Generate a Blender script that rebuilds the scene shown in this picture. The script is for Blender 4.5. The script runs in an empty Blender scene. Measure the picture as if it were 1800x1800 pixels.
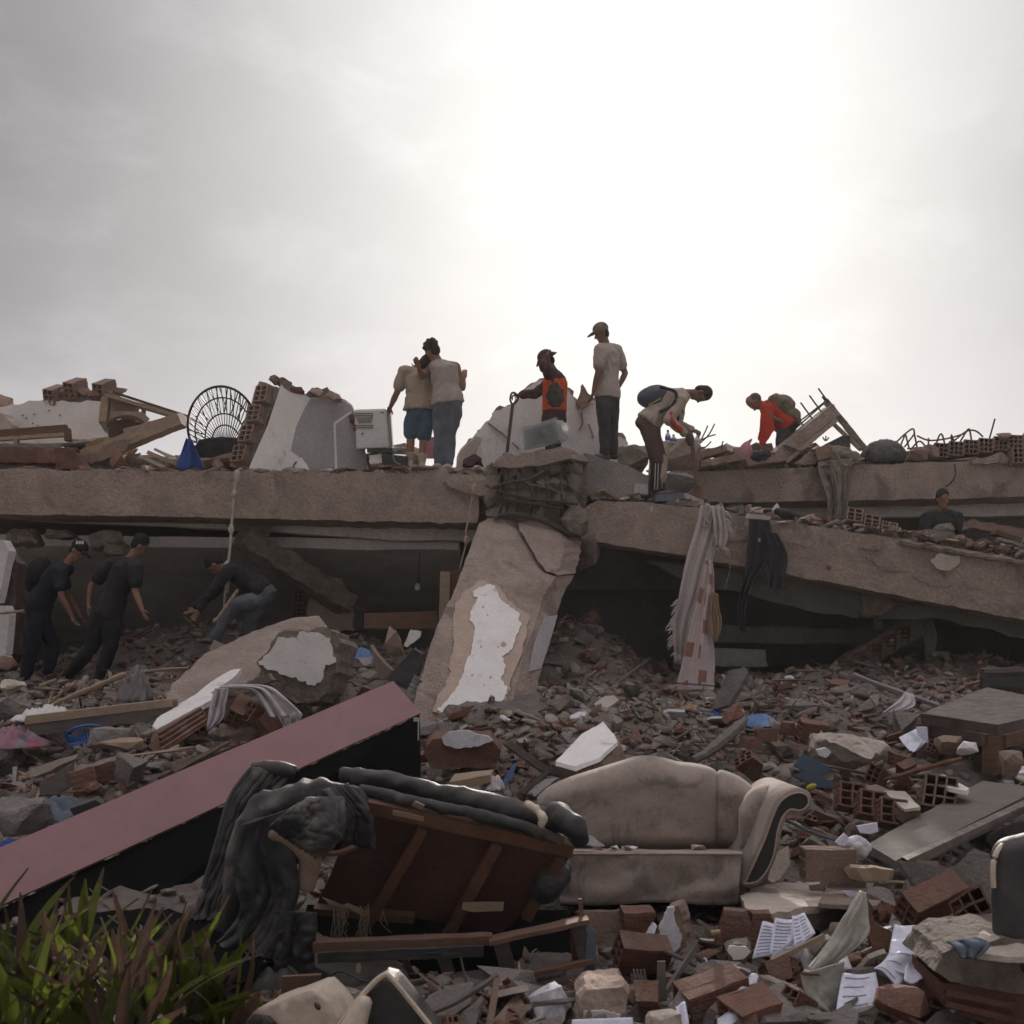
import bpy, bmesh, math, random
import numpy as np
from mathutils import Vector, Matrix, Euler, noise

random.seed(7)
SC = bpy.context.scene
COL = SC.collection
R = math.radians

# ------------------------------------------------------------------ camera, sky, sun, exposure
F, CX, HY, CZ = 2200.0, 900.0, 1150.0, 1.6        # focal length in photo pixels, axis, eye level, eye height
cam = bpy.data.cameras.new('camera')
cam.sensor_width = 36.0
cam.lens = F / 1800.0 * 36.0
cam.shift_y = (HY - 900.0) / 1800.0
cam.clip_start = 0.1
cam.clip_end = 6000.0
cam.dof.use_dof = True
cam.dof.focus_distance = 13.0
cam.dof.aperture_fstop = 6.3
cam_o = bpy.data.objects.new('camera', cam)
cam_o.location = (0, 0, CZ)
cam_o.rotation_euler = (R(90), 0, 0)
COL.objects.link(cam_o)
SC.camera = cam_o

SUN_AZ, SUN_EL = R(6.5), R(22.0)                  # to the right of straight ahead, height
SUN_DIR = Vector((math.sin(SUN_AZ) * math.cos(SUN_EL), math.cos(SUN_AZ) * math.cos(SUN_EL), math.sin(SUN_EL)))

world = bpy.data.worlds.new('World')
SC.world = world
world.use_nodes = True
wt = world.node_tree
wt.nodes.clear()

def wn(kind, **kw):
 n = wt.nodes.new(kind)
 for k, v in kw.items():
  setattr(n, k, v)
 return n

def wlink(a, b):
 wt.links.new(a, b)

def wmath(op, a, b=None, clamp=False):
 n = wn('ShaderNodeMath', operation=op, use_clamp=clamp)
 for i, v in enumerate((a, b)):
  if v is None:
   continue
  if isinstance(v, (int, float)):
   n.inputs[i].default_value = v
  else:
   wlink(v, n.inputs[i])
 return n.outputs[0]

w_out = wn('ShaderNodeOutputWorld')
w_tc = wn('ShaderNodeTexCoord')
w_sky = wn('ShaderNodeTexSky', sky_type='NISHITA')
w_sky.sun_disc = False
w_sky.sun_elevation = SUN_EL
w_sky.sun_rotation = SUN_AZ
w_sky.air_density = 1.0
w_sky.dust_density = 4.0
w_dot = wn('ShaderNodeVectorMath', operation='DOT_PRODUCT')
wlink(w_tc.outputs['Generated'], w_dot.inputs[0])
w_dot.inputs[1].default_value = (math.sin(SUN_AZ) * math.cos(R(25)), math.cos(SUN_AZ) * math.cos(R(25)), math.sin(R(25)))
d = wmath('MAXIMUM', w_dot.outputs['Value'], 0.0)
glow_wide = wmath('MULTIPLY', wmath('POWER', d, 13.0), 0.52)
glow_near = wmath('MULTIPLY', wmath('POWER', d, 27.0), 0.34)
w_sep = wn('ShaderNodeSeparateXYZ')
wlink(w_tc.outputs['Generated'], w_sep.inputs[0])
zpos = wmath('MAXIMUM', w_sep.outputs['Z'], 0.0)
haze_band = wmath('MULTIPLY', wmath('POWER', wmath('SUBTRACT', 1.0, zpos), 5.0), 0.98)
zen = wmath('ADD', haze_band, wmath('MULTIPLY', wmath('POWER', zpos, 4.0), 1.7))
w_map = wn('ShaderNodeMapping')
w_map.inputs['Scale'].default_value = (1.6, 1.0, 3.2)
w_map.inputs['Location'].default_value = (2.62, 1.1, 0.2)
wlink(w_tc.outputs['Generated'], w_map.inputs['Vector'])
cl = wn('ShaderNodeTexNoise')
cl.inputs['Scale'].default_value = 1.5
cl.inputs['Detail'].default_value = 6.0
cl.inputs['Roughness'].default_value = 0.55
cl.inputs['Distortion'].default_value = 0.4
wlink(w_map.outputs['Vector'], cl.inputs['Vector'])
cl2 = wn('ShaderNodeTexNoise')
cl2.inputs['Scale'].default_value = 5.5
cl2.inputs['Detail'].default_value = 7.0
cl2.inputs['Roughness'].default_value = 0.6
cl2.inputs['Distortion'].default_value = 0.25
wlink(w_map.outputs['Vector'], cl2.inputs['Vector'])
wisp = wmath('POWER', wmath('MAXIMUM', wmath('SUBTRACT', cl2.outputs['Fac'], 0.42), 0.0), 1.6)
cloud = wmath('ADD', wmath('MULTIPLY', wmath('SUBTRACT', cl.outputs['Fac'], 0.5), 0.22), wmath('MULTIPLY', wisp, 0.75))
tot = wmath('ADD', wmath('ADD', wmath('ADD', wmath('ADD', 0.06, zen), glow_wide), glow_near), cloud)
tot = wmath('MAXIMUM', tot, 0.12)
w_tint = wn('ShaderNodeMix', data_type='RGBA')
w_tint.inputs['A'].default_value = (0.985, 0.94, 0.98, 1)
w_tint.inputs['B'].default_value = (0.99, 1.0, 1.0, 1)
wlink(wmath('MULTIPLY', wmath('POWER', d, 14.0), 1.0, True), w_tint.inputs['Factor'])
w_cl = wn('ShaderNodeVectorMath', operation='SCALE')
wlink(w_tint.outputs['Result'], w_cl.inputs[0])
wlink(tot, w_cl.inputs['Scale'])
bg_cloud = wn('ShaderNodeBackground')
wlink(w_cl.outputs['Vector'], bg_cloud.inputs['Color'])
bg_cloud.inputs['Strength'].default_value = 0.70
bg_sky = wn('ShaderNodeBackground')
wlink(w_sky.outputs['Color'], bg_sky.inputs['Color'])
bg_sky.inputs['Strength'].default_value = 0.08
w_mix = wn('ShaderNodeMixShader')
w_mix.inputs['Fac'].default_value = 0.97
wlink(bg_sky.outputs[0], w_mix.inputs[1])
wlink(bg_cloud.outputs[0], w_mix.inputs[2])
wlink(w_mix.outputs[0], w_out.inputs['Surface'])

sun = bpy.data.lights.new('sun', 'SUN')
sun.energy = 3.0
sun.angle = R(1.0)
sun.color = (1.0, 0.92, 0.84)
sun_o = bpy.data.objects.new('sun', sun)
sun_o.location = (2, 12, 12)
sun_o.rotation_euler = (-SUN_DIR).to_track_quat('-Z', 'Y').to_euler()
COL.objects.link(sun_o)

vs = SC.view_settings
vs.view_transform = 'Standard'
vs.look = 'None'
vs.exposure = 0.45
vs.gamma = 1.0
vs.use_curve_mapping = False
SC.cycles.use_denoising = True
SC.cycles.max_bounces = 6
SC.cycles.diffuse_bounces = 3
SC.cycles.glossy_bounces = 2
SC.cycles.transmission_bounces = 4
SC.cycles.transparent_max_bounces = 8
SC.cycles.volume_bounces = 0
SC.cycles.caustics_reflective = False
SC.cycles.caustics_refractive = False

# ------------------------------------------------------------------ helpers
def P(px, py, Y):
 """Point at distance Y whose picture position is (px, py)."""
 return Vector(((px - CX) / F * Y, Y, CZ + (HY - py) / F * Y))

def rng(seed):
 return random.Random(seed)

# ---- materials
MATS = {}

def M(name, c1, c2=None, rough=0.9, scale=5.0, bump=0.25, bscale=45.0, dust=0.0, dustcol=(0.30, 0.25, 0.21), rnd=0.12,
      spec=0.25, metal=0.0, attr=False, trans=0.0, stains=None, stain_scale=2.5, stain_cut=0.55, stretch=None, stripes=None,
      alpha=1.0, sheen=0.0, speck=0.0, transmission=0.0, fine=0.22):
 m = bpy.data.materials.new(name)
 m.use_nodes = True
 nt = m.node_tree
 nt.nodes.clear()
 L = nt.links.new

 def N(k, **kw):
  n = nt.nodes.new(k)
  for a, b in kw.items():
   setattr(n, a, b)
  return n

 def noise_tex(vec, sc, det=4.0, ro=0.6, dist=0.0):
  n = N('ShaderNodeTexNoise')
  n.inputs['Scale'].default_value = sc
  n.inputs['Detail'].default_value = det
  n.inputs['Roughness'].default_value = ro
  n.inputs['Distortion'].default_value = dist
  L(vec, n.inputs['Vector'])
  return n.outputs['Fac']

 def ramp(fac, a, b):
  n = N('ShaderNodeMapRange')
  n.inputs['From Min'].default_value = a
  n.inputs['From Max'].default_value = b
  L(fac, n.inputs['Value'])
  return n.outputs['Result']

 def mix(f, a, b, blend='MIX'):
  n = N('ShaderNodeMix', data_type='RGBA', blend_type=blend)
  if isinstance(f, (int, float)):
   n.inputs['Factor'].default_value = f
  else:
   L(f, n.inputs['Factor'])
  for key, v in (('A', a), ('B', b)):
   if isinstance(v, (tuple, list)):
    n.inputs[key].default_value = (v[0], v[1], v[2], 1)
   else:
    L(v, n.inputs[key])
  return n.outputs['Result']

 def mul(a, b):
  n = N('ShaderNodeMath', operation='MULTIPLY')
  for i, v in enumerate((a, b)):
   if isinstance(v, (int, float)):
    n.inputs[i].default_value = v
   else:
    L(v, n.inputs[i])
  return n.outputs[0]

 out = N('ShaderNodeOutputMaterial')
 bs = N('ShaderNodeBsdfPrincipled')
 geo = N('ShaderNodeNewGeometry')
 oi = N('ShaderNodeObjectInfo')
 pos = geo.outputs['Position']
 if stretch:
  mp = N('ShaderNodeMapping')
  mp.inputs['Scale'].default_value = stretch
  L(pos, mp.inputs['Vector'])
  pos = mp.outputs['Vector']
 if c2 is None:
  c2 = tuple(c * 0.72 for c in c1)
 f = ramp(noise_tex(pos, scale, 5.0, 0.62, 0.3), 0.32, 0.68)
 if attr:
  at = N('ShaderNodeAttribute')
  at.attribute_name = 'col'
  col = mix(mul(f, 0.45), at.outputs['Color'], mix(1.0, at.outputs['Color'], (0.62, 0.6, 0.6), 'MULTIPLY'))
 else:
  col = mix(f, c1, c2)
 if stripes:                                    # woven bands: list of (axis, frequency, colour, duty)
  for ax, fr, sc_, duty in stripes:
   sp = N('ShaderNodeSeparateXYZ')
   L(geo.outputs['Position'], sp.inputs[0])
   fracn = N('ShaderNodeMath', operation='FRACT')
   L(mul(sp.outputs[ax], fr), fracn.inputs[0])
   lt = N('ShaderNodeMath', operation='LESS_THAN')
   L(fracn.outputs[0], lt.inputs[0])
   lt.inputs[1].default_value = duty
   col = mix(lt.outputs[0], col, sc_)
 if stains:
  sf = ramp(noise_tex(pos, stain_scale, 6.0, 0.65, 0.6), stain_cut, stain_cut + 0.10)
  col = mix(mul(sf, 0.85), col, stains)
 fn = ramp(noise_tex(pos, scale * 11.0, 4.0, 0.7), 0.25, 0.75)
 fv = N('ShaderNodeMapRange')
 fv.inputs['To Min'].default_value = 1.0 - fine
 fv.inputs['To Max'].default_value = 1.0 + fine * 0.6
 L(fn, fv.inputs['Value'])
 fs_ = N('ShaderNodeVectorMath', operation='SCALE')
 L(col, fs_.inputs[0])
 L(fv.outputs['Result'], fs_.inputs['Scale'])
 col = fs_.outputs['Vector']
 if speck:
  sf2 = ramp(noise_tex(pos, 120.0, 2.0, 0.5), 0.62, 0.70)
  col = mix(mul(sf2, speck), col, tuple(c * 0.35 for c in c1))
 if rnd:
  rr = N('ShaderNodeMapRange')
  rr.inputs['To Min'].default_value = 1.0 - rnd
  rr.inputs['To Max'].default_value = 1.0 + rnd
  L(oi.outputs['Random'], rr.inputs['Value'])
  vm = N('ShaderNodeVectorMath', operation='SCALE')
  L(col, vm.inputs[0])
  L(rr.outputs['Result'], vm.inputs['Scale'])
  col = vm.outputs['Vector']
 if dust:
  sx = N('ShaderNodeSeparateXYZ')
  L(geo.outputs['Normal'], sx.inputs[0])
  up = ramp(sx.outputs['Z'], -0.3, 0.75)
  dn = ramp(noise_tex(geo.outputs['Position'], 9.0, 6.0, 0.7), 0.25, 0.62)
  col = mix(mul(mul(up, dn), dust), col, dustcol)
 L(col, bs.inputs['Base Color'])
 bs.inputs['Roughness'].default_value = rough
 bs.inputs['Specular IOR Level'].default_value = spec
 bs.inputs['Metallic'].default_value = metal
 bs.inputs['Alpha'].default_value = alpha
 if sheen:
  bs.inputs['Sheen Weight'].default_value = sheen
 if transmission:
  bs.inputs['Transmission Weight'].default_value = transmission
 if bump:
  b1 = noise_tex(pos, bscale, 6.0, 0.7)
  bn = N('ShaderNodeBump')
  bn.inputs['Strength'].default_value = min(1.0, bump * 2)
  bn.inputs['Distance'].default_value = 0.02 * bump / 0.25 * min(1.0, 45.0 / bscale)
  L(b1, bn.inputs['Height'])
  L(bn.outputs['Normal'], bs.inputs['Normal'])
 surf = bs.outputs[0]
 if trans:
  tr = N('ShaderNodeBsdfTranslucent')
  L(col, tr.inputs['Color'])
  ms = N('ShaderNodeMixShader')
  ms.inputs['Fac'].default_value = trans
  L(bs.outputs[0], ms.inputs[1])
  L(tr.outputs[0], ms.inputs[2])
  surf = ms.outputs[0]
 L(surf, out.inputs['Surface'])
 MATS[name] = m
 return m

CT = (0.37, 0.275, 0.215)
M('concrete_tan', (0.58, 0.45, 0.377), (0.399, 0.31, 0.265), scale=3.0, bump=0.9, bscale=24, speck=0.35, stains=(0.25, 0.19, 0.16), stain_scale=1.6, stain_cut=0.55, dust=0.25, rnd=0.04, fine=0.32)
M('concrete_grey', (0.36, 0.325, 0.302), (0.228, 0.206, 0.197), scale=4.0, bump=0.5, bscale=30, speck=0.3, dust=0.4, rnd=0.15)
M('concrete_broken', (0.408, 0.336, 0.282), (0.204, 0.168, 0.144), scale=9.0, bump=0.9, bscale=24, speck=0.4, dust=0.35, rnd=0.15)
M('render_tan', (0.55, 0.415, 0.335), (0.43, 0.325, 0.265), scale=4.0, bump=0.35, bscale=50, rnd=0.05, dust=0.15)
M('plaster_white', (0.80, 0.765, 0.74), (0.69, 0.655, 0.63), scale=2.5, bump=0.15, bscale=60, rnd=0.06, speck=0.15, dust=0.15, dustcol=(0.5, 0.44, 0.39), fine=0.12, stains=(0.47, 0.41, 0.37), stain_scale=5.0, stain_cut=0.60)
M('plaster_cool', (0.66, 0.66, 0.69), (0.54, 0.53, 0.55), scale=4.0, bump=0.2, bscale=60, rnd=0.08, speck=0.15, stains=(0.4, 0.36, 0.34), stain_scale=6.0, stain_cut=0.58)
M('plaster_lilac', (0.40, 0.375, 0.39), (0.35, 0.325, 0.335), scale=2.5, bump=0.10, bscale=60, rnd=0.03)
M('plaster_cream', (0.52, 0.45, 0.385), (0.40, 0.34, 0.29), scale=5.0, bump=0.25, bscale=45, rnd=0.08, speck=0.15)
M('ceiling_paint', (0.7, 0.665, 0.644), (0.532, 0.504, 0.49), scale=1.6, bump=0.1, bscale=30, rnd=0.05)
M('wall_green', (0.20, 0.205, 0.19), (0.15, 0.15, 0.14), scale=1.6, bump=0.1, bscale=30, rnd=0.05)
M('brick_red', (0.285, 0.132, 0.0933), (0.19, 0.095, 0.0718), scale=8.0, bump=0.45, bscale=50, dust=0.5, dustcol=(0.25, 0.185, 0.155), rnd=0.28, stains=(0.27, 0.215, 0.18), stain_scale=5.0, stain_cut=0.57, fine=0.3)
M('brick_pale', (0.38, 0.259, 0.196), (0.276, 0.184, 0.144), scale=8.0, bump=0.45, bscale=50, dust=0.45, rnd=0.2, stains=(0.29, 0.24, 0.205), stain_scale=5.0, stain_cut=0.55, fine=0.3)
M('mortar', (0.41, 0.36, 0.318), (0.285, 0.246, 0.216), scale=14.0, bump=0.9, bscale=30, dust=0.3, rnd=0.1)
M('soil', (0.314, 0.271, 0.243), (0.2, 0.172, 0.155), scale=5.0, bump=0.9, bscale=26, rnd=0.0, speck=0.4, stains=(0.25, 0.13, 0.09), stain_scale=3.0, stain_cut=0.57)
M('far_ground', (0.34, 0.29, 0.24), (0.27, 0.23, 0.19), scale=0.3, bump=0.5, bscale=3, rnd=0.0)
M('rubble_mix', (0.3, 0.25, 0.2), attr=True, scale=14.0, bump=0.6, bscale=50, dust=0.55, dustcol=(0.30, 0.262, 0.238), rnd=0.0)
M('wood_brown', (0.2, 0.11, 0.07), (0.12, 0.067, 0.045), scale=5.0, bump=0.3, bscale=30, stretch=(1, 1, 6), dust=0.25, rnd=0.15)
M('wood_pale', (0.40, 0.30, 0.215), (0.29, 0.21, 0.15), scale=5.0, bump=0.3, bscale=30, stretch=(1, 6, 6), dust=0.2, rnd=0.12)
M('wood_grey', (0.195, 0.168, 0.148), (0.133, 0.114, 0.101), scale=3.0, bump=0.3, bscale=20, stretch=(2, 2, 8), dust=0.5, dustcol=(0.19, 0.17, 0.155), rnd=0.1)
M('wood_dark', (0.0723, 0.0425, 0.034), (0.0425, 0.0272, 0.0229), rough=0.55, scale=4.0, bump=0.15, bscale=30, dust=0.75, dustcol=(0.26, 0.22, 0.195), rnd=0.1)
M('ply_red', (0.112, 0.0553, 0.0427), (0.0713, 0.0382, 0.0333), rough=0.7, scale=2.5, bump=0.12, bscale=24, dust=0.1, rnd=0.05, stains=(0.10, 0.06, 0.05), stain_scale=2.0)
M('rail_red', (0.173, 0.0892, 0.057), (0.115, 0.0595, 0.0427), rough=0.75, scale=5.0, bump=0.2, bscale=30, dust=0.2, rnd=0.1)
M('rust', (0.20, 0.10, 0.06), (0.10, 0.055, 0.04), rough=0.85, scale=20.0, bump=0.3, bscale=80, rnd=0.1)
M('iron_dark', (0.045, 0.04, 0.038), (0.075, 0.055, 0.045), rough=0.7, scale=14.0, bump=0.2, bscale=80, rnd=0.1)
M('black_metal', (0.02, 0.02, 0.021), (0.03, 0.029, 0.028), rough=0.5, scale=14.0, bump=0.0, rnd=0.1)
M('rope', (0.50, 0.40, 0.30), (0.34, 0.27, 0.20), scale=40.0, bump=0.5, bscale=90, rnd=0.1)
M('pink_board', (0.325, 0.174, 0.179), (0.269, 0.148, 0.157), rough=0.6, scale=1.4, bump=0.03, bscale=30, rnd=0.0, speck=0.1, dust=0.2, dustcol=(0.27, 0.19, 0.18), fine=0.1, stains=(0.25, 0.165, 0.155), stain_scale=2.2, stain_cut=0.6)
M('board_shade_black', (0.006, 0.006, 0.0065), (0.009, 0.009, 0.009), rough=0.95, scale=3.0, bump=0.05, rnd=0.0, spec=0.02)  # near-black for the painted shade sheets and the sofa under-frame
M('leather_black', (0.022, 0.023, 0.026), (0.04, 0.04, 0.042), rough=0.55, scale=5.0, bump=0.15, bscale=60, dust=0.5, dustcol=(0.16, 0.135, 0.12), rnd=0.06, stains=(0.10, 0.08, 0.068), stain_scale=3.0, stain_cut=0.60)
M('leather_dusty', (0.028, 0.03, 0.033), (0.05, 0.05, 0.052), rough=0.6, scale=4.0, bump=0.2, bscale=50, stains=(0.16, 0.135, 0.12), stain_scale=4.0, stain_cut=0.52, dust=0.25, dustcol=(0.2, 0.165, 0.145), rnd=0.06)
M('leather_cream', (0.651, 0.536, 0.43), (0.525, 0.43, 0.347), rough=0.6, scale=3.0, bump=0.12, bscale=40, rnd=0.05, stains=(0.34, 0.28, 0.23), stain_scale=2.6, stain_cut=0.60)
M('sofa_fabric', (0.363, 0.292, 0.242), (0.275, 0.226, 0.193), rough=0.95, scale=4.0, bump=0.2, bscale=140, rnd=0.03, sheen=0.2, stains=(0.175, 0.152, 0.14), stain_scale=4.2, stain_cut=0.50, dust=0.3, dustcol=(0.34, 0.275, 0.235))
M('sofa_piping', (0.44, 0.34, 0.27), (0.34, 0.26, 0.2), rough=0.95, scale=20.0, bump=0.2, bscale=90, rnd=0.03)
M('sofa_black', (0.018, 0.018, 0.02), (0.03, 0.03, 0.032), rough=0.8, scale=8.0, bump=0.1, bscale=60, rnd=0.0, dust=0.15)
M('knit_cream', (0.759, 0.678, 0.638), (0.609, 0.54, 0.506), rough=1.0, scale=24.0, bump=0.6, bscale=110, rnd=0.0, sheen=0.4, trans=0.15)
M('curtain', (0.726, 0.616, 0.6), (0.627, 0.522, 0.506), rough=1.0, scale=7.0, bump=0.15, bscale=120, rnd=0.0, trans=0.2)
M('curtain_red', (0.44, 0.22, 0.185), (0.38, 0.185, 0.16), rough=1.0, scale=7.0, bump=0.15, bscale=120, rnd=0.0, trans=0.2)
M('curtain_purple', (0.26, 0.20, 0.24), (0.22, 0.17, 0.2), rough=1.0, scale=7.0, bump=0.15, bscale=120, rnd=0.0, trans=0.2)
M('cloth_ochre', (0.40, 0.28, 0.17), (0.30, 0.20, 0.13), rough=1.0, scale=12.0, bump=0.2, bscale=90, rnd=0.05, trans=0.1)
M('cloth_black', (0.016, 0.017, 0.02), (0.03, 0.03, 0.034), rough=0.95, scale=8.0, bump=0.2, bscale=90, rnd=0.05, dust=0.12)
M('cloth_grey', (0.20, 0.185, 0.18), (0.14, 0.13, 0.128), rough=1.0, scale=8.0, bump=0.2, bscale=90, rnd=0.08, dust=0.3)
M('cloth_taupe', (0.30, 0.245, 0.205), (0.21, 0.175, 0.15), rough=1.0, scale=6.0, bump=0.2, bscale=90, rnd=0.05, trans=0.15)
M('cloth_white', (0.62, 0.565, 0.575), (0.52, 0.47, 0.48), rough=1.0, scale=6.0, bump=0.15, bscale=90, rnd=0.05, trans=0.15)
M('cloth_blue', (0.035, 0.085, 0.30), (0.03, 0.06, 0.2), rough=0.9, scale=6.0, bump=0.15, bscale=90, rnd=0.1, trans=0.1)
M('cloth_paleblue', (0.19, 0.28, 0.46), (0.10, 0.17, 0.36), rough=0.9, scale=9.0, bump=0.15, bscale=90, rnd=0.1, trans=0.1)
M('cloth_slate', (0.13, 0.155, 0.19), (0.10, 0.115, 0.14), rough=1.0, scale=9.0, bump=0.2, bscale=90, rnd=0.05)
M('cloth_print', (0.28, 0.07, 0.11), (0.2, 0.2, 0.225), rough=1.0, scale=7.0, bump=0.15, bscale=90, rnd=0.02, stains=(0.11, 0.12, 0.15), stain_scale=9.0, stain_cut=0.55)
M('cloth_pink', (0.42, 0.2, 0.215), (0.32, 0.15, 0.17), rough=1.0, scale=7.0, bump=0.15, bscale=90, rnd=0.1)
M('tarp_dark', (0.035, 0.037, 0.042), (0.055, 0.055, 0.06), rough=0.8, scale=5.0, bump=0.2, bscale=30, rnd=0.05, dust=0.3)
M('paper', (0.768, 0.768, 0.87), (0.691, 0.691, 0.794), rough=0.9, scale=3.0, bump=0.0, rnd=0.08, trans=0.1)
M('ink', (0.19, 0.20, 0.29), (0.25, 0.26, 0.34), rough=0.9, scale=60.0, bump=0.0, rnd=0.05)
M('plastic_blue', (0.03, 0.13, 0.38), (0.025, 0.1, 0.3), rough=0.4, scale=3.0, bump=0.0, rnd=0.05, dust=0.25)
M('plastic_film', (0.62, 0.64, 0.64), (0.52, 0.54, 0.54), rough=0.25, scale=3.0, bump=0.3, bscale=16, rnd=0.0, alpha=0.32, spec=0.6, trans=0.3)
M('plastic_white', (0.66, 0.65, 0.63), (0.56, 0.55, 0.53), rough=0.45, scale=3.0, bump=0.02, rnd=0.03, dust=0.3)
M('plastic_grey', (0.19, 0.19, 0.185), (0.24, 0.235, 0.23), rough=0.5, scale=3.0, bump=0.02, rnd=0.03, dust=0.3)
M('plastic_black', (0.02, 0.021, 0.022), (0.03, 0.03, 0.031), rough=0.45, scale=3.0, bump=0.0, rnd=0.05, dust=0.3, dustcol=(0.2, 0.17, 0.15))
M('folder_blue', (0.085, 0.12, 0.165), (0.07, 0.10, 0.14), rough=0.7, scale=3.0, bump=0.02, rnd=0.02, dust=0.1)
M('steel', (0.40, 0.41, 0.42), (0.28, 0.28, 0.29), rough=0.35, scale=9.0, bump=0.1, metal=0.8, rnd=0.1, dust=0.3)
M('enamel_rusty', (0.42, 0.40, 0.35), (0.34, 0.32, 0.28), rough=0.6, scale=3.0, bump=0.12, bscale=40, rnd=0.03, stains=(0.33, 0.15, 0.06), stain_scale=3.0, stain_cut=0.60)
M('leaf_green', (0.13, 0.15, 0.022), (0.06, 0.08, 0.012), rough=0.5, scale=8.0, bump=0.2, bscale=40, rnd=0.4, trans=0.5, stretch=(9, 9, 0.6))
M('leaf_dry', (0.12, 0.0723, 0.0493), (0.072, 0.0467, 0.0357), rough=0.8, scale=12.0, bump=0.3, bscale=40, rnd=0.3, trans=0.3, stretch=(4, 4, 0.8))
M('soot_card', (0.36, 0.27, 0.19), (0.28, 0.2, 0.14), rough=0.9, scale=6.0, bump=0.1, rnd=0.1, dust=0.2)
M('skin_brown', (0.30, 0.155, 0.10), (0.22, 0.115, 0.075), rough=0.55, scale=10.0, bump=0.04, rnd=0.05)
M('skin_tan', (0.27, 0.15, 0.1), (0.2, 0.11, 0.075), rough=0.55, scale=10.0, bump=0.04, rnd=0.05)
M('skin_dark', (0.19, 0.10, 0.07), (0.14, 0.075, 0.052), rough=0.5, scale=10.0, bump=0.04, rnd=0.05)
M('hair', (0.012, 0.010, 0.010), (0.03, 0.024, 0.021), rough=0.7, scale=60.0, bump=0.6, bscale=90, rnd=0.1)
M('eye_dark', (0.015, 0.012, 0.010), (0.03, 0.02, 0.02), rough=0.3, scale=10.0, bump=0.0, rnd=0.0)
M('wear_black', (0.014, 0.014, 0.016), (0.025, 0.025, 0.028), rough=0.95, scale=8.0, bump=0.15, bscale=60, rnd=0.1, dust=0.05)
M('wear_navy', (0.016, 0.018, 0.028), (0.026, 0.028, 0.04), rough=0.95, scale=8.0, bump=0.15, bscale=60, rnd=0.1, dust=0.05)
M('wear_tan', (0.425, 0.344, 0.264), (0.357, 0.289, 0.221), rough=1.0, scale=7.0, bump=0.2, bscale=50, rnd=0.0, trans=0.12, stains=(0.36, 0.29, 0.22), stain_scale=5.0)
M('wear_white', (0.44, 0.38, 0.344), (0.376, 0.324, 0.292), rough=1.0, scale=7.0, bump=0.2, bscale=50, rnd=0.0, trans=0.12)
M('wear_cream', (0.476, 0.399, 0.327), (0.399, 0.336, 0.276), rough=1.0, scale=7.0, bump=0.2, bscale=50, rnd=0.0, trans=0.12)
M('wear_denim', (0.135, 0.155, 0.185), (0.09, 0.105, 0.13), rough=1.0, scale=7.0, bump=0.2, bscale=60, rnd=0.0, dust=0.15)
M('wear_teal', (0.07, 0.125, 0.17), (0.05, 0.09, 0.125), rough=1.0, scale=7.0, bump=0.2, bscale=60, rnd=0.0)
M('wear_charcoal', (0.055, 0.052, 0.055), (0.038, 0.036, 0.039), rough=1.0, scale=7.0, bump=0.2, bscale=60, rnd=0.0, dust=0.15)
M('wear_umber', (0.10, 0.065, 0.056), (0.07, 0.047, 0.042), rough=1.0, scale=7.0, bump=0.2, bscale=60, rnd=0.0, dust=0.15)
M('wear_maroon', (0.075, 0.028, 0.03), (0.05, 0.022, 0.024), rough=1.0, scale=7.0, bump=0.2, bscale=60, rnd=0.0)
M('wear_orange', (0.85, 0.13, 0.025), (0.72, 0.10, 0.02), rough=0.8, scale=7.0, bump=0.1, bscale=50, rnd=0.0, trans=0.35)
M('wear_red', (0.68, 0.065, 0.03), (0.52, 0.05, 0.025), rough=0.9, scale=7.0, bump=0.2, bscale=50, rnd=0.0, trans=0.25)
M('wear_camo', (0.21, 0.175, 0.13), (0.13, 0.105, 0.08), rough=1.0, scale=9.0, bump=0.25, bscale=50, rnd=0.0, stains=(0.055, 0.05, 0.042), stain_scale=9.0, stain_cut=0.54)
M('wear_olive', (0.075, 0.065, 0.05), (0.05, 0.044, 0.035), rough=1.0, scale=9.0, bump=0.3, bscale=50, rnd=0.0)
M('pack_blue', (0.07, 0.085, 0.125), (0.05, 0.06, 0.085), rough=0.9, scale=6.0, bump=0.15, bscale=50, rnd=0.0, dust=0.25)
M('yellow_mark', (0.42, 0.40, 0.06), (0.34, 0.32, 0.05), rough=0.9, bump=0.0, rnd=0.0)
M('red_mark', (0.52, 0.07, 0.045), (0.4, 0.055, 0.04), rough=0.9, bump=0.0, rnd=0.0)
M('shoe_pale', (0.46, 0.42, 0.39), (0.34, 0.31, 0.29), rough=0.9, bump=0.15, bscale=60, rnd=0.1, dust=0.4)
M('shoe_dark', (0.05, 0.045, 0.042), (0.08, 0.07, 0.06), rough=0.9, bump=0.15, bscale=60, rnd=0.1, dust=0.5)

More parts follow.
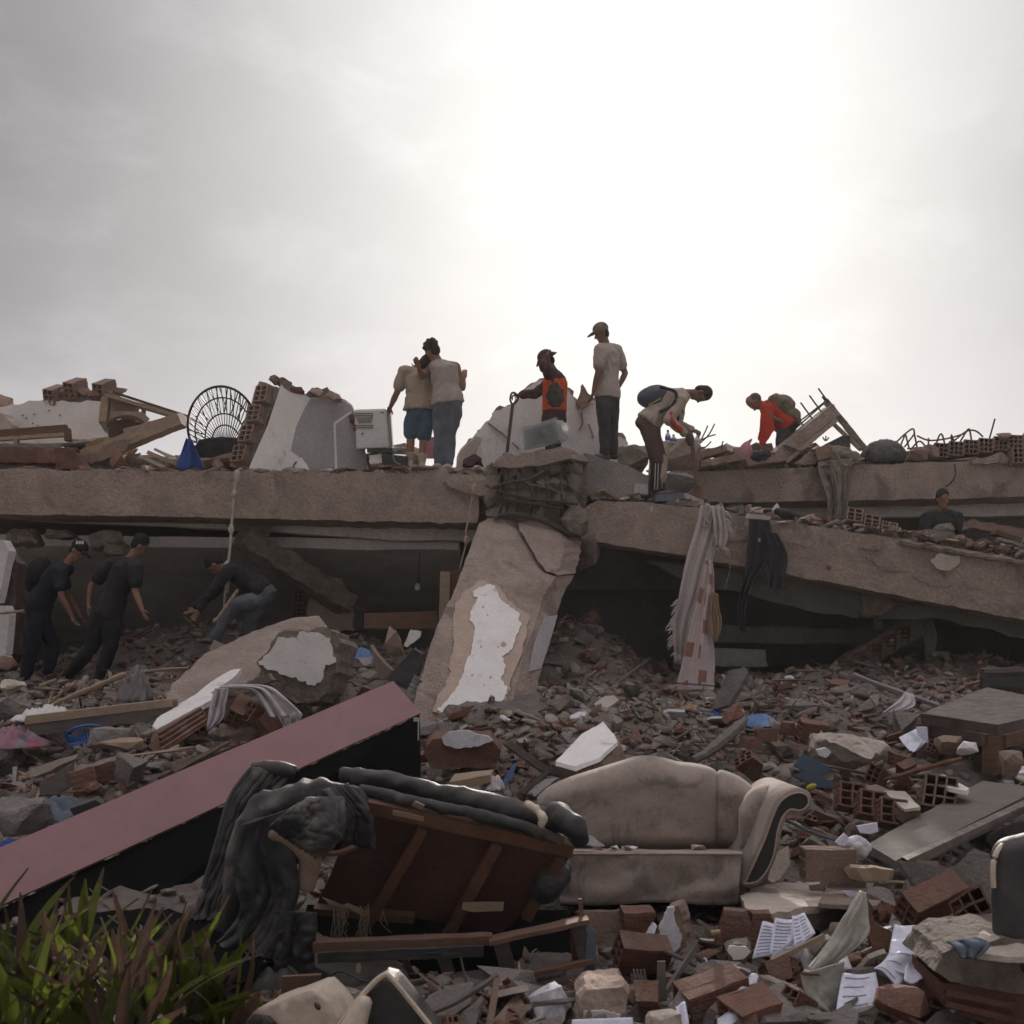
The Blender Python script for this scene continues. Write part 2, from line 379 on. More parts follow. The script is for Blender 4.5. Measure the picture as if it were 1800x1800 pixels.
# ---- mesh building
class MB:
 def __init__(s):
  s.v, s.f = [], []

 def add(s, vs_, fs_):
  o = len(s.v)
  s.v += [Vector(p) for p in vs_]
  s.f += [tuple(i + o for i in f) for f in fs_]
  return s

 def hexa(s, p):
  """eight corners: bottom loop 0-3, top loop 4-7"""
  return s.add(p, [(0, 3, 2, 1), (4, 5, 6, 7), (0, 1, 5, 4), (1, 2, 6, 5), (2, 3, 7, 6), (3, 0, 4, 7)])

 def box(s, c, size, rot=None):
  hx, hy, hz = size[0] / 2, size[1] / 2, size[2] / 2
  p = [Vector(q) for q in ((-hx, -hy, -hz), (hx, -hy, -hz), (hx, hy, -hz), (-hx, hy, -hz), (-hx, -hy, hz), (hx, -hy, hz), (hx, hy, hz), (-hx, hy, hz))]
  if rot is not None:
   m = rot if isinstance(rot, Matrix) else Euler(rot).to_matrix()
   p = [m @ q for q in p]
  c = Vector(c)
  return s.hexa([q + c for q in p])

 def bar(s, a, b, w, h, up=Vector((0, 0, 1))):
  a, b = Vector(a), Vector(b)
  t = (b - a).normalized()
  sd = t.cross(up)
  if sd.length < 1e-4:
   sd = t.cross(Vector((0, 1, 0)))
  sd.normalize()
  u = sd.cross(t)
  x, z = sd * (w / 2), u * (h / 2)
  return s.hexa([a - x - z, a + x - z, b + x - z, b - x - z, a - x + z, a + x + z, b + x + z, b - x + z])

 def prism(s, front, ext):
  """closed polygon front (list of points) pushed along ext"""
  n = len(front)
  ext = Vector(ext)
  a = [Vector(p) for p in front]
  s.add(a + [p + ext for p in a], [tuple(range(n)), tuple(range(2 * n - 1, n - 1, -1))] + [(i, i + n, (i + 1) % n + n, (i + 1) % n) for i in range(n)])
  return s

 def tube(s, pts, r, n=6, closed=False):
  pts = [Vector(p) for p in pts]
  rr = r if isinstance(r, (list, tuple)) else [r] * len(pts)
  o = len(s.v)
  ref = Vector((0.3, 0.2, 1)).normalized()
  m = len(pts)
  for i, p in enumerate(pts):
   t = (pts[(i + 1) % m] - pts[i - 1]) if closed else (pts[min(i + 1, m - 1)] - pts[max(i - 1, 0)])
   if t.length < 1e-7:
    t = Vector((0, 0, 1))
   t.normalize()
   x = t.cross(ref)
   if x.length < 0.05:
    x = t.cross(Vector((1, 0, 0)))
   x.normalize()
   y = t.cross(x)
   for k in range(n):
    a = 2 * math.pi * k / n
    s.v.append(p + (x * math.cos(a) + y * math.sin(a)) * rr[i])
  for i in range(m if closed else m - 1):
   j = (i + 1) % m
   for k in range(n):
    k2 = (k + 1) % n
    s.f.append((o + i * n + k, o + i * n + k2, o + j * n + k2, o + j * n + k))
  if not closed:
   s.f.append(tuple(o + k for k in range(n - 1, -1, -1)))
   s.f.append(tuple(o + (m - 1) * n + k for k in range(n)))
  return s

 def loft(s, rings, cap=True):
  """rings: list of (centre, axis_a, axis_b) ellipses"""
  n = 14
  o = len(s.v)
  for c, a, b in rings:
   c, a, b = Vector(c), Vector(a), Vector(b)
   for k in range(n):
    t = 2 * math.pi * k / n
    s.v.append(c + a * math.cos(t) + b * math.sin(t))
  m = len(rings)
  for i in range(m - 1):
   for k in range(n):
    k2 = (k + 1) % n
    s.f.append((o + i * n + k, o + i * n + k2, o + (i + 1) * n + k2, o + (i + 1) * n + k))
  if cap:
   s.f.append(tuple(o + k for k in range(n - 1, -1, -1)))
   s.f.append(tuple(o + (m - 1) * n + k for k in range(n)))
  return s

 def ball(s, c, a, b, d, n=12, m=8):
  """ellipsoid with half axes a, b, d (vectors)"""
  c, a, b, d = Vector(c), Vector(a), Vector(b), Vector(d)
  o = len(s.v)
  s.v.append(c + d)
  for i in range(1, m):
   ph = math.pi * i / m
   for k in range(n):
    t = 2 * math.pi * k / n
    s.v.append(c + d * math.cos(ph) + (a * math.cos(t) + b * math.sin(t)) * math.sin(ph))
  s.v.append(c - d)
  e = len(s.v) - 1
  for k in range(n):
   k2 = (k + 1) % n
   s.f.append((o, o + 1 + k, o + 1 + k2))
   s.f.append((e, o + 1 + (m - 2) * n + k2, o + 1 + (m - 2) * n + k))
   for i in range(m - 2):
    s.f.append((o + 1 + i * n + k, o + 1 + (i + 1) * n + k, o + 1 + (i + 1) * n + k2, o + 1 + i * n + k2))
  return s

 def sphere(s, c, r, n=10, m=6):
  return s.ball(c, (r, 0, 0), (0, r, 0), (0, 0, r), n, m)

 def capsule(s, p0, r0, p1, r1, n=10):
  p0, p1 = Vector(p0), Vector(p1)
  t = (p1 - p0)
  if t.length < 1e-5:
   return s.sphere(p0, max(r0, r1))
  t.normalize()
  pts = [p0 - t * r0 * 0.97, p0 - t * r0 * 0.72, p0 - t * r0 * 0.3, p0]
  rr = [r0 * 0.22, r0 * 0.7, r0 * 0.96, r0]
  pts += [p1, p1 + t * r1 * 0.3, p1 + t * r1 * 0.72, p1 + t * r1 * 0.97]
  rr += [r1, r1 * 0.96, r1 * 0.7, r1 * 0.22]
  return s.tube(pts, rr, n)

 def grid(s, pts):
  """rows of points -> sheet"""
  h, w = len(pts), len(pts[0])
  vs_ = [p for row in pts for p in row]
  return s.add(vs_, [(i * w + j, i * w + j + 1, (i + 1) * w + j + 1, (i + 1) * w + j) for i in range(h - 1) for j in range(w - 1)])

 def bm(s):
  b = bmesh.new()
  vv = [b.verts.new(p) for p in s.v]
  for f in s.f:
   try:
    b.faces.new([vv[i] for i in f])
   except ValueError:
    pass
  return b

def roughen(mb, cut=0.12, amp=0.015, freq=6.0, seed=0, octs=2, maxit=5):
 """triangulate, split edges longer than cut, push the points about with noise: broken or cast masonry"""
 b = mb.bm()
 bmesh.ops.remove_doubles(b, verts=b.verts, dist=1e-4)
 bmesh.ops.recalc_face_normals(b, faces=b.faces)
 bmesh.ops.triangulate(b, faces=b.faces)
 for _ in range(maxit):
  es = [e for e in b.edges if e.calc_length() > cut]
  if not es or len(b.faces) > 30000:
   break
  bmesh.ops.subdivide_edges(b, edges=es, cuts=1, use_grid_fill=False)
  bmesh.ops.triangulate(b, faces=[f for f in b.faces if len(f.verts) > 3])
 b.normal_update()
 off = Vector((seed * 3.17, seed * 1.3, seed * 7.7))
 for v in b.verts:
  q = v.co * freq + off
  dvec = noise.noise_vector(q)
  if octs > 1:
   dvec = dvec + noise.noise_vector(q * 2.7) * 0.5
  if octs > 2:
   dvec = dvec + noise.noise_vector(q * 6.1) * 0.3
  v.co += dvec * amp
 out = MB()
 b.verts.index_update()
 out.v = [v.co.copy() for v in b.verts]
 out.f = [tuple(v.index for v in f.verts) for f in b.faces]
 b.free()
 return out

def jag(poly, amp=6.0, step=14.0, seed=1, keep=()):
 """break up the straight sides of a picture-space outline; sides whose index is in keep stay straight"""
 r = rng(seed)
 out = []
 n = len(poly)
 for i in range(n):
  a, b = poly[i], poly[(i + 1) % n]
  out.append(tuple(a))
  if i in keep:
   continue
  L = math.hypot(b[0] - a[0], b[1] - a[1])
  k = int(L / step)
  if k < 1:
   continue
  nx, ny = -(b[1] - a[1]) / L, (b[0] - a[0]) / L
  for j in range(1, k + 1):
   t = (j + r.uniform(-0.3, 0.3)) / (k + 1)
   d_ = r.uniform(-amp, amp)
   q = [a[c] + (b[c] - a[c]) * t for c in range(len(a))]
   q[0] += nx * d_
   q[1] += ny * d_
   out.append(tuple(q))
 return out

def link(o):
 COL.objects.link(o)
 return o

def tag(o, label=None, cat=None, group=None, kind=None):
 if label:
  o['label'] = label
 if cat:
  o['category'] = cat
 if group:
  o['group'] = group
 if kind:
  o['kind'] = kind
 return o

def obj(name, mb, mat, parent=None, smooth=False, fix=True, base=None):
 """one mesh object from world-space points; its origin is put at its base"""
 b = mb.bm()
 if fix:
  bmesh.ops.recalc_face_normals(b, faces=b.faces)
 me = bpy.data.meshes.new(name)
 b.to_mesh(me)
 b.free()
 n = len(me.vertices)
 co = np.empty(n * 3)
 me.vertices.foreach_get('co', co)
 co = co.reshape(-1, 3)
 mn, mx = co.min(0), co.max(0)
 c = Vector(((mn[0] + mx[0]) / 2, (mn[1] + mx[1]) / 2, mn[2])) if base is None else Vector(base)
 co -= np.array(c)
 me.vertices.foreach_set('co', co.ravel())
 if mat is not None:
  me.materials.append(MATS[mat] if isinstance(mat, str) else mat)
 if smooth:
  me.polygons.foreach_set('use_smooth', [True] * len(me.polygons))
 me.update()
 o = bpy.data.objects.new(name, me)
 link(o)
 if parent is not None:
  o.parent = parent
  c = c - wloc(parent)
 o.location = c
 return o

def wloc(o):
 p = Vector(o.location)
 while o.parent is not None:
  o = o.parent
  p = p + Vector(o.location)
 return p

def thing(name, label, cat, loc, group=None):
 o = bpy.data.objects.new(name, None)
 o.empty_display_size = 0.1
 o.location = loc
 link(o)
 return tag(o, label, cat, group)

def solid(o, t):
 m = o.modifiers.new('thickness', 'SOLIDIFY')
 m.thickness = t
 m.offset = 0
 return o

def remesh(mb, voxel=0.012, smooth=3, folds=0.0, ffreq=(9, 9, 5), seed=0):
 """union of closed shapes -> one continuous surface"""
 b = mb.bm()
 bmesh.ops.recalc_face_normals(b, faces=b.faces)
 me = bpy.data.meshes.new('tmp')
 b.to_mesh(me)
 b.free()
 o = bpy.data.objects.new('tmp', me)
 link(o)
 m = o.modifiers.new('r', 'REMESH')
 m.mode = 'VOXEL'
 m.voxel_size = voxel
 if smooth:
  s = o.modifiers.new('s', 'SMOOTH')
  s.factor = 0.5
  s.iterations = smooth
 dg = bpy.context.evaluated_depsgraph_get()
 ev = o.evaluated_get(dg)
 me2 = bpy.data.meshes.new_from_object(ev)
 out = MB()
 if folds:
  nn = len(me2.vertices)
  nor = np.empty(nn * 3)
  me2.vertices.foreach_get('normal', nor)
  nor = nor.reshape(-1, 3)
  off = Vector((seed * 2.3, seed * 1.7, seed * 0.9))
  for i, v in enumerate(me2.vertices):
   c = v.co
   q = Vector((c.x * ffreq[0], c.y * ffreq[1], c.z * ffreq[2])) + off
   k = 1.0 - 2.0 * abs(noise.noise(q))
   k += 0.5 * noise.noise(q * 2.3)
   v.co = c + Vector(nor[i]) * (k * folds)
 out.v = [v.co.copy() for v in me2.vertices]
 out.f = [tuple(p.vertices) for p in me2.polygons]
 bpy.data.objects.remove(o)
 bpy.data.meshes.remove(me)
 bpy.data.meshes.remove(me2)
 return out

def catmull(pts, per=6):
 pts = [Vector(p) for p in pts]
 out = []
 n = len(pts)
 for i in range(n - 1):
  p0, p1, p2, p3 = pts[max(i - 1, 0)], pts[i], pts[i + 1], pts[min(i + 2, n - 1)]
  for k in range(per):
   t = k / per
   out.append(0.5 * ((2 * p1) + (-p0 + p2) * t + (2 * p0 - 5 * p1 + 4 * p2 - p3) * t * t + (-p0 + 3 * p1 - 3 * p2 + p3) * t ** 3))
 out.append(pts[-1])
 return out

# ---- the lie of the land
GY = [-40, 0, 3, 5, 6.5, 8, 10, 12, 14, 16, 20.5, 24, 30]
GZ = [-0.5, -0.4, -0.25, -0.03, 0.05, 0.25, 0.60, 0.90, 1.16, 1.27, 1.30, 0.6, -0.4]

def wob(x, y):
 return (0.05 * np.sin(1.7 * x + 0.6 * y + 0.4) + 0.05 * np.sin(-1.1 * x + 2.3 * y + 1.9) + 0.035 * np.sin(3.7 * x - 2.9 * y + 0.3)
   + 0.025 * np.sin(6.1 * x + 4.9 * y) + 0.016 * np.sin(11.3 * x - 9.1 * y + 2.0) + 0.012 * np.sin(17.0 * x + 15.1 * y + 1.0))

MOUNDS = [(-2.7, 9.3, 1.0, 0.9, 0.16), (1.4, 12.7, 1.6, 0.9, 0.12), (2.7, 7.2, 1.0, 0.8, 0.14), (2.4, 5.6, 0.9, 0.6, 0.10), (-0.2, 12.0, 0.7, 0.9, 0.10), (4.8, 14.5, 1.6, 1.0, 0.12), (0.85, 16.0, 0.75, 1.1, 0.75), (2.2, 14.4, 1.3, 0.9, -0.20), (-2.7, 16.3, 1.7, 0.95, 0.60), (-4.6, 16.6, 1.3, 0.9, 0.45), (5.2, 15.6, 1.5, 0.9, 0.22)]

def G(x, y):
 z = np.interp(y, GY, GZ) + wob(x, y)
 for mx, my, sx, sy, h in MOUNDS:
  z = z + h * np.exp(-((x - mx) / sx) ** 2 - ((y - my) / sy) ** 2)
 return z

def gz(x, y):
 return float(G(np.array(x), np.array(y)))

# ------------------------------------------------------------------ generic builders
def plane_of(pts):
 a, b, c = [P(*p) for p in pts]
 n = (b - a).cross(c - a).normalized()
 if n.y > 0:
  n = -n
 return a, n                                    # normal towards the camera

def on_plane(px, py, pl, off=0.0):
 a, n = pl
 o = Vector((0, 0, CZ))
 dr = P(px, py, 1.0) - o
 t = (a + n * off - o).dot(n) / dr.dot(n)
 return o + dr * t

def pts_of(poly, Y):
 """poly of (px,py) at depth Y (number, function or plane) or of (px,py,Y)"""
 out = []
 for p in poly:
  if len(p) == 3:
   out.append(P(*p))
  elif isinstance(Y, tuple):
   out.append(on_plane(p[0], p[1], Y))
  elif callable(Y):
   out.append(P(p[0], p[1], Y(p[0], p[1])))
  else:
   out.append(P(p[0], p[1], Y))
 return out

def slabp(name, poly, Y, ext, mat, parent=None, label=None, cat=None, group=None, cut=0.12, amp=0.01, freq=6.0, seed=1, smooth=False, octs=2):
 """a solid piece: outline set out at depth Y, given thickness ext"""
 mb = MB().prism(pts_of(poly, Y), ext)
 if cut:
  mb = roughen(mb, cut, amp, freq, seed, octs)
 o = obj(name, mb, mat, parent, smooth)
 if label:
  tag(o, label, cat, group)
 return o

def patch(name, poly, pl, thick, mat, parent, off=0.002, label=None, seed=1, amp=0.0):
 """a coat of plaster or paint: lies on plane pl, thick towards the viewer"""
 a, n = pl
 pts = [on_plane(p[0], p[1], pl, off) for p in poly]
 mb = MB().prism(pts, n * thick)
 if amp:
  mb = roughen(mb, 0.08, amp, 9.0, seed)
 o = obj(name, mb, mat, parent)
 if label:
  o['label'] = label
 return o

def hull(points):
 b = bmesh.new()
 for p in points:
  b.verts.new(p)
 r_ = bmesh.ops.convex_hull(b, input=b.verts)
 bad = [e for e in r_['geom_interior'] + r_['geom_unused'] if isinstance(e, bmesh.types.BMVert)]
 if bad:
  bmesh.ops.delete(b, geom=list(set(bad)), context='VERTS')
 b.verts.index_update()
 m = MB()
 m.v = [v.co.copy() for v in b.verts]
 m.f = [tuple(v.index for v in f.verts) for f in b.faces]
 b.free()
 return m

def lump(c, size, rot=(0, 0, 0), seed=1, n=16, boxy=0.6):
 """an angular broken block: hull of points near the faces of a box"""
 r = rng(seed)
 pts = []
 for _ in range(n):
  q = [r.uniform(-1, 1) for _ in range(3)]
  k = r.randrange(3)
  q[k] = math.copysign(1.0, q[k])
  mx = max(abs(t) for t in q)
  l2 = math.sqrt(sum(t * t for t in q))
  s = boxy / mx + (1 - boxy) / l2
  pts.append(Vector((q[0] * s * size[0] / 2, q[1] * s * size[1] / 2, q[2] * s * size[2] / 2)))
 m = Euler(rot).to_matrix()
 return hull([m @ p + Vector(c) for p in pts])

def chunk(name, px, py, Y, w, h, mat, seed=1, depth=None, rot=(0, 0, 0), parent=None, label=None, cat='rubble', group=None, amp=0.012, boxy=0.7, n=18, cut=0.07):
 """a broken block centred on picture position (px,py), w x h photo pixels"""
 k = Y / F
 sz = (w * k, (depth if depth else 0.5 * (w + h) * k), h * k)
 mb = roughen(lump(P(px, py, Y), sz, rot, seed, n, boxy), cut, amp, 9.0, seed, 3, 4)
 o = obj(name, mb, mat, parent)
 if label:
  tag(o, label, cat, group)
 return o

def hollow_brick_mb(L=0.29, H=0.19, D=0.14, nx=2, ny=3, t=0.012, ridges=True):
 """clay block with channels along its length L (x); H high (z), D deep (y)"""
 mb = MB()
 for i in range(nx + 1):
  y = -D / 2 + t / 2 + (D - t) * i / nx
  mb.box((0, y, 0), (L, t, H))
 for j in range(ny + 1):
  z = -H / 2 + t / 2 + (H - t) * j / ny
  mb.box((0, 0, z), (L - 0.002, D - 0.002, t - 0.001))
 if ridges:
  for j in range(5):
   z = -H / 2 + H * (j + 0.5) / 5
   for s in (-1, 1):
    mb.box((0, s * (D / 2 + 0.0015), z), (L - 0.004, 0.004, H * 0.12))
 return mb

def mesh_only(name, mb, mat):
 b = mb.bm()
 bmesh.ops.recalc_face_normals(b, faces=b.faces)
 me = bpy.data.meshes.new(name)
 b.to_mesh(me)
 b.free()
 me.materials.append(MATS[mat])
 return me

BRICK_ME = mesh_only('hollow_brick', roughen(hollow_brick_mb(), 0.1, 0.006, 14.0, 3, 2, 3), 'brick_red')
BRICK9_ME = mesh_only('hollow_brick_wide', roughen(hollow_brick_mb(0.30, 0.20, 0.19, 3, 3), 0.1, 0.006, 14.0, 5, 2, 3), 'brick_pale')
BRICK6_ME = mesh_only('hollow_brick_pale', roughen(hollow_brick_mb(), 0.1, 0.007, 14.0, 9, 2, 3), 'brick_pale')

def broken_brick(seed):
 r_ = rng(seed)
 b = roughen(hollow_brick_mb(), 0.09, 0.006, 14.0, seed, 2, 3).bm()
 for _ in range(2):
  no = Vector((r_.choice([-1, 1]), r_.uniform(-.9, .9), r_.uniform(-.9, .9))).normalized()
  g_ = bmesh.ops.bisect_plane(b, geom=list(b.verts) + list(b.edges) + list(b.faces), plane_co=no * r_.uniform(.06, .12), plane_no=no, clear_outer=True)
  bmesh.ops.holes_fill(b, edges=[e for e in b.edges if e.is_boundary], sides=0)
 b.verts.index_update()
 m = MB()
 m.v = [v.co.copy() for v in b.verts]
 m.f = [tuple(v.index for v in f.verts) for f in b.faces]
 b.free()
 return mesh_only('broken_brick', m, 'brick_red')

BROKEN_ME = [broken_brick(s_) for s_ in (3, 8, 13, 21, 34)]

def brick_at(me, loc, rot, parent=None, sc=1.0, name='hollow_brick', label=None, cat='brick', group=None):
 if label and me is BRICK_ME and not label.startswith(('large', 'broad')):
  me = BROKEN_ME[len(label) % 5]
 o = bpy.data.objects.new(name, me)
 link(o)
 o.rotation_euler = rot
 o.scale = (sc, sc, sc) if isinstance(sc, (int, float)) else sc
 if parent is not None:
  o.parent = parent
  loc = Vector(loc) - wloc(parent)
 o.location = loc
 if label:
  tag(o, label, cat, group)
 return o

def near_label(lb, size, px, marks, small=.17, large=.27):
 b_ = min(marks, key=lambda m: abs(m[0] - px))
 d_ = px - b_[0]
 rel = 'beside' if abs(d_) < 12 else (('just ' if abs(d_) < 45 else 'well ') + ('right of' if d_ > 0 else 'left of'))
 return ('small ' if size < small else ('larger ' if size > large else 'middling ')) + lb + ' ' + rel + ' the ' + b_[1]

MAT_WORD = {'brick_red': 'red brick bit', 'brick_pale': 'pale brick bit', 'mortar': 'mortar lump', 'plaster_cream': 'cream plaster bit', 'concrete_grey': 'grey concrete bit', 'concrete_tan': 'tan concrete bit', 'wood_pale': 'pale wood bit'}

# ------------------------------------------------------------------ ground
def make_ground():
 xs = np.arange(-9.0, 9.01, 0.09)
 ys = np.arange(1.0, 23.01, 0.09)
 X, Yv = np.meshgrid(xs, ys)
 Z = G(X, Yv)
 r = np.random.RandomState(3)
 Z = Z + r.normal(0, 0.012, Z.shape)
 edge = np.minimum(np.minimum((X + 9.0), (9.0 - X)), np.minimum(Yv - 1.0, 23.0 - Yv))
 Z = np.where(edge < 0.6, Z - (0.6 - edge) * 1.2, Z)
 h, w = X.shape
 co = np.stack([X, Yv, Z], -1).reshape(-1, 3)
 i, j = np.meshgrid(np.arange(h - 1), np.arange(w - 1), indexing='ij')
 q = np.stack([i * w + j, i * w + j + 1, (i + 1) * w + j + 1, (i + 1) * w + j], -1).reshape(-1, 4)
 me = bpy.data.meshes.new('ground')
 me.from_pydata(co.tolist(), [], q.tolist())
 me.materials.append(MATS['soil'])
 o = link(bpy.data.objects.new('ground', me))
 tag(o, 'dusty grey brown ground under the rubble slope', 'ground', kind='structure')
 mb = MB()
 n = 40
 rows = []
 for a in np.linspace(-1, 1, n):
  rows.append([Vector((math.copysign(abs(b) ** 3, b) * 440, 20 + math.copysign(abs(a) ** 3, a) * 440, -0.75)) for b in np.linspace(-1, 1, n)])
 mb.grid(rows)
 o2 = obj('plain', mb, 'far_ground')
 tag(o2, 'pale flat dusty land reaching to the horizon', 'ground', kind='structure')

make_ground()

# ------------------------------------------------------------------ left roof slab with its edge beam
roof = thing('roof_slab', 'long tan concrete roof slab with deep edge beam over the left-hand cave', 'concrete slab', P(300, 915, 15.5))
slabp('edge_beam', jag([(-160, 822), (400, 828), (700, 831), (868, 834), (866, 852), (842, 869), (838, 920), (600, 915), (300, 908), (-160, 902)], 2.2, 18, 3, keep=(7, 8, 9)), 15.5, (0, 0.8, 0.0), 'concrete_tan', roof, cut=0.10, amp=0.012, freq=4.0, seed=2, octs=3)
slabp('cracked_block', [(792, 856), (818, 866), (846, 872), (872, 868), (876, 838), (800, 836), (780, 846)], 15.44, (0, 0.2, 0), 'concrete_tan', roof, cut=0.07, amp=0.012, freq=7, seed=5, octs=3)
mb = MB()
mb.hexa([Vector(p) for p in ((-8.5, 16.31, 3.50), (-0.25, 16.31, 3.44), (0.2, 24.5, 3.44), (-8.5, 24.5, 3.50), (-8.5, 16.31, 3.86), (-0.25, 16.31, 3.80), (0.2, 24.5, 3.80), (-8.5, 24.5, 3.86))])
obj('deck', roughen(mb, 0.5, 0.015, 2, 1), 'concrete_grey', roof)
slabp('inner_beam', [(-160, 905), (300, 925), (460, 933), (700, 950), (840, 950), (840, 905), (-160, 890)], 16.32, (0, 0.25, 0), 'ceiling_paint', roof, cut=0.2, amp=0.01, freq=3, seed=4)
mb = MB().hexa([Vector(p) for p in ((-8.4, 16.58, 3.06), (-0.7, 16.58, 2.98), (-0.7, 20.4, 2.05), (-8.4, 20.4, 1.75), (-8.4, 16.58, 3.2), (-0.7, 16.58, 3.12), (-0.7, 20.4, 2.19), (-8.4, 20.4, 1.89))])
obj('ceiling_panel', roughen(mb, 0.4, 0.02, 2.0, 6), 'ceiling_paint', roof)
a, b = P(425, 945, 16.2), P(610, 1062, 16.9)
mb = MB().bar(a, b, 0.5, 0.26)
obj('broken_rib', roughen(mb, 0.08, 0.05, 5.0, 9, 3), 'concrete_broken', roof)
mb = MB().hexa([P(400, 925, 16.1), P(470, 945, 16.1), P(470, 945, 16.3), P(400, 925, 16.3), P(395, 915, 16.1), P(480, 918, 16.1), P(480, 918, 16.3), P(395, 915, 16.3)])
obj('broken_haunch', roughen(mb, 0.06, 0.02, 6.0, 19, 3), 'concrete_broken', roof)
for i, (px, py, w, h) in enumerate(((188, 952, 62, 38), (40, 946, 70, 34), (205, 968, 40, 28), (110, 940, 60, 16))):
 chunk('hanging_lump', px, py, 15.9, w, h, 'concrete_broken', seed=40 + i, parent=roof, depth=0.35, amp=0.03)
mb = MB().tube([P(738, 955, 16.7), P(737, 1000, 16.7), P(735, 1022, 16.7)], 0.006, 5)
fl = thing('lamp_flex', 'bare bulb on a short flex hanging from the dark ceiling', 'lamp', P(735, 1035, 16.7))
obj('flex', mb, 'black_metal', fl)
obj('bulb', MB().ball(P(734, 1032, 16.7), (0.04, 0, 0), (0, 0.04, 0), (0, 0, 0.055)), 'plastic_white', fl, True)
obj('socket', MB().tube([P(735, 1016, 16.7), P(735, 1024, 16.7)], 0.028, 8), 'plastic_black', fl)

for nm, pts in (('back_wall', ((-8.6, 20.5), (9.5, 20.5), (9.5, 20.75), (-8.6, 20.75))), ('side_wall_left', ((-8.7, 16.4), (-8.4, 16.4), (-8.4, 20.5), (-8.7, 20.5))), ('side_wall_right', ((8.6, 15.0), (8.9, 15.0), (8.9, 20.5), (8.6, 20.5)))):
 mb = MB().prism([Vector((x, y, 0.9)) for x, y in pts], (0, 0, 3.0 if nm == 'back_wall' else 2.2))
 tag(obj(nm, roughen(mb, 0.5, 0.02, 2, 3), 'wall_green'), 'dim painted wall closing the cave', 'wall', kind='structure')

pier = thing('brick_pier', 'dim hollow brick pier under the broken rib in the left-hand cave', 'brick pier', P(570, 1105, 17.3))
slabp('render_face', jag([(545, 1012), (600, 1018), (618, 1060), (622, 1110), (540, 1110)], 3, 16, 4), 17.2, (0.0, 0.2, 0), 'render_tan', pier, cut=0.12, amp=0.015)
for i in range(4):
 brick_at(BRICK_ME, P(530 - i * 2, 1028 + i * 24, 17.3), (0, 0, R(96)), pier, 0.95)
j = thing('door_jamb', 'pale upright timber jamb beside the leaning column', 'door jamb', P(785, 1100, 15.0))
obj('post', roughen(MB().bar(P(780, 1110, 15.0), P(783, 1005, 15.0), 0.12, 0.1, Vector((0, 1, 0))), 0.1, 0.004, 6, 2), 'wood_pale', j)
obj('lining', MB().bar(P(797, 1110, 15.06), P(802, 1003, 15.06), 0.12, 0.06, Vector((0, 1, 0))), 'wood_brown', j)
slabp('brown_board', [(640, 1078), (768, 1074), (770, 1106), (640, 1104)], 15.6, (0, 0.04, 0), 'wood_brown', None, 'low brown board standing at the back of the left-hand cave', 'board', cut=0.2, amp=0.004)
d0 = thing('broken_door', 'tall pale broken board leaning at the left edge beside the crouching men', 'door', P(-5, 1205, 14.1))  # broken door in two leaves with a dark edge
slabp('upper_leaf', [(-60, 946), (6, 950), (16, 968), (4, 1022), (-4, 1060), (-60, 1062)], 14.6, (0.05, 0.08, 0), 'ceiling_paint', d0, cut=0.12, amp=0.006)
slabp('lower_leaf', [(-60, 1065), (10, 1064), (16, 1080), (10, 1150), (-60, 1200)], 14.6, (0.05, 0.08, 0), 'ceiling_paint', d0, cut=0.12, amp=0.006)
slabp('dark_edge', [(16, 970), (30, 990), (24, 1150), (12, 1180), (18, 1064), (6, 1024)], 14.75, (0.03, 0.2, 0), 'wood_dark', d0, cut=0.12, amp=0.006)

# ------------------------------------------------------------------ upper right slab (behind) and tilted lower slab
up = thing('upper_slab', 'straight tan concrete slab edge behind the two bending workers', 'concrete slab', P(1560, 882, 17.0))
slabp('edge_beam', jag([(1190, 830), (1440, 821), (1640, 812), (1960, 804), (1960, 870), (1560, 879), (1195, 884)], 1.2, 40, 8), 17.0, (0, 0.8, 0), 'concrete_tan', up, cut=0.11, amp=0.01, freq=4, seed=8, octs=3)
mb = MB().hexa([Vector(p) for p in ((0.2, 17.81, 3.85), (9.2, 17.81, 3.95), (9.2, 24.5, 3.95), (0.21, 24.5, 3.85), (0.2, 17.81, 4.12), (9.2, 17.81, 4.22), (9.2, 24.5, 4.22), (0.21, 24.5, 4.12))])
obj('deck', roughen(mb, 0.5, 0.015, 2, 5), 'concrete_grey', up)
slabp('inner_beam', [(1230, 872), (1960, 864), (1960, 905), (1230, 912)], 17.85, (0, 0.25, 0), 'ceiling_paint', up, cut=0.25, amp=0.01)
mb = MB().hexa([Vector(p) for p in ((0.0, 19.4, 2.6), (9.2, 19.4, 2.6), (9.2, 19.6, 2.6), (0.0, 19.6, 2.6), (0.0, 19.4, 3.9), (9.2, 19.4, 3.9), (9.2, 19.6, 3.9), (0.0, 19.6, 3.9))])
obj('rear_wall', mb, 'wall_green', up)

def tiltY(px, py=0):
 return 15.5 - (px - 1000) / 900.0 * 1.2

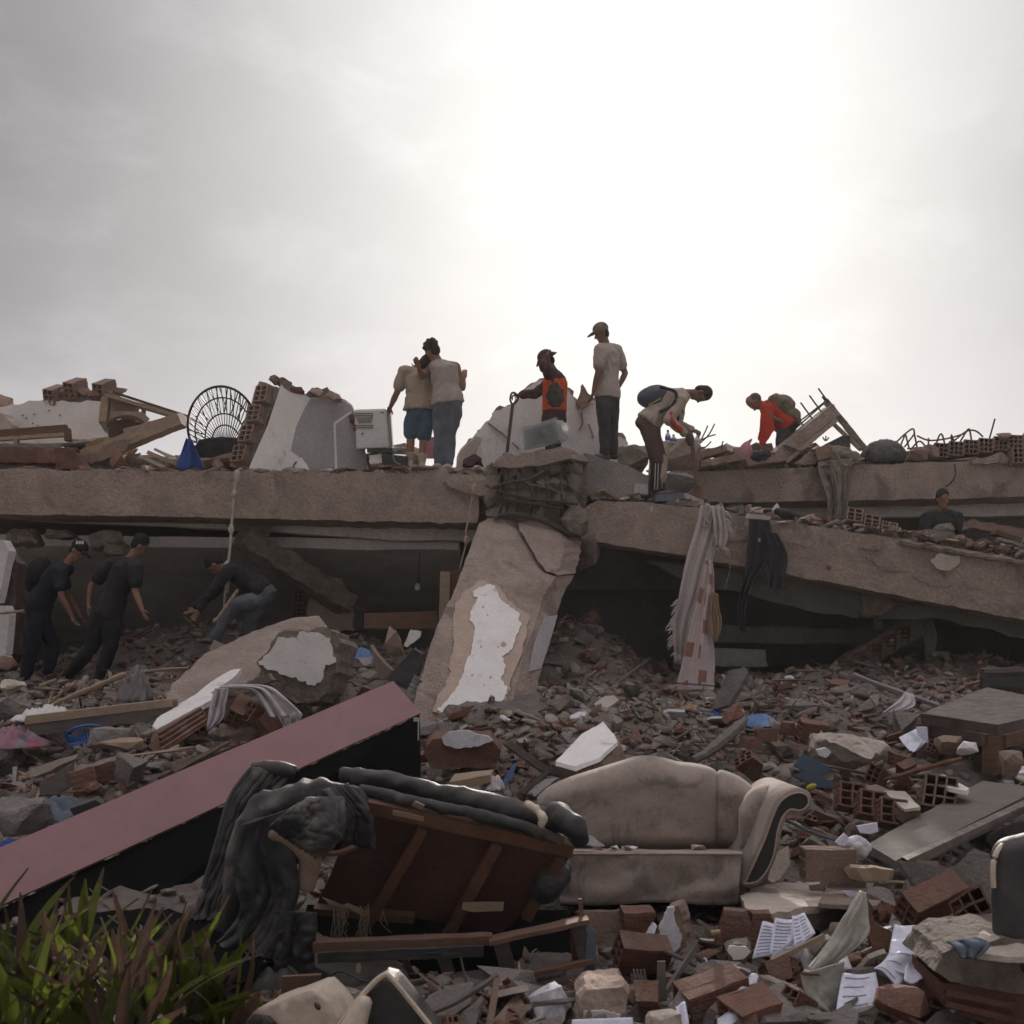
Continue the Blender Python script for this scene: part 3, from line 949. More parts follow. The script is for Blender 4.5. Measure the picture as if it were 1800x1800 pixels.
tilt = thing('tilted_floor_slab', 'tan concrete floor slab sloping down to the right with cloths hung on it', 'concrete slab', P(1400, 1012, 15.0))
T_TOP = [(1003, 908), (1050, 880), (1130, 882), (1230, 893), (1365, 915), (1580, 946), (1700, 966), (1960, 1010)]
T_BOT = [(1960, 1120), (1800, 1090), (1600, 1052), (1385, 1010), (1200, 976), (1012, 946)]
slabp('edge_beam', jag(T_TOP + T_BOT, 1.3, 20, 12), tiltY, (0, 0.5, 0.0), 'concrete_tan', tilt, cut=0.09, amp=0.008, freq=4.5, seed=14, octs=3)
pl_t = plane_of(((1050, 950, tiltY(1050)), (1050, 900, tiltY(1050)), (1700, 1000, tiltY(1700))))
for i, (px, py, w, h) in enumerate(((1560, 990, 70, 26), (1640, 1020, 60, 20), (1740, 1030, 80, 30), (1530, 960, 40, 16), (1410, 950, 50, 18), (1290, 940, 60, 20))):
 obj('spalled_patch', roughen(MB().prism([on_plane(p[0], p[1], pl_t, -0.012) for p in jag([(px + w * .5 * math.cos(t) + w * .15 * math.sin(3 * t + i), py + w * .5 * math.cos(t) * 0.17 + h * .5 * math.sin(t)) for t in np.linspace(0, 6.28, 11)[:-1]], 3, 7, i)], pl_t[1] * 0.02), 0.05, 0.006, 12, i, 2), 'concrete_tan', tilt)
obj('paint_patch', roughen(MB().prism([on_plane(p[0], p[1], pl_t, 0.0) for p in jag([(1634, 985), (1652, 972), (1668, 977), (1688, 978), (1686, 990), (1668, 1005), (1645, 1000)], 2, 9, 6)], pl_t[1] * 0.045), 0.06, 0.003, 9, 7), 'plaster_cream', tilt)
mb = MB()
for k in range(14):
 x = 1560 + k * 24
 y = np.interp(x, [1580, 1700, 1960], [946, 966, 1010]) + 4
 mb.add(lump(P(x, y, tiltY(x) - 0.02), (0.24, 0.12, 0.06), (0, 0.16, 0), 60 + k, 14, 0.8).v, [])
obj('cracked_lip', roughen(MB().tube([P(1580 + k * 30, float(np.interp(1580 + k * 30, [1580, 1700, 1960], [952, 972, 1016])) + (k % 3), tiltY(1580 + k * 30) - 0.03) for k in range(12)], 0.035, 6), 0.07, 0.02, 8, 3), 'concrete_broken', tilt)
mb = MB().hexa([P(1035, 940, 16.0), P(1960, 1105, 14.85), P(2050, 1085, 18.5), P(1010, 930, 19.3), P(1045, 902, 16.0), P(1960, 1022, 14.85), P(2050, 1030, 18.5), P(1020, 905, 19.3)])
obj('deck', roughen(mb, 0.4, 0.015, 3, 6), 'concrete_grey', tilt)
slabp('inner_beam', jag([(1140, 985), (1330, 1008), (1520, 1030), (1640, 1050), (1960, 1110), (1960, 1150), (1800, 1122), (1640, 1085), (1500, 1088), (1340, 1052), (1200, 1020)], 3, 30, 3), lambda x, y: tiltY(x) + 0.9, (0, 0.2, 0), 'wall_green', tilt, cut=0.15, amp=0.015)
chunk('hanging_lump', 1540, 1065, 15.6, 60, 46, 'concrete_broken', seed=77, parent=tilt, depth=0.4)
chunk('hanging_lump', 1034, 972, 15.55, 40, 70, 'concrete_broken', seed=78, parent=tilt, depth=0.3)
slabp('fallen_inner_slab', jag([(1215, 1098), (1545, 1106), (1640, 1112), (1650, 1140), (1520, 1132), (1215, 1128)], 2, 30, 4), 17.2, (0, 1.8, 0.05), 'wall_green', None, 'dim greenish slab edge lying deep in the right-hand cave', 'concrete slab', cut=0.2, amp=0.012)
slabp('plaster_slab', jag([(1240, 1140), (1345, 1142), (1350, 1172), (1240, 1170)], 2, 30, 4), 17.6, (0, 0.1, 0), 'ceiling_paint', None, 'dim plaster panel under the greenish slab in the right-hand cave', 'panel', cut=0.2, amp=0.01)

# ------------------------------------------------------------------ the leaning column
colm = thing('leaning_column', 'leaning broken concrete column with a ragged white plaster patch', 'column', P(810, 1285, 13.7))
C_PL = plane_of(((843, 918, 15.2), (725, 1258, 12.35), (880, 1290, 12.3)))
EXT = Vector((0.24, 0.42, 0.05))
mb = MB().prism([on_plane(p[0], p[1], C_PL) for p in jag([(843, 920), (858, 911), (884, 915), (902, 930), (916, 958), (930, 985), (948, 1006), (976, 1014), (956, 1048), (941, 1092), (920, 1155), (897, 1248), (884, 1300), (800, 1302), (720, 1288), (731, 1225), (749, 1158), (768, 1100), (796, 1044)], 1.2, 12, 21)], EXT)
obj('shaft', roughen(mb, 0.07, 0.008, 7.0, 4, 3), 'concrete_tan', colm)
mb = MB().prism([on_plane(p[0], p[1], C_PL, 0.012) for p in jag([(908, 918), (940, 917), (972, 925), (993, 954), (980, 1011), (958, 1004), (938, 972), (924, 948), (913, 932)], 2, 9, 3)], EXT * 0.95)
obj('broken_corner', roughen(mb, 0.06, 0.012, 9.0, 9, 3), 'concrete_tan', colm)
patch('render_coat', jag([(800, 1068), (818, 1040), (848, 1022), (870, 1030), (906, 1070), (930, 1082), (926, 1120), (905, 1180), (890, 1232), (884, 1268), (838, 1262), (786, 1266), (760, 1254), (768, 1230), (788, 1194), (798, 1130), (796, 1090)], 3.0, 10, 31), C_PL, 0.026, 'render_tan', colm, -0.002, amp=0.005)
WHITE = [(832, 1040), (845, 1033), (862, 1028), (869, 1031), (876, 1050), (890, 1064), (905, 1074), (913, 1080), (911, 1092), (917, 1100), (906, 1120), (900, 1143), (890, 1150), (881, 1155), (888, 1170), (886, 1182), (880, 1195), (892, 1212), (887, 1228), (872, 1246), (857, 1251), (835, 1241), (818, 1254), (800, 1259), (778, 1258), (768, 1250), (785, 1234), (800, 1216), (812, 1192), (820, 1165), (828, 1145), (834, 1118), (833, 1100), (825, 1092), (827, 1076), (836, 1062), (840, 1051), (832, 1049)]
patch('white_plaster', jag(WHITE, 1.8, 5, 33), C_PL, 0.016, 'plaster_white', colm, 0.026)
s1 = [on_plane(943, 1088, C_PL), on_plane(912, 1185, C_PL), on_plane(894, 1258, C_PL)]
side = [s1[0] + EXT * 0.35, s1[0] + EXT * 0.98, s1[1] * 0.55 + s1[0] * 0.45 + EXT * 1.0, s1[1] + EXT * 0.95, s1[1] + EXT * 0.4, (s1[0] + s1[1]) / 2 + EXT * 0.25]
nrm = (s1[0] - s1[2]).cross(EXT).normalized()
if nrm.x < 0:
 nrm = -nrm
mb = MB().prism([p + nrm * 0.004 for p in side], nrm * 0.014)
obj('side_plaster', roughen(mb, 0.1, 0.003, 7, 3), 'plaster_lilac', colm)
for i, (px, py, s) in enumerate(((885, 1133, 5), (849, 1067, 2), (830, 1187, 2), (862, 1191, 2.4), (846, 1137, 2), (857, 1081, 1.6), (803, 1252, 2), (851, 1204, 1.5), (876, 1137, 1.8))):
 r = rng(i)
 patch('paint_chip', [(px + math.cos(t) * s * r.uniform(0.7, 1.2), py + math.sin(t) * s * r.uniform(0.7, 1.3)) for t in np.linspace(0, 6.28, 8)[:-1]], C_PL, 0.003, 'render_tan', colm, 0.0415)

# ------------------------------------------------------------------ shattered beam joint with bare bars
jt = thing('shattered_joint', 'shattered concrete joint with bare reinforcing bars above the leaning column', 'concrete rubble', P(940, 940, 15.5))
slabp('core', jag([(862, 815), (1020, 812), (1040, 870), (1010, 940), (870, 925), (850, 870)], 5, 12, 5), 15.55, (0, 0.7, 0), 'concrete_broken', jt, cut=0.07, amp=0.05, freq=7, seed=3, octs=3)
r = rng(55)
for i in range(22):
 px = 868 + (i % 6) * 28 + r.uniform(-8, 8)
 py = 826 + (i // 6) * 26 + r.uniform(-7, 7)
 chunk('concrete_lump', px, py, 15.5, r.uniform(22, 40), r.uniform(18, 34), 'concrete_broken', seed=100 + i, parent=jt, depth=0.22, rot=(r.uniform(-.4, .4), r.uniform(-.6, .6), 0), amp=0.02)
chunk('concrete_lump', 1008, 918, 15.35, 56, 62, 'concrete_broken', seed=140, parent=jt, depth=0.4, amp=0.02, boxy=0.1)
for i, px in enumerate((880, 893, 912, 935, 962, 988)):
 mb = MB().tube(catmull([P(px + 4, 818, 15.42), P(px - 3, 850, 15.3), P(px + r.uniform(-4, 4), 880, 15.3), P(px - 4, 908, 15.38)], 4), 0.014, 6)
 obj('stirrup', mb, 'iron_dark', jt)
for i, pts in enumerate((((872, 864), (910, 872), (960, 880), (1015, 886)), ((878, 874), (925, 884), (990, 894)), ((868, 912), (888, 904), (915, 906), (950, 914), (985, 930), (1004, 942)), ((866, 856), (900, 848), (930, 842), (960, 826)))):
 obj('reinforcing_bar', MB().tube(catmull([P(x, y, 15.24) for x, y in pts], 5), 0.03 if i == 2 else 0.018, 7), 'iron_dark', jt)
mb = MB().prism(pts_of(jag([(866, 818), (880, 802), (930, 796), (985, 784), (1004, 790), (1030, 802), (1034, 812), (1000, 806), (960, 816), (905, 822)], 1.5, 12, 4), 15.3), (0, 0.8, 0.0))
obj('top_ledge', roughen(mb, 0.07, 0.015, 7, 5, 3), 'concrete_tan', jt)
blk = slabp('concrete_block', [(1026, 796), (1062, 806), (1100, 818), (1140, 836), (1139, 870), (1090, 876), (1040, 878), (1028, 850)], 15.6, (0.0, 0.8, 0.0), 'concrete_grey', None, 'smooth grey concrete block beside the shattered joint', 'concrete block', cut=0.1, amp=0.008, freq=4)
patch('paint_patch', [(1115, 850), (1138, 852), (1139, 869), (1114, 868)], plane_of(((1026, 870, 15.6), (1026, 820, 15.6), (1130, 860, 15.6))), 0.02, 'plaster_lilac', blk, 0.004)
chunk('concrete_block', 1180, 858, 16.3, 96, 52, 'concrete_grey', seed=201, depth=0.7, boxy=0.95, label='dark square concrete block behind the bending worker with the shovel', cat='concrete block', amp=0.012)
chunk('concrete_block', 1112, 806, 16.9, 58, 50, 'concrete_broken', seed=202, depth=0.5, boxy=0.8, label='stacked grey masonry lump between the standing man and the backpack worker', cat='concrete block')
chunk('masonry_block', 1195, 800, 16.7, 70, 62, 'concrete_tan', seed=203, depth=0.5, boxy=0.95, label='tan masonry block in front of the bending worker, with bottles on top', cat='concrete block', amp=0.015)

# ------------------------------------------------------------------ roof: wall fragments and debris, left to right
def brick_row(parent, pts, me, rot, sc=1.0, name='hollow_brick'):
 for i, (px, py, Y) in enumerate(pts):
  r = rng(i * 7 + int(px))
  brick_at(me, P(px, py, Y), tuple(a + r.uniform(-.08, .08) for a in rot), parent, sc, name)

wl = thing('fallen_wall', 'fallen white plastered wall with bricks along its top at far left of the roof', 'wall fragment', P(90, 775, 17.6))
slabp('plaster_face', jag([(-80, 706), (0, 716), (60, 704), (110, 704), (182, 706), (178, 726), (172, 742), (190, 764), (205, 775), (-80, 790)], 2.5, 12, 3, keep=(9,)), 17.5, (0, 0.06, 0), 'plaster_white', wl, cut=0.15, amp=0.006)
slabp('brick_core', jag([(60, 710), (80, 698), (110, 688), (120, 690), (150, 694), (182, 700), (195, 720), (200, 760), (210, 778), (60, 780)], 3, 12, 5), 17.57, (0, 0.2, 0), 'mortar', wl, cut=0.12, amp=0.02, octs=3)
for px, py, rz in ((133, 682, 0.35), (184, 684, 0.4), (98, 694, 0.3)):
 brick_at(BRICK6_ME, P(px, py, 17.6), (R(8), R(-24), R(70)), wl, 1.15)
for i, (px, py) in enumerate(((150, 690), (165, 693), (200, 692), (115, 690), (212, 688))):
 chunk('brick_crumb', px, py, 17.55, 28, 14, 'brick_pale', seed=300 + i, parent=wl, amp=0.012)
for i, (px, py) in enumerate(((60, 728), (46, 735), (66, 748), (40, 730), (22, 745), (86, 722), (58, 744), (105, 730))):
 patch('bullet_chip', [(px + math.cos(t) * 2.0, py + math.sin(t) * 1.5) for t in np.linspace(0, 6.28, 7)[:-1]], plane_of(((0, 760, 17.5), (0, 720, 17.5), (100, 740, 17.5))), 0.004, 'mortar', wl, 0.012)
chunk('brick_peak', 4, 704, 18.0, 34, 26, 'brick_pale', seed=311, label='small brick peak poking up at the far left edge of the roof', cat='rubble', amp=0.02)
slabp('white_flake', jag([(-30, 722), (8, 728), (22, 748), (12, 770), (-30, 768)], 2, 10, 3), 17.2, (0.05, 0.1, 0), 'plaster_cream', None, 'pale curved plaster flake at the far left roof edge', 'plaster', cut=0.1, amp=0.01)

sl = thing('brick_slab', 'dark red slab of hollow bricks lying on the far left roof edge', 'brick slab', P(60, 822, 16.0))
for i in range(6):
 px = -50 + i * 34
 brick_at(BRICK_ME, P(px, 800 + i * 0.5, 16.0), (0, R(-1), R(2)), sl, (0.84, 1.2, 1.05), 'hollow_brick')
slabp('mortar_bed', jag([(-90, 782), (60, 780), (118, 786), (140, 800), (148, 820), (120, 824), (-90, 824)], 2, 12, 5), 16.1, (0, 0.4, 0), 'mortar', sl, cut=0.12, amp=0.015)
slabp('split_slab', jag([(96, 786), (120, 786), (138, 800), (150, 824), (100, 826)], 2, 9, 5), 15.85, (0, 0.3, 0), 'brick_red', sl, cut=0.06, amp=0.014)
fr = thing('broken_window', 'broken brown wooden window frame resting on the red brick slab', 'window frame', P(60, 785, 16.4))
for a, b, w in (((0, 763), (118, 754), 0.10), ((0, 772), (115, 764), 0.05), ((118, 754), (120, 775), 0.08), ((4, 785), (112, 782), 0.04), ((30, 770), (28, 784), 0.05)):
 obj('rail', roughen(MB().bar(P(a[0], a[1], 16.4), P(b[0], b[1], 16.4), 0.09, w, Vector((0, 0, 1))), 0.15, 0.004, 7), 'wood_brown' if w > .06 else 'wood_pale', fr)
dsh = obj('dark_basin', MB().loft([(P(130, 792, 16.3), Vector((0.06, 0, 0)), Vector((0, 0.06, 0))), (P(131, 786, 16.3), Vector((0.13, 0, 0)), Vector((0, 0.13, 0.03))), (P(131, 778, 16.3), Vector((0.155, 0, 0.01)), Vector((0, 0.15, 0.04)))]), 'plastic_black', None, True)
tag(dsh, 'dark round basin among debris beside the red brick slab', 'basin')

slabp('reed_mat', jag([(120, 775), (205, 770), (240, 790), (210, 812), (150, 815), (130, 800)], 3, 10, 4), 16.9, (0, 0.06, 0.02), 'cloth_ochre', None, 'frayed straw coloured panel sagging below the white wall', 'panel', cut=0.06, amp=0.02, freq=14)

cb = thing('arched_cabinet', 'collapsed wooden cabinet with an arched niche leaning on the left roof', 'cabinet', P(255, 780, 17.0))
obj('top_rail', roughen(MB().bar(P(190, 697, 17.0), P(330, 738, 17.0), 0.3, 0.05), 0.15, 0.006, 6), 'wood_pale', cb)
obj('top_edge', MB().bar(P(200, 690, 16.9), P(330, 732, 16.9), 0.08, 0.03), 'wood_dark', cb)
obj('left_stile', roughen(MB().bar(P(187, 698, 16.95), P(182, 742, 16.95), 0.1, 0.12, Vector((0, 1, 0))), 0.1, 0.008, 7), 'wood_pale', cb)
slabp('back_panel', [(192, 702), (238, 715), (250, 738), (192, 734)], 17.15, (0, 0.03, 0), 'wood_pale', cb, cut=0.2, amp=0.004)
arch = [(190, 742)] + [(222 + 34 * math.cos(t), 752 - 20 * math.sin(t)) for t in np.linspace(math.pi, 0.3, 9)] + [(262, 735), (250, 724), (192, 722)]
slabp('arch_panel', arch, 17.0, (0, 0.04, 0), 'plaster_cream', cb, cut=0)
obj('arch_rim', MB().tube([P(222 + 33 * math.cos(t), 753 - 21 * math.sin(t), 16.97) for t in np.linspace(math.pi, 0.2, 12)], 0.022, 6), 'wood_brown', cb)
slabp('niche', [(190, 770), (192, 742), (222, 734), (252, 742), (250, 770), (222, 776)], 17.2, (0, 0.05, 0), 'wood_dark', cb, cut=0)
for px in (240, 252):
 obj('slat', MB().bar(P(px, 716, 17.05), P(px + 2, 742, 17.05), 0.05, 0.04, Vector((0, 1, 0))), 'wood_pale', cb)
for k, (a, b, Y, w, h, mt, lb) in enumerate((
  ((150, 806), (320, 738), 16.3, 0.28, 0.16, 'wood_pale', 'thick pale plank leaning up towards the arched cabinet'),
  ((225, 768), (325, 738), 16.5, 0.3, 0.15, 'concrete_tan', 'split tan beam lying across the planks left of the wire chair'),
  ((260, 795), (315, 818), 16.1, 0.1, 0.05, 'wood_pale', 'short pale slat sliding down beside the blue cloth'),
  ((272, 790), (322, 812), 16.35, 0.07, 0.04, 'plastic_white', 'short white slat beside the blue cloth'),
  ((245, 802), (292, 822), 16.05, 0.06, 0.04, 'plaster_cream', 'thin cream slat lying flat on the left roof edge'))):
 tag(obj('plank', roughen(MB().bar(P(a[0], a[1], Y), P(b[0], b[1], Y), w, h), 0.08, 0.012, 7, k + 1), mt), lb, 'plank')
slabp('brown_slab', jag([(150, 800), (200, 776), (228, 772), (222, 790), (190, 806), (160, 815)], 2, 10, 5), 16.15, (0, 0.1, 0.02), 'brick_pale', None, 'flat broken brown panel under the leaning planks', 'panel', cut=0.07, amp=0.012)

# ------------------------------------------------------------------ wire egg chair
eg = thing('wire_chair', 'round black wire basket chair standing on the left roof', 'chair', P(388, 822, 16.2))
cxp, cyp, Yc = 391, 752, 16.2

def disc(a, rad, back):
 """point on the chair's bowl: rim ellipse 61x70 px, hub set back"""
 c = P(cxp, cyp, Yc)
 k = Yc / F
 dx, dz = math.cos(a) * 61 * k, math.sin(a) * 70 * k
 hub = Vector((-3 * k, 0.34, -34 * k))
 rim = Vector((dx, -0.10 * math.sin(a), dz))
 q = hub.lerp(rim, rad)
 q.y = hub.y * (1 - rad ** 2.2) + rim.y
 return c + q

obj('rim', MB().tube([disc(a, 1.0, 0) for a in np.linspace(0, 2 * math.pi, 48, endpoint=False)], 0.016, 6, True), 'black_metal', eg)
for rd in (0.42, 0.60, 0.84):
 obj('hoop', MB().tube([disc(a, rd, 0) for a in np.linspace(0, 2 * math.pi, 40, endpoint=False)], 0.010, 5, True), 'black_metal', eg)
for i in range(44):
 a = 2 * math.pi * i / 44
 obj('spoke', MB().tube([disc(a, t, 0) for t in (0.05, 0.3, 0.55, 0.8, 1.0)], 0.0065, 4), 'black_metal', eg)
for i in range(40):
 a = 2 * math.pi * i / 40
 s = 0.2 if i % 2 else -0.2
 obj('cross_wire', MB().tube([disc(a, 0.60, 0), disc(a + s * .6, 0.80, 0), disc(a + s, 1.0, 0)], 0.0075, 4), 'black_metal', eg)
slabp('seat_pad', [(340, 790), (350, 772), (390, 766), (432, 772), (440, 796), (428, 818), (352, 820)], 16.32, (0, 0.12, 0), 'cloth_black', eg, cut=0.1, amp=0.02, smooth=True)

mb = MB()
rows = []
for i in range(11):
 t = i / 10
 row = []
 for k in range(9):
  u = k / 8
  l, rr_ = 328 - 20 * t, 336 + 24 * t
  px = l + (rr_ - l) * u
  py = 770 + 54 * t + 3 * math.sin(u * 7)
  row.append(P(px, py, 15.95 + 0.06 * math.sin(u * 9 + 2 * t) - 0.1 * t))
 rows.append(row)
mb.grid(rows)
tag(solid(obj('blue_cloth', mb, 'cloth_blue', None, True), 0.012), 'bright blue cloth heaped at the foot of the wire chair', 'cloth')

# ------------------------------------------------------------------ big white wall fragment with bricks on its left edge
wf = thing('wall_fragment', 'tall broken wall fragment with white and grey paint and a ragged brick top', 'wall fragment', P(540, 832, 16.1))
WF_PL = plane_of(((440, 835, 15.9), (495, 680, 16.0), (645, 835, 16.4)))
front = [(436, 826), (470, 748), (494, 676), (510, 690), (530, 694), (545, 700), (560, 700), (585, 688), (600, 700), (618, 712), (628, 740), (640, 765), (646, 834), (560, 834)]
patch('plaster_face', jag(front, 2, 11, 8, keep=(0, 1, 12, 13)), WF_PL, 0.02, 'plaster_white', wf, 0.0)
patch('grey_paint', [(511, 792), (520, 752), (533, 722), (546, 700), (562, 701), (585, 690), (602, 704), (618, 714), (628, 742), (640, 766), (646, 834), (548, 834), (540, 826), (530, 806)], WF_PL, 0.004, 'plaster_lilac', wf, 0.0205)
patch('white_line', [(586, 743), (617, 722), (618, 726), (590, 746), (593, 828), (589, 828)], WF_PL, 0.003, 'plaster_white', wf, 0.0255)
back = Vector((-0.30, 0.16, 0.035))
core = [(438, 826), (470, 750), (494, 678), (484, 662), (500, 668), (522, 680), (538, 694), (550, 684), (575, 680), (592, 694), (606, 706), (624, 728), (640, 760), (646, 830)]
mb = MB().prism([on_plane(p[0], p[1], WF_PL, -0.004) for p in jag(core, 3, 9, 9, keep=(0, 1))], Vector((-0.05, 0.22, 0.02)))
obj('brick_core', roughen(mb, 0.09, 0.014, 9, 3, 3), 'mortar', wf)
e0, e1 = on_plane(440, 822, WF_PL), on_plane(492, 682, WF_PL)
mb = MB().prism([e0 + Vector((-0.01, 0.03, 0)), e1 + Vector((-0.01, 0.03, 0)), e1 + back * 1.0 + Vector((0, 0, .09)), e0 + back * 1.0], Vector((0.02, 0.16, 0)))
obj('end_mortar', roughen(mb, 0.07, 0.02, 9, 13, 3), 'mortar', wf)
ang = math.atan2(e1.x - e0.x, e1.z - e0.z)
for i in range(4):
 c = e0.lerp(e1, (i + 0.5) / 4) + back * 0.5 + Vector((-0.02, -0.03, 0.02))
 brick_at(BRICK6_ME, c, (0, ang, R(62)), wf, (0.5, 1.45, 1.2))
for i, (px, py, me_) in enumerate(((500, 674, 0), (522, 686, 0), (558, 690, 1), (588, 698, 1), (484, 668, 1))):
 chunk('brick_crumb', px, py, 16.1, 26, 15, 'brick_red' if me_ == 0 else 'brick_pale', seed=340 + i, parent=wf, rot=(0, 0.5, 0), amp=0.02, depth=0.2)
for i, (px, py) in enumerate(((622, 738), (630, 752), (636, 762), (642, 775))):
 chunk('brick_crumb', px, py, 16.3, 16, 18, 'brick_red', seed=350 + i, parent=wf, amp=0.02, depth=0.2)
obj('bent_bar', MB().tube(catmull([P(521, 812, 15.8), P(516, 820, 15.75), P(524, 832, 15.7)], 4), 0.012, 5), 'rust', wf)
slabp('plaster_chip', jag([(516, 826), (530, 804), (544, 826), (530, 832)], 1, 8, 3), 15.8, (0, 0.05, 0), 'plaster_white', None, 'small white plaster chip standing at the foot of the wall fragment', 'plaster', cut=0.06, amp=0.006)

# ------------------------------------------------------------------ white appliance and black box under it
ap = thing('white_appliance', 'white plastic kitchen appliance with vents under the leaning hand', 'appliance', P(655, 790, 16.3))
mb = MB().hexa([P(626, 790, 16.2), P(686, 788, 16.2), P(690, 786, 16.75), P(632, 788, 16.75), P(622, 720, 16.2), P(680, 718, 16.2), P(686, 718, 16.75), P(630, 720, 16.75)])
b_ = mb.bm()
bmesh.ops.bevel(b_, geom=list(b_.edges), offset=0.025, segments=3, affect='EDGES', profile=0.5)
m2 = MB()
b_.verts.index_update()
m2.v = [v.co.copy() for v in b_.verts]
m2.f = [tuple(v.index for v in f.verts) for f in b_.faces]
b_.free()
obj('body', m2, 'plastic_white', ap)
obj('side_panel', MB().hexa([P(684, 788, 16.19), P(690, 788, 16.3), P(692, 786, 16.75), P(687, 786, 16.75), P(681, 722, 16.19), P(686, 722, 16.3), P(688, 722, 16.75), P(683, 722, 16.75)]), 'plastic_grey', ap)
for i, (y0, y1) in enumerate(((726, 727.5), (730, 731.5), (747, 748.5), (751, 752.5))):
 obj('vent_slot', MB().hexa([P(624, y1, 16.19), P(656, y1, 16.19), P(656, y1, 16.21), P(624, y1, 16.21), P(624, y0, 16.19), P(656, y0, 16.19), P(656, y0, 16.21), P(624, y0, 16.21)]), 'wood_brown', ap)
slabp('window', [(626, 734), (655, 733), (653, 743), (630, 744)], 16.192, (0, 0.01, 0), 'plastic_grey', ap, cut=0)
slabp('badge', [(668, 724), (675, 724), (675, 726.5), (668, 726.5)], 16.194, (0, 0.008, 0), 'plastic_grey', ap, cut=0)
bb = thing('black_box', 'black low box with a looped cable under the white appliance', 'box', P(680, 815, 16.05))
obj('tray', MB().hexa([P(645, 796, 15.9), P(690, 794, 15.9), P(706, 792, 16.6), P(650, 792, 16.6), P(645, 788, 15.9), P(690, 787, 15.9), P(706, 786, 16.6), P(650, 787, 16.6)]), 'plastic_black', bb)
obj('case', MB().hexa([P(672, 816, 15.88), P(716, 818, 15.88), P(726, 814, 16.4), P(676, 812, 16.4), P(672, 797, 15.88), P(714, 802, 15.88), P(724, 800, 16.4), P(676, 796, 16.4)]), 'plastic_black', bb)
obj('cable', MB().tube(catmull([P(698, 790, 15.85), P(691, 800, 15.83), P(695, 812, 15.83), P(704, 816, 15.83)], 5), 0.009, 5), 'plastic_grey', bb)
slabp('white_block', jag([(648, 800), (672, 798), (672, 814), (650, 816)], 1.5, 8, 3), 15.95, (0, 0.2, 0), 'plaster_white', None, 'small white plaster block under the black box', 'plaster', cut=0.06, amp=0.01)

r = rng(91)
for i in range(64):
 px = r.uniform(-20, 865)
 Y = r.uniform(15.56, 16.0)
 zz = 3.87 + r.uniform(0, 0.05)
 c = Vector(((px - CX) / F * Y, Y, zz))
 mat_ = r.choice(['brick_red', 'brick_pale', 'mortar', 'plaster_cream', 'concrete_grey', 'mortar'])
 sz = r.uniform(0.12, 0.4)
 mb = roughen(lump(c, (sz, r.uniform(0.1, 0.25), r.uniform(0.03, 0.09)), (r.uniform(-.15, .15), r.uniform(-.15, .15), r.uniform(0, 3)), 400 + i, 14, 0.85), 0.1, 0.012, 9, i, 2, 2)
 tag(obj('roof_fragment', mb, mat_), near_label('flat ' + MAT_WORD[mat_] + ' on the roof edge', sz, px, ((60, 'red brick slab'), (200, 'leaning planks'), (335, 'blue cloth'), (390, 'wire chair'), (440, 'hanging rope'), (540, 'wall fragment'), (650, 'white appliance'), (740, 'embracing pair'), (840, 'ochre rope')), .2, .32), 'rubble', 'fragments along the left roof edge')
for i in range(46):
 px, Y = r.uniform(-30, 430), r.uniform(16.2, 17.4)
 sz = r.uniform(0.2, 0.6)
 mat_ = r.choice(['brick_pale', 'mortar', 'concrete_tan', 'brick_red', 'plaster_cream', 'concrete_grey'])
 c = Vector(((px - CX) / F * Y, Y, 3.92 + (Y - 16.1) * 0.22 + r.uniform(0, .14)))
 mb = roughen(lump(c, (sz, r.uniform(0.2, 0.4), r.uniform(0.08, 0.24)), (r.uniform(-.3, .3), r.uniform(-.4, .4), r.uniform(0, 3)), 1400 + i, 14, 0.8), 0.1, 0.016, 9, i, 2, 2)
 tag(obj('roof_fragment', mb, mat_), near_label('heaped-up ' + MAT_WORD[mat_] + ' on the left roof', sz, px, ((40, 'red brick slab'), (131, 'dark basin'), (200, 'leaning planks'), (260, 'arched cabinet'), (335, 'blue cloth'), (400, 'wire chair')), .3, .45), 'rubble', 'heaped fragments on the left roof')
slabp('pale_floor_strip', jag([(645, 826), (760, 820), (870, 826), (872, 834), (640, 836)], 1.5, 14, 5), 15.6, (0, 0.5, 0.03), 'plaster_cream', None, 'pale strip of floor screed under the embracing pair', 'floor screed', cut=0.08, amp=0.008)

# ------------------------------------------------------------------ white broken wall behind the shovel worker
wm = thing('ruined_wall', 'jagged white plaster wall rising behind the shovel worker', 'wall fragment', P(950, 832, 17.3))
WMP = [(798, 842), (806, 796), (818, 780), (836, 762), (860, 738), (870, 722), (902, 712), (913, 692), (936, 676), (952, 668), (985, 672), (1000, 688), (1012, 706), (1016, 722), (1028, 700), (1050, 706), (1066, 745), (1098, 772), (1106, 800), (1104, 842)]
slabp('plaster_face', jag(WMP, 2.5, 9, 12, keep=(18, 19)), 17.3, (0, 0.05, 0), 'plaster_white', wm, cut=0.12, amp=0.006)
slabp('brick_core', jag([(x + (3 if x < 960 else 2), y + (-5 if i not in (0, 19) else 0)) for i, (x, y) in enumerate(WMP)], 4, 8, 13), 17.36, (0, 0.14, 0), 'mortar', wm, cut=0.1, amp=0.014)
slabp('tinted_edge', jag([(800, 840), (807, 798), (836, 766), (846, 768), (836, 800), (830, 840)], 1.5, 9, 4), 17.28, (0, 0.03, 0), 'plaster_cream', wm, cut=0.12, amp=0.004)
slabp('exposed_brick', jag([(1012, 712), (1020, 690), (1024, 674), (1032, 690), (1040, 694), (1034, 712), (1024, 718)], 1.5, 7, 4), 17.2, (0, 0.12, 0), 'brick_pale', wm, cut=0.06, amp=0.02)
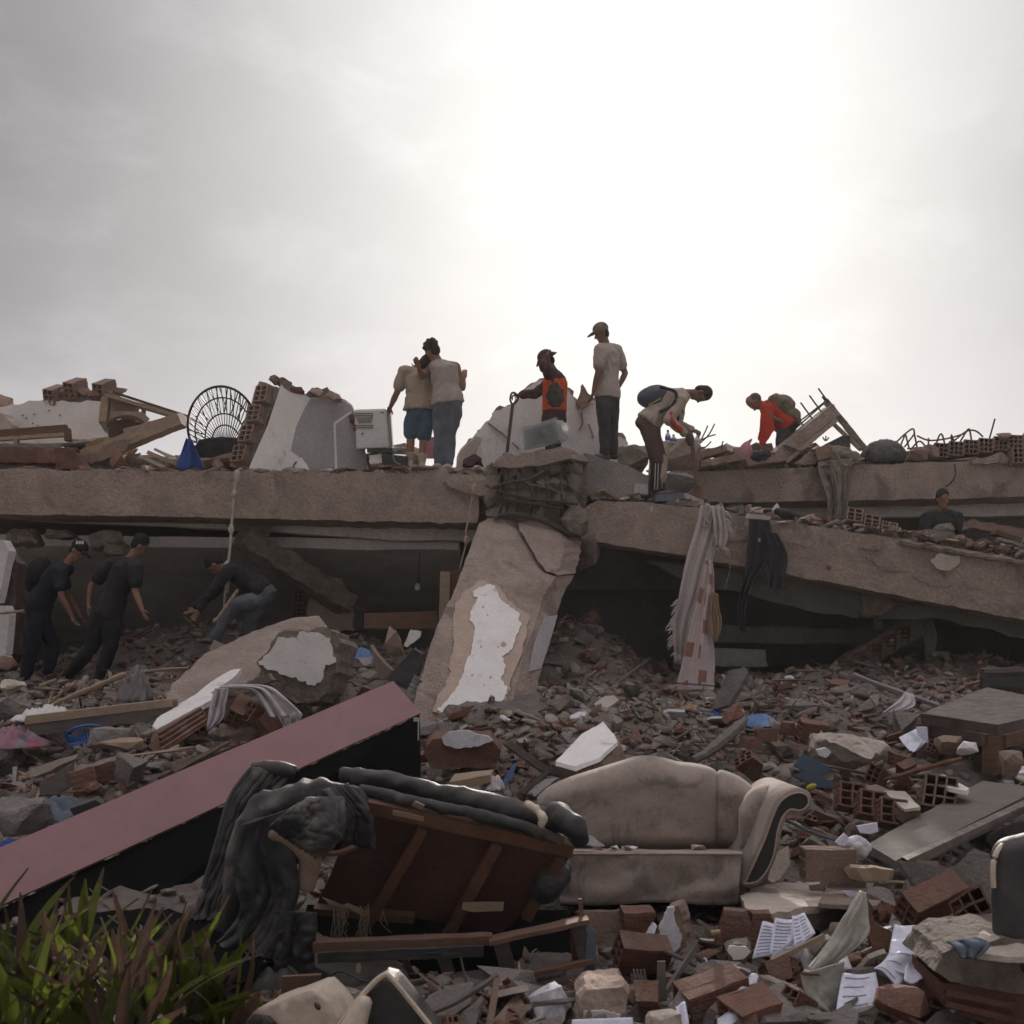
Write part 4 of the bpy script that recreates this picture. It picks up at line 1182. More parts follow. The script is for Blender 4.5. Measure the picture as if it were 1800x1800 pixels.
for i, pts in enumerate((((858, 744), (872, 755), (886, 765), (892, 772)), ((900, 778), (912, 790)), ((1022, 724), (1024, 745), (1018, 756)), ((1034, 745), (1044, 770)))):
 mb = MB()
 for (a, b) in zip(pts, pts[1:]):
  mb.bar(P(a[0], a[1], 17.275), P(b[0], b[1], 17.275), 0.02, 0.03 if i in (0, 2) else 0.012, Vector((0, 1, 0)))
 obj('crack', roughen(mb, 0.05, 0.008, 14, i), 'mortar', wm)
chunk('red_bundle', 832, 815, 16.8, 44, 34, 'wear_maroon', seed=361, boxy=0.2, label='dark red bundle beside the foot of the jeans wearer', cat='bundle', amp=0.02)
slabp('pink_sheet', [(748, 770), (762, 768), (766, 806), (750, 806)], 17.0, (0, 0.02, 0), 'cloth_pink', None, 'pink sheet seen between the legs of the embracing pair', 'cloth', cut=0.1, amp=0.01)
slabp('leaning_slab', [(690, 782), (712, 778), (722, 790), (735, 812), (715, 815)], 16.9, (0, 0.1, 0), 'concrete_tan', None, 'small tan slab leaning behind the embracing pair', 'rubble', cut=0.1, amp=0.01)

# ------------------------------------------------------------------ computer screen wrapped in plastic on the joint
tv = thing('wrapped_monitor', 'grey boxy monitor wrapped in torn clear plastic on top of the shattered joint', 'monitor', P(960, 795, 15.5))
mb = MB().hexa([P(922, 792, 15.5), P(985, 778, 15.4), P(1000, 775, 15.8), P(935, 786, 15.9), P(917, 752, 15.5), P(976, 738, 15.4), P(990, 738, 15.8), P(930, 750, 15.9)])
obj('case', mb, 'plastic_grey', tv)
obj('screen', MB().hexa([P(925, 788, 15.49), P(980, 776, 15.39), P(980, 776, 15.41), P(925, 788, 15.51), P(921, 757, 15.49), P(972, 744, 15.39), P(972, 744, 15.41), P(921, 757, 15.51)]), 'plastic_black', tv)
r = rng(17)
for q, (poly, Y0) in enumerate(((((914, 752), (950, 742), (978, 733), (984, 748), (986, 772), (962, 784), (925, 792), (918, 776)), 15.36), (((972, 734), (996, 744), (1012, 770), (1018, 792), (1004, 792), (992, 770), (978, 752)), 15.34))):
 cxm, cym = sum(p[0] for p in poly) / len(poly), sum(p[1] for p in poly) / len(poly)
 rows = []
 for t in np.linspace(0.0, 1.0, 7):
  rows.append([P(cxm + (x - cxm) * t, cym + (y - cym) * t, Y0 - 0.08 * (1 - t) * (0.3 + r.random()) + r.uniform(-.02, .02)) for x, y in poly + (poly[0],)])
 obj('plastic_wrap', MB().grid(rows), 'plastic_film', tv, True)
pb = MB()
rows = []
for i in range(6):
 rows.append([P(886 + k * 5 + r.uniform(-2, 2), 797 + i * 1.6 - 3 * math.sin(k * 0.6) + r.uniform(-1.5, 1.5), 15.35 + r.uniform(-.03, .03)) for k in range(9)])
tag(obj('plastic_scrap', pb.grid(rows), 'plastic_film', None, False), 'crumpled clear plastic scrap left of the wrapped monitor', 'plastic')
for i, pts in enumerate((((889, 800), (905, 825), (935, 852), (985, 845), (1020, 866)), ((1000, 800), (1020, 830), (1022, 860), (990, 868), (960, 850)), ((930, 852), (965, 858), (1000, 870)))):
 tag(obj('plastic_strand', MB().tube(catmull([P(x, y, 15.12) for x, y in pts], 6), 0.004, 4), 'plastic_grey'), ('thin white plastic strand looping down over the shattered joint', 'white plastic strand looped beside the grey concrete block', 'short plastic strand crossing the bare bars')[i], 'strand')

# ------------------------------------------------------------------ bottles, rebar and rubble between the workers
for i, (px, py, h) in enumerate(((1174, 768, 24), (1184, 772, 16), (1226, 772, 20))):
 k = 16.6 / F
 b0 = P(px, py + h / 2, 16.6)
 bt = thing('water_bottle', ('clear water bottle with blue label on the tan masonry block', 'short clear jar beside the water bottle on the masonry block', 'pale bottle with red cap right of the shovel handle')[i], 'bottle', b0)
 obj('bottle_body', MB().loft([(b0 + Vector((0, 0, z * h * k)), Vector((rr_, 0, 0)), Vector((0, rr_, 0))) for z, rr_ in ((0, 0.03), (0.06, 0.036), (0.6, 0.036), (0.75, 0.02), (0.86, 0.013))]), 'plastic_white', bt, True)
 obj('label_band', MB().loft([(b0 + Vector((0, 0, z * h * k)), Vector((0.038, 0, 0)), Vector((0, 0.038, 0))) for z in (0.25, 0.55)]), 'cloth_paleblue' if i < 2 else 'plastic_white', bt, True)
 obj('cap', MB().tube([b0 + Vector((0, 0, 0.86 * h * k)), b0 + Vector((0, 0, h * k))], 0.016, 8), 'plastic_blue' if i < 2 else 'red_mark', bt)
rb = thing('bent_rebar', 'spray of thin bent reinforcing bars right of the shovel worker', 'reinforcing bar', P(1236, 790, 16.9))
for pts in (((1226, 785), (1238, 762), (1244, 748)), ((1230, 780), (1246, 764), (1256, 745)), ((1228, 776), (1244, 768), (1258, 764)), ((1228, 788), (1240, 786), (1250, 776)), ((1268, 790), (1270, 778), (1272, 776))):
 obj('bar', MB().tube(catmull([P(x, y, 16.9) for x, y in pts], 4), 0.010, 5), 'iron_dark', rb)
r = rng(23)
for i in range(34):
 px = r.uniform(1225, 1480)
 Y = r.uniform(17.05, 17.7)
 c = P(px, 812 - r.uniform(-6, 20), Y)
 sz, mat_ = r.uniform(0.15, 0.42), r.choice(['brick_pale', 'brick_red', 'concrete_tan', 'mortar', 'plaster_cream'])
 mb = roughen(lump(c, (sz, r.uniform(0.15, 0.3), r.uniform(0.08, 0.2)), (r.uniform(-.3, .3), r.uniform(-.5, .5), r.uniform(0, 3)), 500 + i, 14, 0.8), 0.1, 0.015, 9, i, 2, 2)
 tag(obj('roof_fragment', mb, mat_), near_label(MAT_WORD[mat_] + ' on the rear slab', sz, px, ((1225, 'digging tool'), (1250, 'bent bars'), (1311, 'pinkish bag'), (1345, 'orange worker'), (1400, 'sloping lintel'), (1465, 'taupe cloth')), .24, .34), 'rubble', 'fragments on the rear slab edge')
slabp('rubble_ridge', jag([(1180, 836), (1200, 812), (1260, 806), (1330, 814), (1400, 808), (1470, 812), (1600, 806), (1620, 826)], 4, 10, 7), 17.4, (0, 0.5, 0), 'mortar', None, 'low ridge of crushed mortar along the rear slab', 'rubble', cut=0.09, amp=0.03, octs=3)
chunk('masonry_heap', 690, 808, 16.9, 120, 46, 'concrete_tan', seed=812, depth=0.5, boxy=0.6, label='tan masonry heap behind the black low box', cat='rubble', amp=0.03)
for k, (a, b, Y, lb) in enumerate((((1228, 818), (1330, 800), 16.95, 'flat brown slab piece lying in front of the orange worker'), ((1310, 816), (1378, 806), 16.92, 'thin folded brown board under the orange worker'), ((1235, 800), (1275, 790), 17.1, 'pale tan wedge of masonry beside the bent bars'))):
 tag(obj('board', roughen(MB().bar(P(a[0], a[1], Y), P(b[0], b[1], Y), 0.3, 0.09), 0.08, 0.018, 8, k), 'brick_pale'), lb, 'board')
tag(obj('pink_bag', remesh(MB().ball(P(1311, 798, 16.9), (0.085, 0, 0), (0, 0.1, 0), (0, 0, 0.15)).capsule(P(1311, 782, 16.9), .03, P(1322, 772, 16.9), .012), 0.015, 2, 0.012), 'cloth_pink', None, True), 'small pinkish bag standing in front of the orange worker', 'bag')
tag(obj('dark_bundle', remesh(MB().ball(P(1335, 804, 16.85), (0.16, 0, 0.03), (0, 0.12, 0), (0, 0, 0.09)), 0.015, 2, 0.015), 'wear_navy', None, True), 'dark navy bundle in front of the orange worker', 'bundle')

# ------------------------------------------------------------------ fallen lintels with rebar ladder
lt = thing('fallen_lintel', 'sloping concrete lintel with a ladder of bare bars beside the orange worker', 'concrete lintel', P(1400, 810, 17.3))
obj('lintel', roughen(MB().bar(P(1360, 806, 17.2), P(1462, 722, 17.4), 0.28, 0.17), 0.09, 0.014, 7, 2, 3), 'concrete_tan', lt)
obj('shutter_board', roughen(MB().bar(P(1376, 814, 17.1), P(1466, 740, 17.3), 0.2, 0.05), 0.12, 0.006, 7, 3), 'wood_pale', lt)
for k in range(2):
 obj('long_bar', MB().tube([P(1366 + k * 4, 782 - k * 14, 17.35 + .1 * k), P(1452 + k * 4, 706 - k * 4, 17.45 + .1 * k)], 0.012, 5), 'iron_dark', lt)
for k in range(6):
 t = k / 5
 c = P(1378 + 78 * t, 770 - 62 * t, 17.4)
 obj('stirrup_bar', MB().tube([c + Vector((-0.14, 0, 0.20)), c + Vector((0.02, 0, -0.02)), c + Vector((0.08, 0, -0.12))], 0.012, 5), 'iron_dark', lt)
l2 = thing('leaning_lintel', 'second sloping concrete strip propped against the rebar lintel', 'concrete lintel', P(1490, 795, 17.4))
obj('lintel', roughen(MB().bar(P(1452, 706, 17.5), P(1524, 794, 17.3), 0.2, 0.085), 0.08, 0.012, 7, 5, 3), 'concrete_broken', l2)
obj('shutter_board', roughen(MB().bar(P(1462, 742, 17.4), P(1512, 790, 17.2), 0.15, 0.05), 0.1, 0.006, 7, 6), 'wood_pale', l2)
obj('bar_end', MB().tube([P(1445, 697, 17.5), P(1460, 716, 17.5)], 0.014, 5), 'iron_dark', l2)
slabp('grey_sheet', [(1448, 782), (1480, 766), (1494, 766), (1496, 800), (1455, 806)], 17.1, (0, 0.3, 0), 'tarp_dark', None, 'dark grey panel standing under the sloping lintels', 'panel', cut=0.15, amp=0.006)
bx = thing('block_stack', 'small hollow brick block under the sloping lintels', 'brick', P(1440, 806, 17.0))
brick_at(BRICK6_ME, P(1444, 796, 17.0), (0, R(-18), R(20)), bx, 0.9)
slabp('mortar_block', jag([(1396, 815), (1440, 782), (1452, 800), (1430, 816)], 2, 9, 3), 17.0, (0, 0.2, 0), 'concrete_tan', bx, cut=0.08, amp=0.012)
tb0 = P(1553, 816, 17.55)
tp = MB().loft([(tb0 + Vector((0, 0, z)), Vector((a, 0, 0)), Vector((0, a * 1.05, 0))) for z, a in ((0, .33), (.1, .32), (.2, .27), (.27, .2), (.32, .1), (.335, .03))])
tag(obj('tarp_bundle', remesh(tp, 0.025, 2, 0.022, (14, 14, 3), 4), 'tarp_dark', None, True), 'dark grey domed bundle under a tarp on the rear slab', 'bundle')
cr = thing('curled_rebar', 'curled cage of bare reinforcing bars on the rear slab at right', 'reinforcing bar', P(1650, 790, 17.5))
for pts in (((1575, 778), (1592, 762), (1605, 754), (1608, 766), (1612, 786)), ((1580, 790), (1590, 766)), ((1598, 788), (1592, 764)), ((1590, 786), (1608, 762)), ((1612, 766), (1632, 774), (1660, 772), (1690, 764), (1702, 756)), ((1645, 786), (1650, 768), (1656, 764), (1662, 786)), ((1674, 783), (1672, 764), (1680, 784)), ((1686, 780), (1698, 760), (1704, 755), (1708, 776)), ((1664, 786), (1688, 766), (1702, 757), (1716, 758), (1728, 768)), ((1600, 792), (1610, 780), (1618, 776), (1628, 786)), ((1632, 786), (1632, 770)), ((1595, 789), (1700, 780))):
 obj('bar', MB().tube(catmull([P(x, y, 17.5) for x, y in pts], 5), 0.013, 5), 'rust', cr)
tag(obj('upright_bar', MB().tube([P(1738, 776, 17.5), P(1749, 736, 17.5)], 0.012, 5), 'iron_dark'), 'single upright bar above the right-hand brick row', 'reinforcing bar')
br = thing('brick_wall_piece', 'long toppled piece of hollow brick wall on the rear slab at right', 'wall fragment', P(1690, 812, 17.2))
for i in range(8):
 px = 1650 + i * 26
 brick_at(BRICK9_ME, P(px, 796 - i * 2.6, 17.2), (R(4), R(6 + i), R(86)), br, (1.0, 0.98, 0.98))
slabp('mortar_bed', jag([(1596, 792), (1640, 782), (1720, 778), (1790, 766), (1960, 762), (1960, 812), (1640, 816), (1588, 814)], 3, 12, 5), 17.3, (0, 0.4, 0), 'mortar', br, cut=0.12, amp=0.02)
for i, (px, py, w, h) in enumerate(((1610, 800, 40, 26), (1632, 796, 30, 28), (1764, 768, 24, 14), (1700, 810, 60, 10))):
 chunk('mortar_lump', px, py, 17.1, w, h, 'brick_pale', seed=560 + i, parent=br, amp=0.018, depth=0.25)
slabp('pale_wedge', jag([(1705, 812), (1745, 800), (1762, 795), (1774, 806), (1772, 814), (1710, 816)], 1.5, 10, 4), 16.95, (0, 0.2, 0), 'concrete_tan', None, 'pale wedge of concrete lying before the toppled brick row', 'rubble', cut=0.08, amp=0.01)
brick_at(BRICK9_ME, P(1788, 806, 16.95), (0, R(8), R(85)), None, 1.05, 'hollow_brick', 'single hollow brick at the right end of the rear slab edge', 'brick')
tag(obj('dry_tuft', MB().tube([P(1450, 775, 17.0), P(1446, 768, 17.0)], 0.01, 4).tube([P(1451, 775, 17.0), P(1452, 766, 17.0)], 0.01, 4).tube([P(1452, 775, 17.0), P(1457, 769, 17.0)], 0.01, 4), 'leaf_dry'), 'tiny dry tuft poking up under the sloping lintels', 'tuft')

# ------------------------------------------------------------------ debris lying on the tilted slab
r = rng(29)

def top_of_tilt(px):
 return float(np.interp(px, [p[0] for p in T_TOP], [p[1] for p in T_TOP]))

for i in range(170):
 px = r.uniform(1050, 1830)
 Y = tiltY(px) + r.uniform(0.0, 0.9)
 big = 1.0 if px > 1420 else 0.75
 py = top_of_tilt(px) - r.uniform(-4, 14) - (6 if px > 1650 else 0)
 c = P(px, py, Y)
 sz, mat_ = r.uniform(0.08, 0.34) * big, r.choice(['brick_pale', 'brick_red', 'concrete_tan', 'mortar', 'plaster_cream', 'concrete_grey', 'wood_pale', 'brick_red'])
 mb = roughen(lump(c, (sz, r.uniform(0.08, 0.22), r.uniform(0.03, 0.11) * big), (r.uniform(-.3, .3), r.uniform(-.3, .6), r.uniform(0, 3)), 700 + i, 13, 0.8), 0.1, 0.012, 9, i, 2, 2)
 tag(obj('slab_fragment', mb, mat_), near_label(MAT_WORD[mat_] + ' on sloping slab', sz, px, ((1090, 'smooth block'), (1155, 'striped trouser legs'), (1226, 'digging tool tip'), (1255, 'fringed blanket'), (1335, 'black garment'), (1385, 'black crumpled cloth'), (1465, 'hanging taupe cloth'), (1535, 'three hollow bricks'), (1655, 'man in the gap'), (1745, 'pale tile board'), (1800, 'photo edge at right')), .14, .23), 'rubble', 'fragments heaped on the tilted slab')
hb = thing('brick_wall_piece', 'tilted panel of three hollow bricks lying on the sloping slab', 'brick panel', P(1535, 930, 15.4))
for i in range(3):
 brick_at(BRICK6_ME, P(1500 + i * 30, 912 + i * 12, 15.3), (R(10), R(26), R(88)), hb, (0.7, 1.35, 0.98))
obj('mortar_joint', roughen(MB().bar(P(1487, 905, 15.36), P(1578, 942, 15.36), 0.1, 0.15), 0.08, 0.012, 7), 'mortar', hb)
for k, (a, b, Y, w, h, mt, lb) in enumerate((
  ((1700, 922), (1792, 940), 15.0, 0.3, 0.10, 'brick_pale', 'long pale tile board lying high on the right end of the sloping slab'),
  ((1745, 936), (1810, 958), 14.8, 0.2, 0.05, 'wood_brown', 'brown splintered board under the pale tile board'),
  ((1752, 948), (1800, 960), 14.7, 0.12, 0.04, 'plastic_grey', 'short grey strip at the right end of the sloping slab'),
  ((1618, 940), (1672, 946), 15.0, 0.25, 0.12, 'concrete_grey', 'flat grey block below the man in the gap'),
  ((1235, 902), (1330, 908), 15.2, 0.06, 0.05, 'cloth_grey', 'grey rolled strip of cloth along the edge of the sloping slab'),
  ((1310, 908), (1352, 914), 15.1, 0.12, 0.07, 'cloth_white', 'white rolled cloth above the black garment'),
  ((1150, 878), (1200, 874), 15.4, 0.25, 0.08, 'cloth_slate', 'grey crumpled sheet by the feet of the backpack worker'),
  ((1200, 872), (1235, 886), 15.5, 0.2, 0.06, 'plaster_cream', 'pale splinter slab beside the shovel tip'),
  ((1170, 884), (1225, 888), 15.4, 0.25, 0.07, 'concrete_grey', 'dark flat stone in front of the backpack worker'))):
 tag(obj('slab_piece', roughen(MB().bar(P(a[0], a[1], Y), P(b[0], b[1], Y), w, h), 0.07, 0.014, 8, k + 3, 2), mt), lb, 'debris')
chunk('rock', 1660, 932, 15.1, 34, 24, 'concrete_broken', seed=801, label='grey rock standing in front of the man in the gap', cat='rock')
slabp('white_tag', [(1143, 898), (1148, 884), (1154, 886), (1149, 900)], 15.3, (0, 0.01, 0.0), 'paper', None, 'small white strip stuck on the edge of the sloping slab', 'tag', cut=0)
slabp('white_triangle', [(1356, 890 + 6), (1366, 884), (1376, 900), (1360, 902)], 15.2, (0, 0.02, 0), 'plaster_white', None, 'small bright white flake on the sloping slab', 'plaster', cut=0)
tag(obj('black_cloth', remesh(MB().ball(P(1385, 905, 15.15), (0.17, 0, -0.05), (0, 0.12, 0), (0, 0, 0.06)), 0.015, 2, 0.015), 'cloth_black', None, True), 'black crumpled cloth lying on top of the sloping slab', 'cloth')
tag(obj('orange_spot', MB().ball(on_plane(1457, 997, pl_t, 0.01), (0.03, 0, 0), (0, 0.02, 0), (0, 0, 0.03)), 'brick_red', None, True), 'small orange red blot on the face of the sloping slab', 'paint blot')

# ------------------------------------------------------------------ people
def person(label, Y, J, face, skin='skin_brown', hair='short', wear=(), hands=('relax', 'relax'), voxel=0.010, feet='shoe_dark', lat=None, seed=0, bulk=1.0, kS=1.0):
 """J: joint -> (px, py, dY). face: horizontal looking direction (x, y, z). wear: list of garment tuples."""
 def W(k):
  p = J[k]
  return P(p[0], p[1], Y + (p[2] if len(p) > 2 else 0.0))
 j = {k: W(k) for k in J}
 fwd = Vector(face).normalized()
 upv = (j['head'] - j['neck']).normalized()
 sdv = fwd.cross(upv).normalized()              # to the figure's right
 fwd = upv.cross(sdv).normalized()
 shl = (j['shR'] - j['shL'])
 L = shl.normalized() if shl.length > 0.12 else sdv
 if lat is not None:
  L = Vector(lat).normalized()
 spine = (j['chest'] - j['pelvis']).normalized()
 L = (L - spine * L.dot(spine)).normalized()
 D = spine.cross(L).normalized()
 base = min(j['ankL'].z, j['ankR'].z) - 0.07
 c0 = (j['ankL'] + j['ankR']) / 2
 root = thing('person', label, 'person', Vector((c0.x, c0.y, base)))
 s = kS

 mb = MB()
 h = j['head']
 mb.ball(h + upv * 0.02, sdv * 0.075 * s, fwd * 0.095 * s, upv * 0.115 * s, 14, 10)
 mb.ball(h - upv * 0.05 * s + fwd * 0.03 * s, sdv * 0.056 * s, fwd * 0.06 * s, upv * 0.07 * s)
 mb.capsule(h + fwd * 0.088 * s + upv * 0.0, 0.012, h + fwd * 0.108 * s - upv * 0.03, 0.017)          # nose
 mb.capsule(h + fwd * 0.08 * s - upv * 0.062 - sdv * 0.015, 0.013, h + fwd * 0.08 * s - upv * 0.062 + sdv * 0.015, 0.013)   # mouth
 mb.capsule(h + fwd * 0.068 * s - upv * 0.1 - sdv * 0.01, 0.02, h + fwd * 0.068 * s - upv * 0.1 + sdv * 0.01, 0.02)         # chin
 mb.capsule(h + fwd * 0.08 * s + upv * 0.022 - sdv * 0.035, 0.014, h + fwd * 0.08 * s + upv * 0.022 + sdv * 0.035, 0.014)   # brow
 for sg in (-1, 1):
  mb.ball(h + sdv * sg * 0.078 * s - upv * 0.01, sdv * 0.012, fwd * 0.02, upv * 0.032)             # ears
 mb.capsule(j['neck'] - (j['neck'] - j['chest']).normalized() * 0.03, 0.060 * s, h - upv * 0.05, 0.055 * s)
 b = bulk
 torso = [(j['pelvis'] - spine * 0.06, 0.14, 0.10), (j['pelvis'] + spine * 0.02, 0.155, 0.11), (j['pelvis'].lerp(j['chest'], 0.45), 0.135, 0.10), (j['chest'] - spine * 0.04, 0.155, 0.115), (j['chest'] + spine * 0.06, 0.16, 0.11), (j['neck'].lerp(j['chest'], 0.35), 0.13, 0.085), (j['neck'], 0.06, 0.055)]
 mb.loft([(c, L * a * s * b, D * d_ * s * b) for c, a, d_ in torso])
 for sg in 'LR':
  sh, el, wr = j['sh' + sg], j['el' + sg], j['wr' + sg]
  mb.capsule(j['chest'].lerp(j['neck'], 0.6), 0.075 * s, sh, 0.062 * s * b)
  mb.capsule(sh, 0.060 * s * b, sh.lerp(el, 0.5), 0.052 * s * b)
  mb.capsule(sh.lerp(el, 0.5), 0.052 * s * b, el, 0.041 * s)
  mb.capsule(el, 0.041 * s, el.lerp(wr, 0.35), 0.043 * s)
  mb.capsule(el.lerp(wr, 0.35), 0.043 * s, wr, 0.027 * s)
  hp, kn, an = j['hip' + sg], j['kn' + sg], j['ank' + sg]
  mb.capsule(j['pelvis'].lerp(hp, 0.5), 0.10 * s * b, hp.lerp(kn, 0.25), 0.083 * s * b)
  mb.capsule(hp.lerp(kn, 0.25), 0.083 * s * b, kn, 0.056 * s)
  mb.capsule(kn, 0.056 * s, kn.lerp(an, 0.35), 0.056 * s)
  mb.capsule(kn.lerp(an, 0.35), 0.056 * s, an, 0.036 * s)
  toe = j['toe' + sg] if 'toe' + sg in j else an + Vector((fwd.x, fwd.y, 0)).normalized() * 0.15 + Vector((0, 0, -0.045))
  mb.capsule(an + Vector((0, 0, -0.03)), 0.036, toe, 0.03)
  fd = (wr - el).normalized()
  mode = hands[0 if sg == 'L' else 1]
  side = fd.cross(D)
  side = side.normalized() if side.length > 0.2 else L
  pn = side.cross(fd).normalized()
  palm = wr + fd * 0.045
  mb.ball(palm, side * 0.042, pn * 0.018, fd * 0.055)
  curl = {'relax': 0.5, 'grip': 1.5, 'flat': 0.1}[mode]
  for q in range(4):
   o_ = side * (-0.030 + 0.020 * q)
   ln = (0.066, 0.078, 0.073, 0.056)[q] / 2
   p0 = palm + fd * 0.042 + o_
   d1 = (fd * math.cos(curl * 0.5) + pn * math.sin(curl * 0.5))
   p1 = p0 + d1 * ln
   d2 = (fd * math.cos(curl * 1.3) + pn * math.sin(curl * 1.3))
   p2 = p1 + d2 * ln
   mb.capsule(p0, 0.0100, p1, 0.0095, 6)
   mb.capsule(p1, 0.0095, p2, 0.0085, 6)
  t0 = palm - fd * 0.01 + side * 0.036
  t1 = t0 + (fd * 0.6 + side * 0.6 + pn * 0.5 * curl).normalized() * 0.038
  t2 = t1 + (fd * 0.9 + pn * 0.6 * curl).normalized() * 0.03
  mb.capsule(t0, 0.013, t1, 0.011, 6)
  mb.capsule(t1, 0.011, t2, 0.0095, 6)
 obj('body', remesh(mb, voxel, 2), skin, root, True)
 for sg in (-1, 1):
  obj('eye', MB().sphere(h + fwd * 0.082 * s + sdv * sg * 0.03 + upv * 0.003, 0.0125), 'eye_dark', root, True)

 if hair in ('short', 'curly'):
  hm = MB().ball(h + upv * 0.052 * s - fwd * 0.014 * s, sdv * 0.083 * s, fwd * 0.098 * s, upv * 0.095 * s, 14, 10)
  hm.ball(h - fwd * 0.045 * s + upv * 0.0, sdv * 0.076 * s, fwd * 0.062 * s, upv * 0.085 * s)
  if hair == 'curly':
   rr_ = rng(seed + 5)
   for _ in range(26):
    v = Vector((rr_.gauss(0, 1), rr_.gauss(0, 1), rr_.gauss(0, 1))).normalized()
    v = sdv * v.x * 0.08 + fwd * (v.y * 0.09 - 0.015) + upv * (abs(v.z) * 0.095 + 0.055)
    hm.sphere(h + v, 0.026, 8, 5)
  obj('hair', remesh(hm, 0.010, 1, 0.004, (40, 40, 40), seed), 'hair', root, True)
 elif hair in ('cap', 'buckethat', 'capback'):
  mt = {'cap': 'wear_camo', 'buckethat': 'wear_maroon', 'capback': 'wear_black'}[hair]
  hm = MB().ball(h + upv * 0.062 * s - fwd * 0.004, sdv * 0.094 * s, fwd * 0.112 * s, upv * 0.092 * s, 14, 10)
  hat = obj('cap' if hair != 'buckethat' else 'hat', remesh(hm, 0.010, 1), mt, root, True)
  bm_ = MB()
  bc = h + upv * 0.04 * s
  if hair == 'buckethat':
   bm_.loft([(bc + upv * 0.03, sdv * 0.098, fwd * 0.112), (bc - upv * 0.02, sdv * 0.15, fwd * 0.165), (bc - upv * 0.028, sdv * 0.15, fwd * 0.165), (bc + upv * 0.015, sdv * 0.092, fwd * 0.105)], cap=False)
  else:
   bm_.loft([(bc + fwd * 0.10, sdv * 0.082, upv * 0.022), (bc + fwd * 0.15 - upv * 0.006, sdv * 0.075, upv * 0.016), (bc + fwd * 0.195 - upv * 0.016, sdv * 0.045, upv * 0.008)])
  obj('brim', bm_, mt, hat, True)
  nm = MB().ball(h - fwd * 0.04 * s - upv * 0.01, sdv * 0.077 * s, fwd * 0.058 * s, upv * 0.075 * s)
  obj('hair', remesh(nm, 0.012, 1), 'hair', root, True)
 for g in wear:
  kind, mt = g[0], g[1]
  mb = MB()
  if kind in ('shirt', 'tank', 'longsleeve'):
   e = 0.018 if kind != 'tank' else 0.012
   low = -0.05 if len(g) < 3 else g[2]
   sec = [(j['pelvis'] + spine * low, 0.182, 0.142), (j['pelvis'] + spine * (low + 0.08), 0.176, 0.136), (j['pelvis'].lerp(j['chest'], 0.5), 0.142, 0.108), (j['chest'] - spine * 0.04, 0.158, 0.118), (j['chest'] + spine * 0.06, 0.158, 0.112), (j['neck'].lerp(j['chest'], 0.35), 0.13 if kind != 'tank' else 0.115, 0.09), (j['neck'].lerp(j['chest'], 0.06), 0.066, 0.062)]
   mb.loft([(c, L * (a * b + e) * s, D * (d_ * b + e) * s) for c, a, d_ in sec])
   for sg in 'LR':
    sh, el, wr = j['sh' + sg], j['el' + sg], j['wr' + sg]
    if kind == 'tank':
     mb.capsule(j['neck'].lerp(sh, 0.45), 0.04, j['chest'].lerp(sh, 0.55), 0.075)
     continue
    mb.capsule(j['chest'].lerp(j['neck'], 0.6), 0.09 * s, sh, 0.082 * s * b)
    if kind == 'shirt':
     mb.capsule(sh, 0.080 * s * b, sh.lerp(el, 0.62), 0.074 * s * b)
    else:
     mb.capsule(sh, 0.080 * s * b, el, 0.060 * s)
     mb.capsule(el, 0.060 * s, el.lerp(wr, 0.9), 0.044 * s)
   o = obj({'shirt': 'shirt', 'tank': 'vest_top', 'longsleeve': 'long_sleeved_top'}[kind], remesh(mb, 0.012, 3, 0.013, (10, 10, 6), seed + 1), mt, root, True)
  elif kind in ('trousers', 'shorts', 'joggers'):
   end = 1.0 if kind == 'trousers' else (0.78 if kind == 'joggers' else 1.0)
   mb.loft([(c, L * (a * b + 0.016) * s, D * (d_ * b + 0.016) * s) for c, a, d_ in ((j['pelvis'] + spine * 0.07, 0.147, 0.108), (j['pelvis'] + spine * 0.02, 0.155, 0.115), (j['pelvis'] - spine * 0.06, 0.15, 0.115), (j['pelvis'] - spine * 0.12, 0.12, 0.09))])
   for sg in 'LR':
    hp, kn, an = j['hip' + sg], j['kn' + sg], j['ank' + sg]
    mb.capsule(j['pelvis'].lerp(hp, 0.5), 0.118 * s * b, hp.lerp(kn, 0.25), 0.105 * s * b)
    if kind == 'shorts':
     mb.capsule(hp.lerp(kn, 0.25), 0.105 * s * b, hp.lerp(kn, 0.88), 0.092 * s)
    else:
     mb.capsule(hp.lerp(kn, 0.25), 0.105 * s * b, kn, 0.078 * s)
     if kind == 'trousers':
      mb.capsule(kn, 0.078 * s, kn.lerp(an, 0.4), 0.074 * s)
      mb.capsule(kn.lerp(an, 0.4), 0.074 * s, an, 0.062 * s)
   obj(kind if kind != 'joggers' else 'shorts', remesh(mb, 0.013, 3, 0.013, (9, 9, 5), seed + 2), mt, root, True)
  elif kind == 'socks':
   for sg in 'LR':
    kn, an = j['kn' + sg], j['ank' + sg]
    t0 = g[2] if len(g) > 2 else 0.55
    obj('sock', remesh(MB().capsule(kn.lerp(an, t0), 0.055, an, 0.045), 0.012, 1, 0.004), mt, root, True)
  elif kind == 'leggings':
   for sg in 'LR':
    kn, an = j['kn' + sg], j['ank' + sg]
    o = obj('trouser_leg', remesh(MB().capsule(kn.lerp(an, 0.1), 0.072, an, 0.062), 0.013, 2, 0.006), mt, root, True)
    for dx in (-0.018, 0.018):
     ax = (an - kn).normalized()
     p0 = kn.lerp(an, 0.15) + Vector((dx, -0.078, 0))
     obj('side_stripe', MB().tube([p0, kn.lerp(an, 0.55) + Vector((dx, -0.076, 0)), an + Vector((dx, -0.068, 0))], 0.007, 5), 'cloth_white', o)
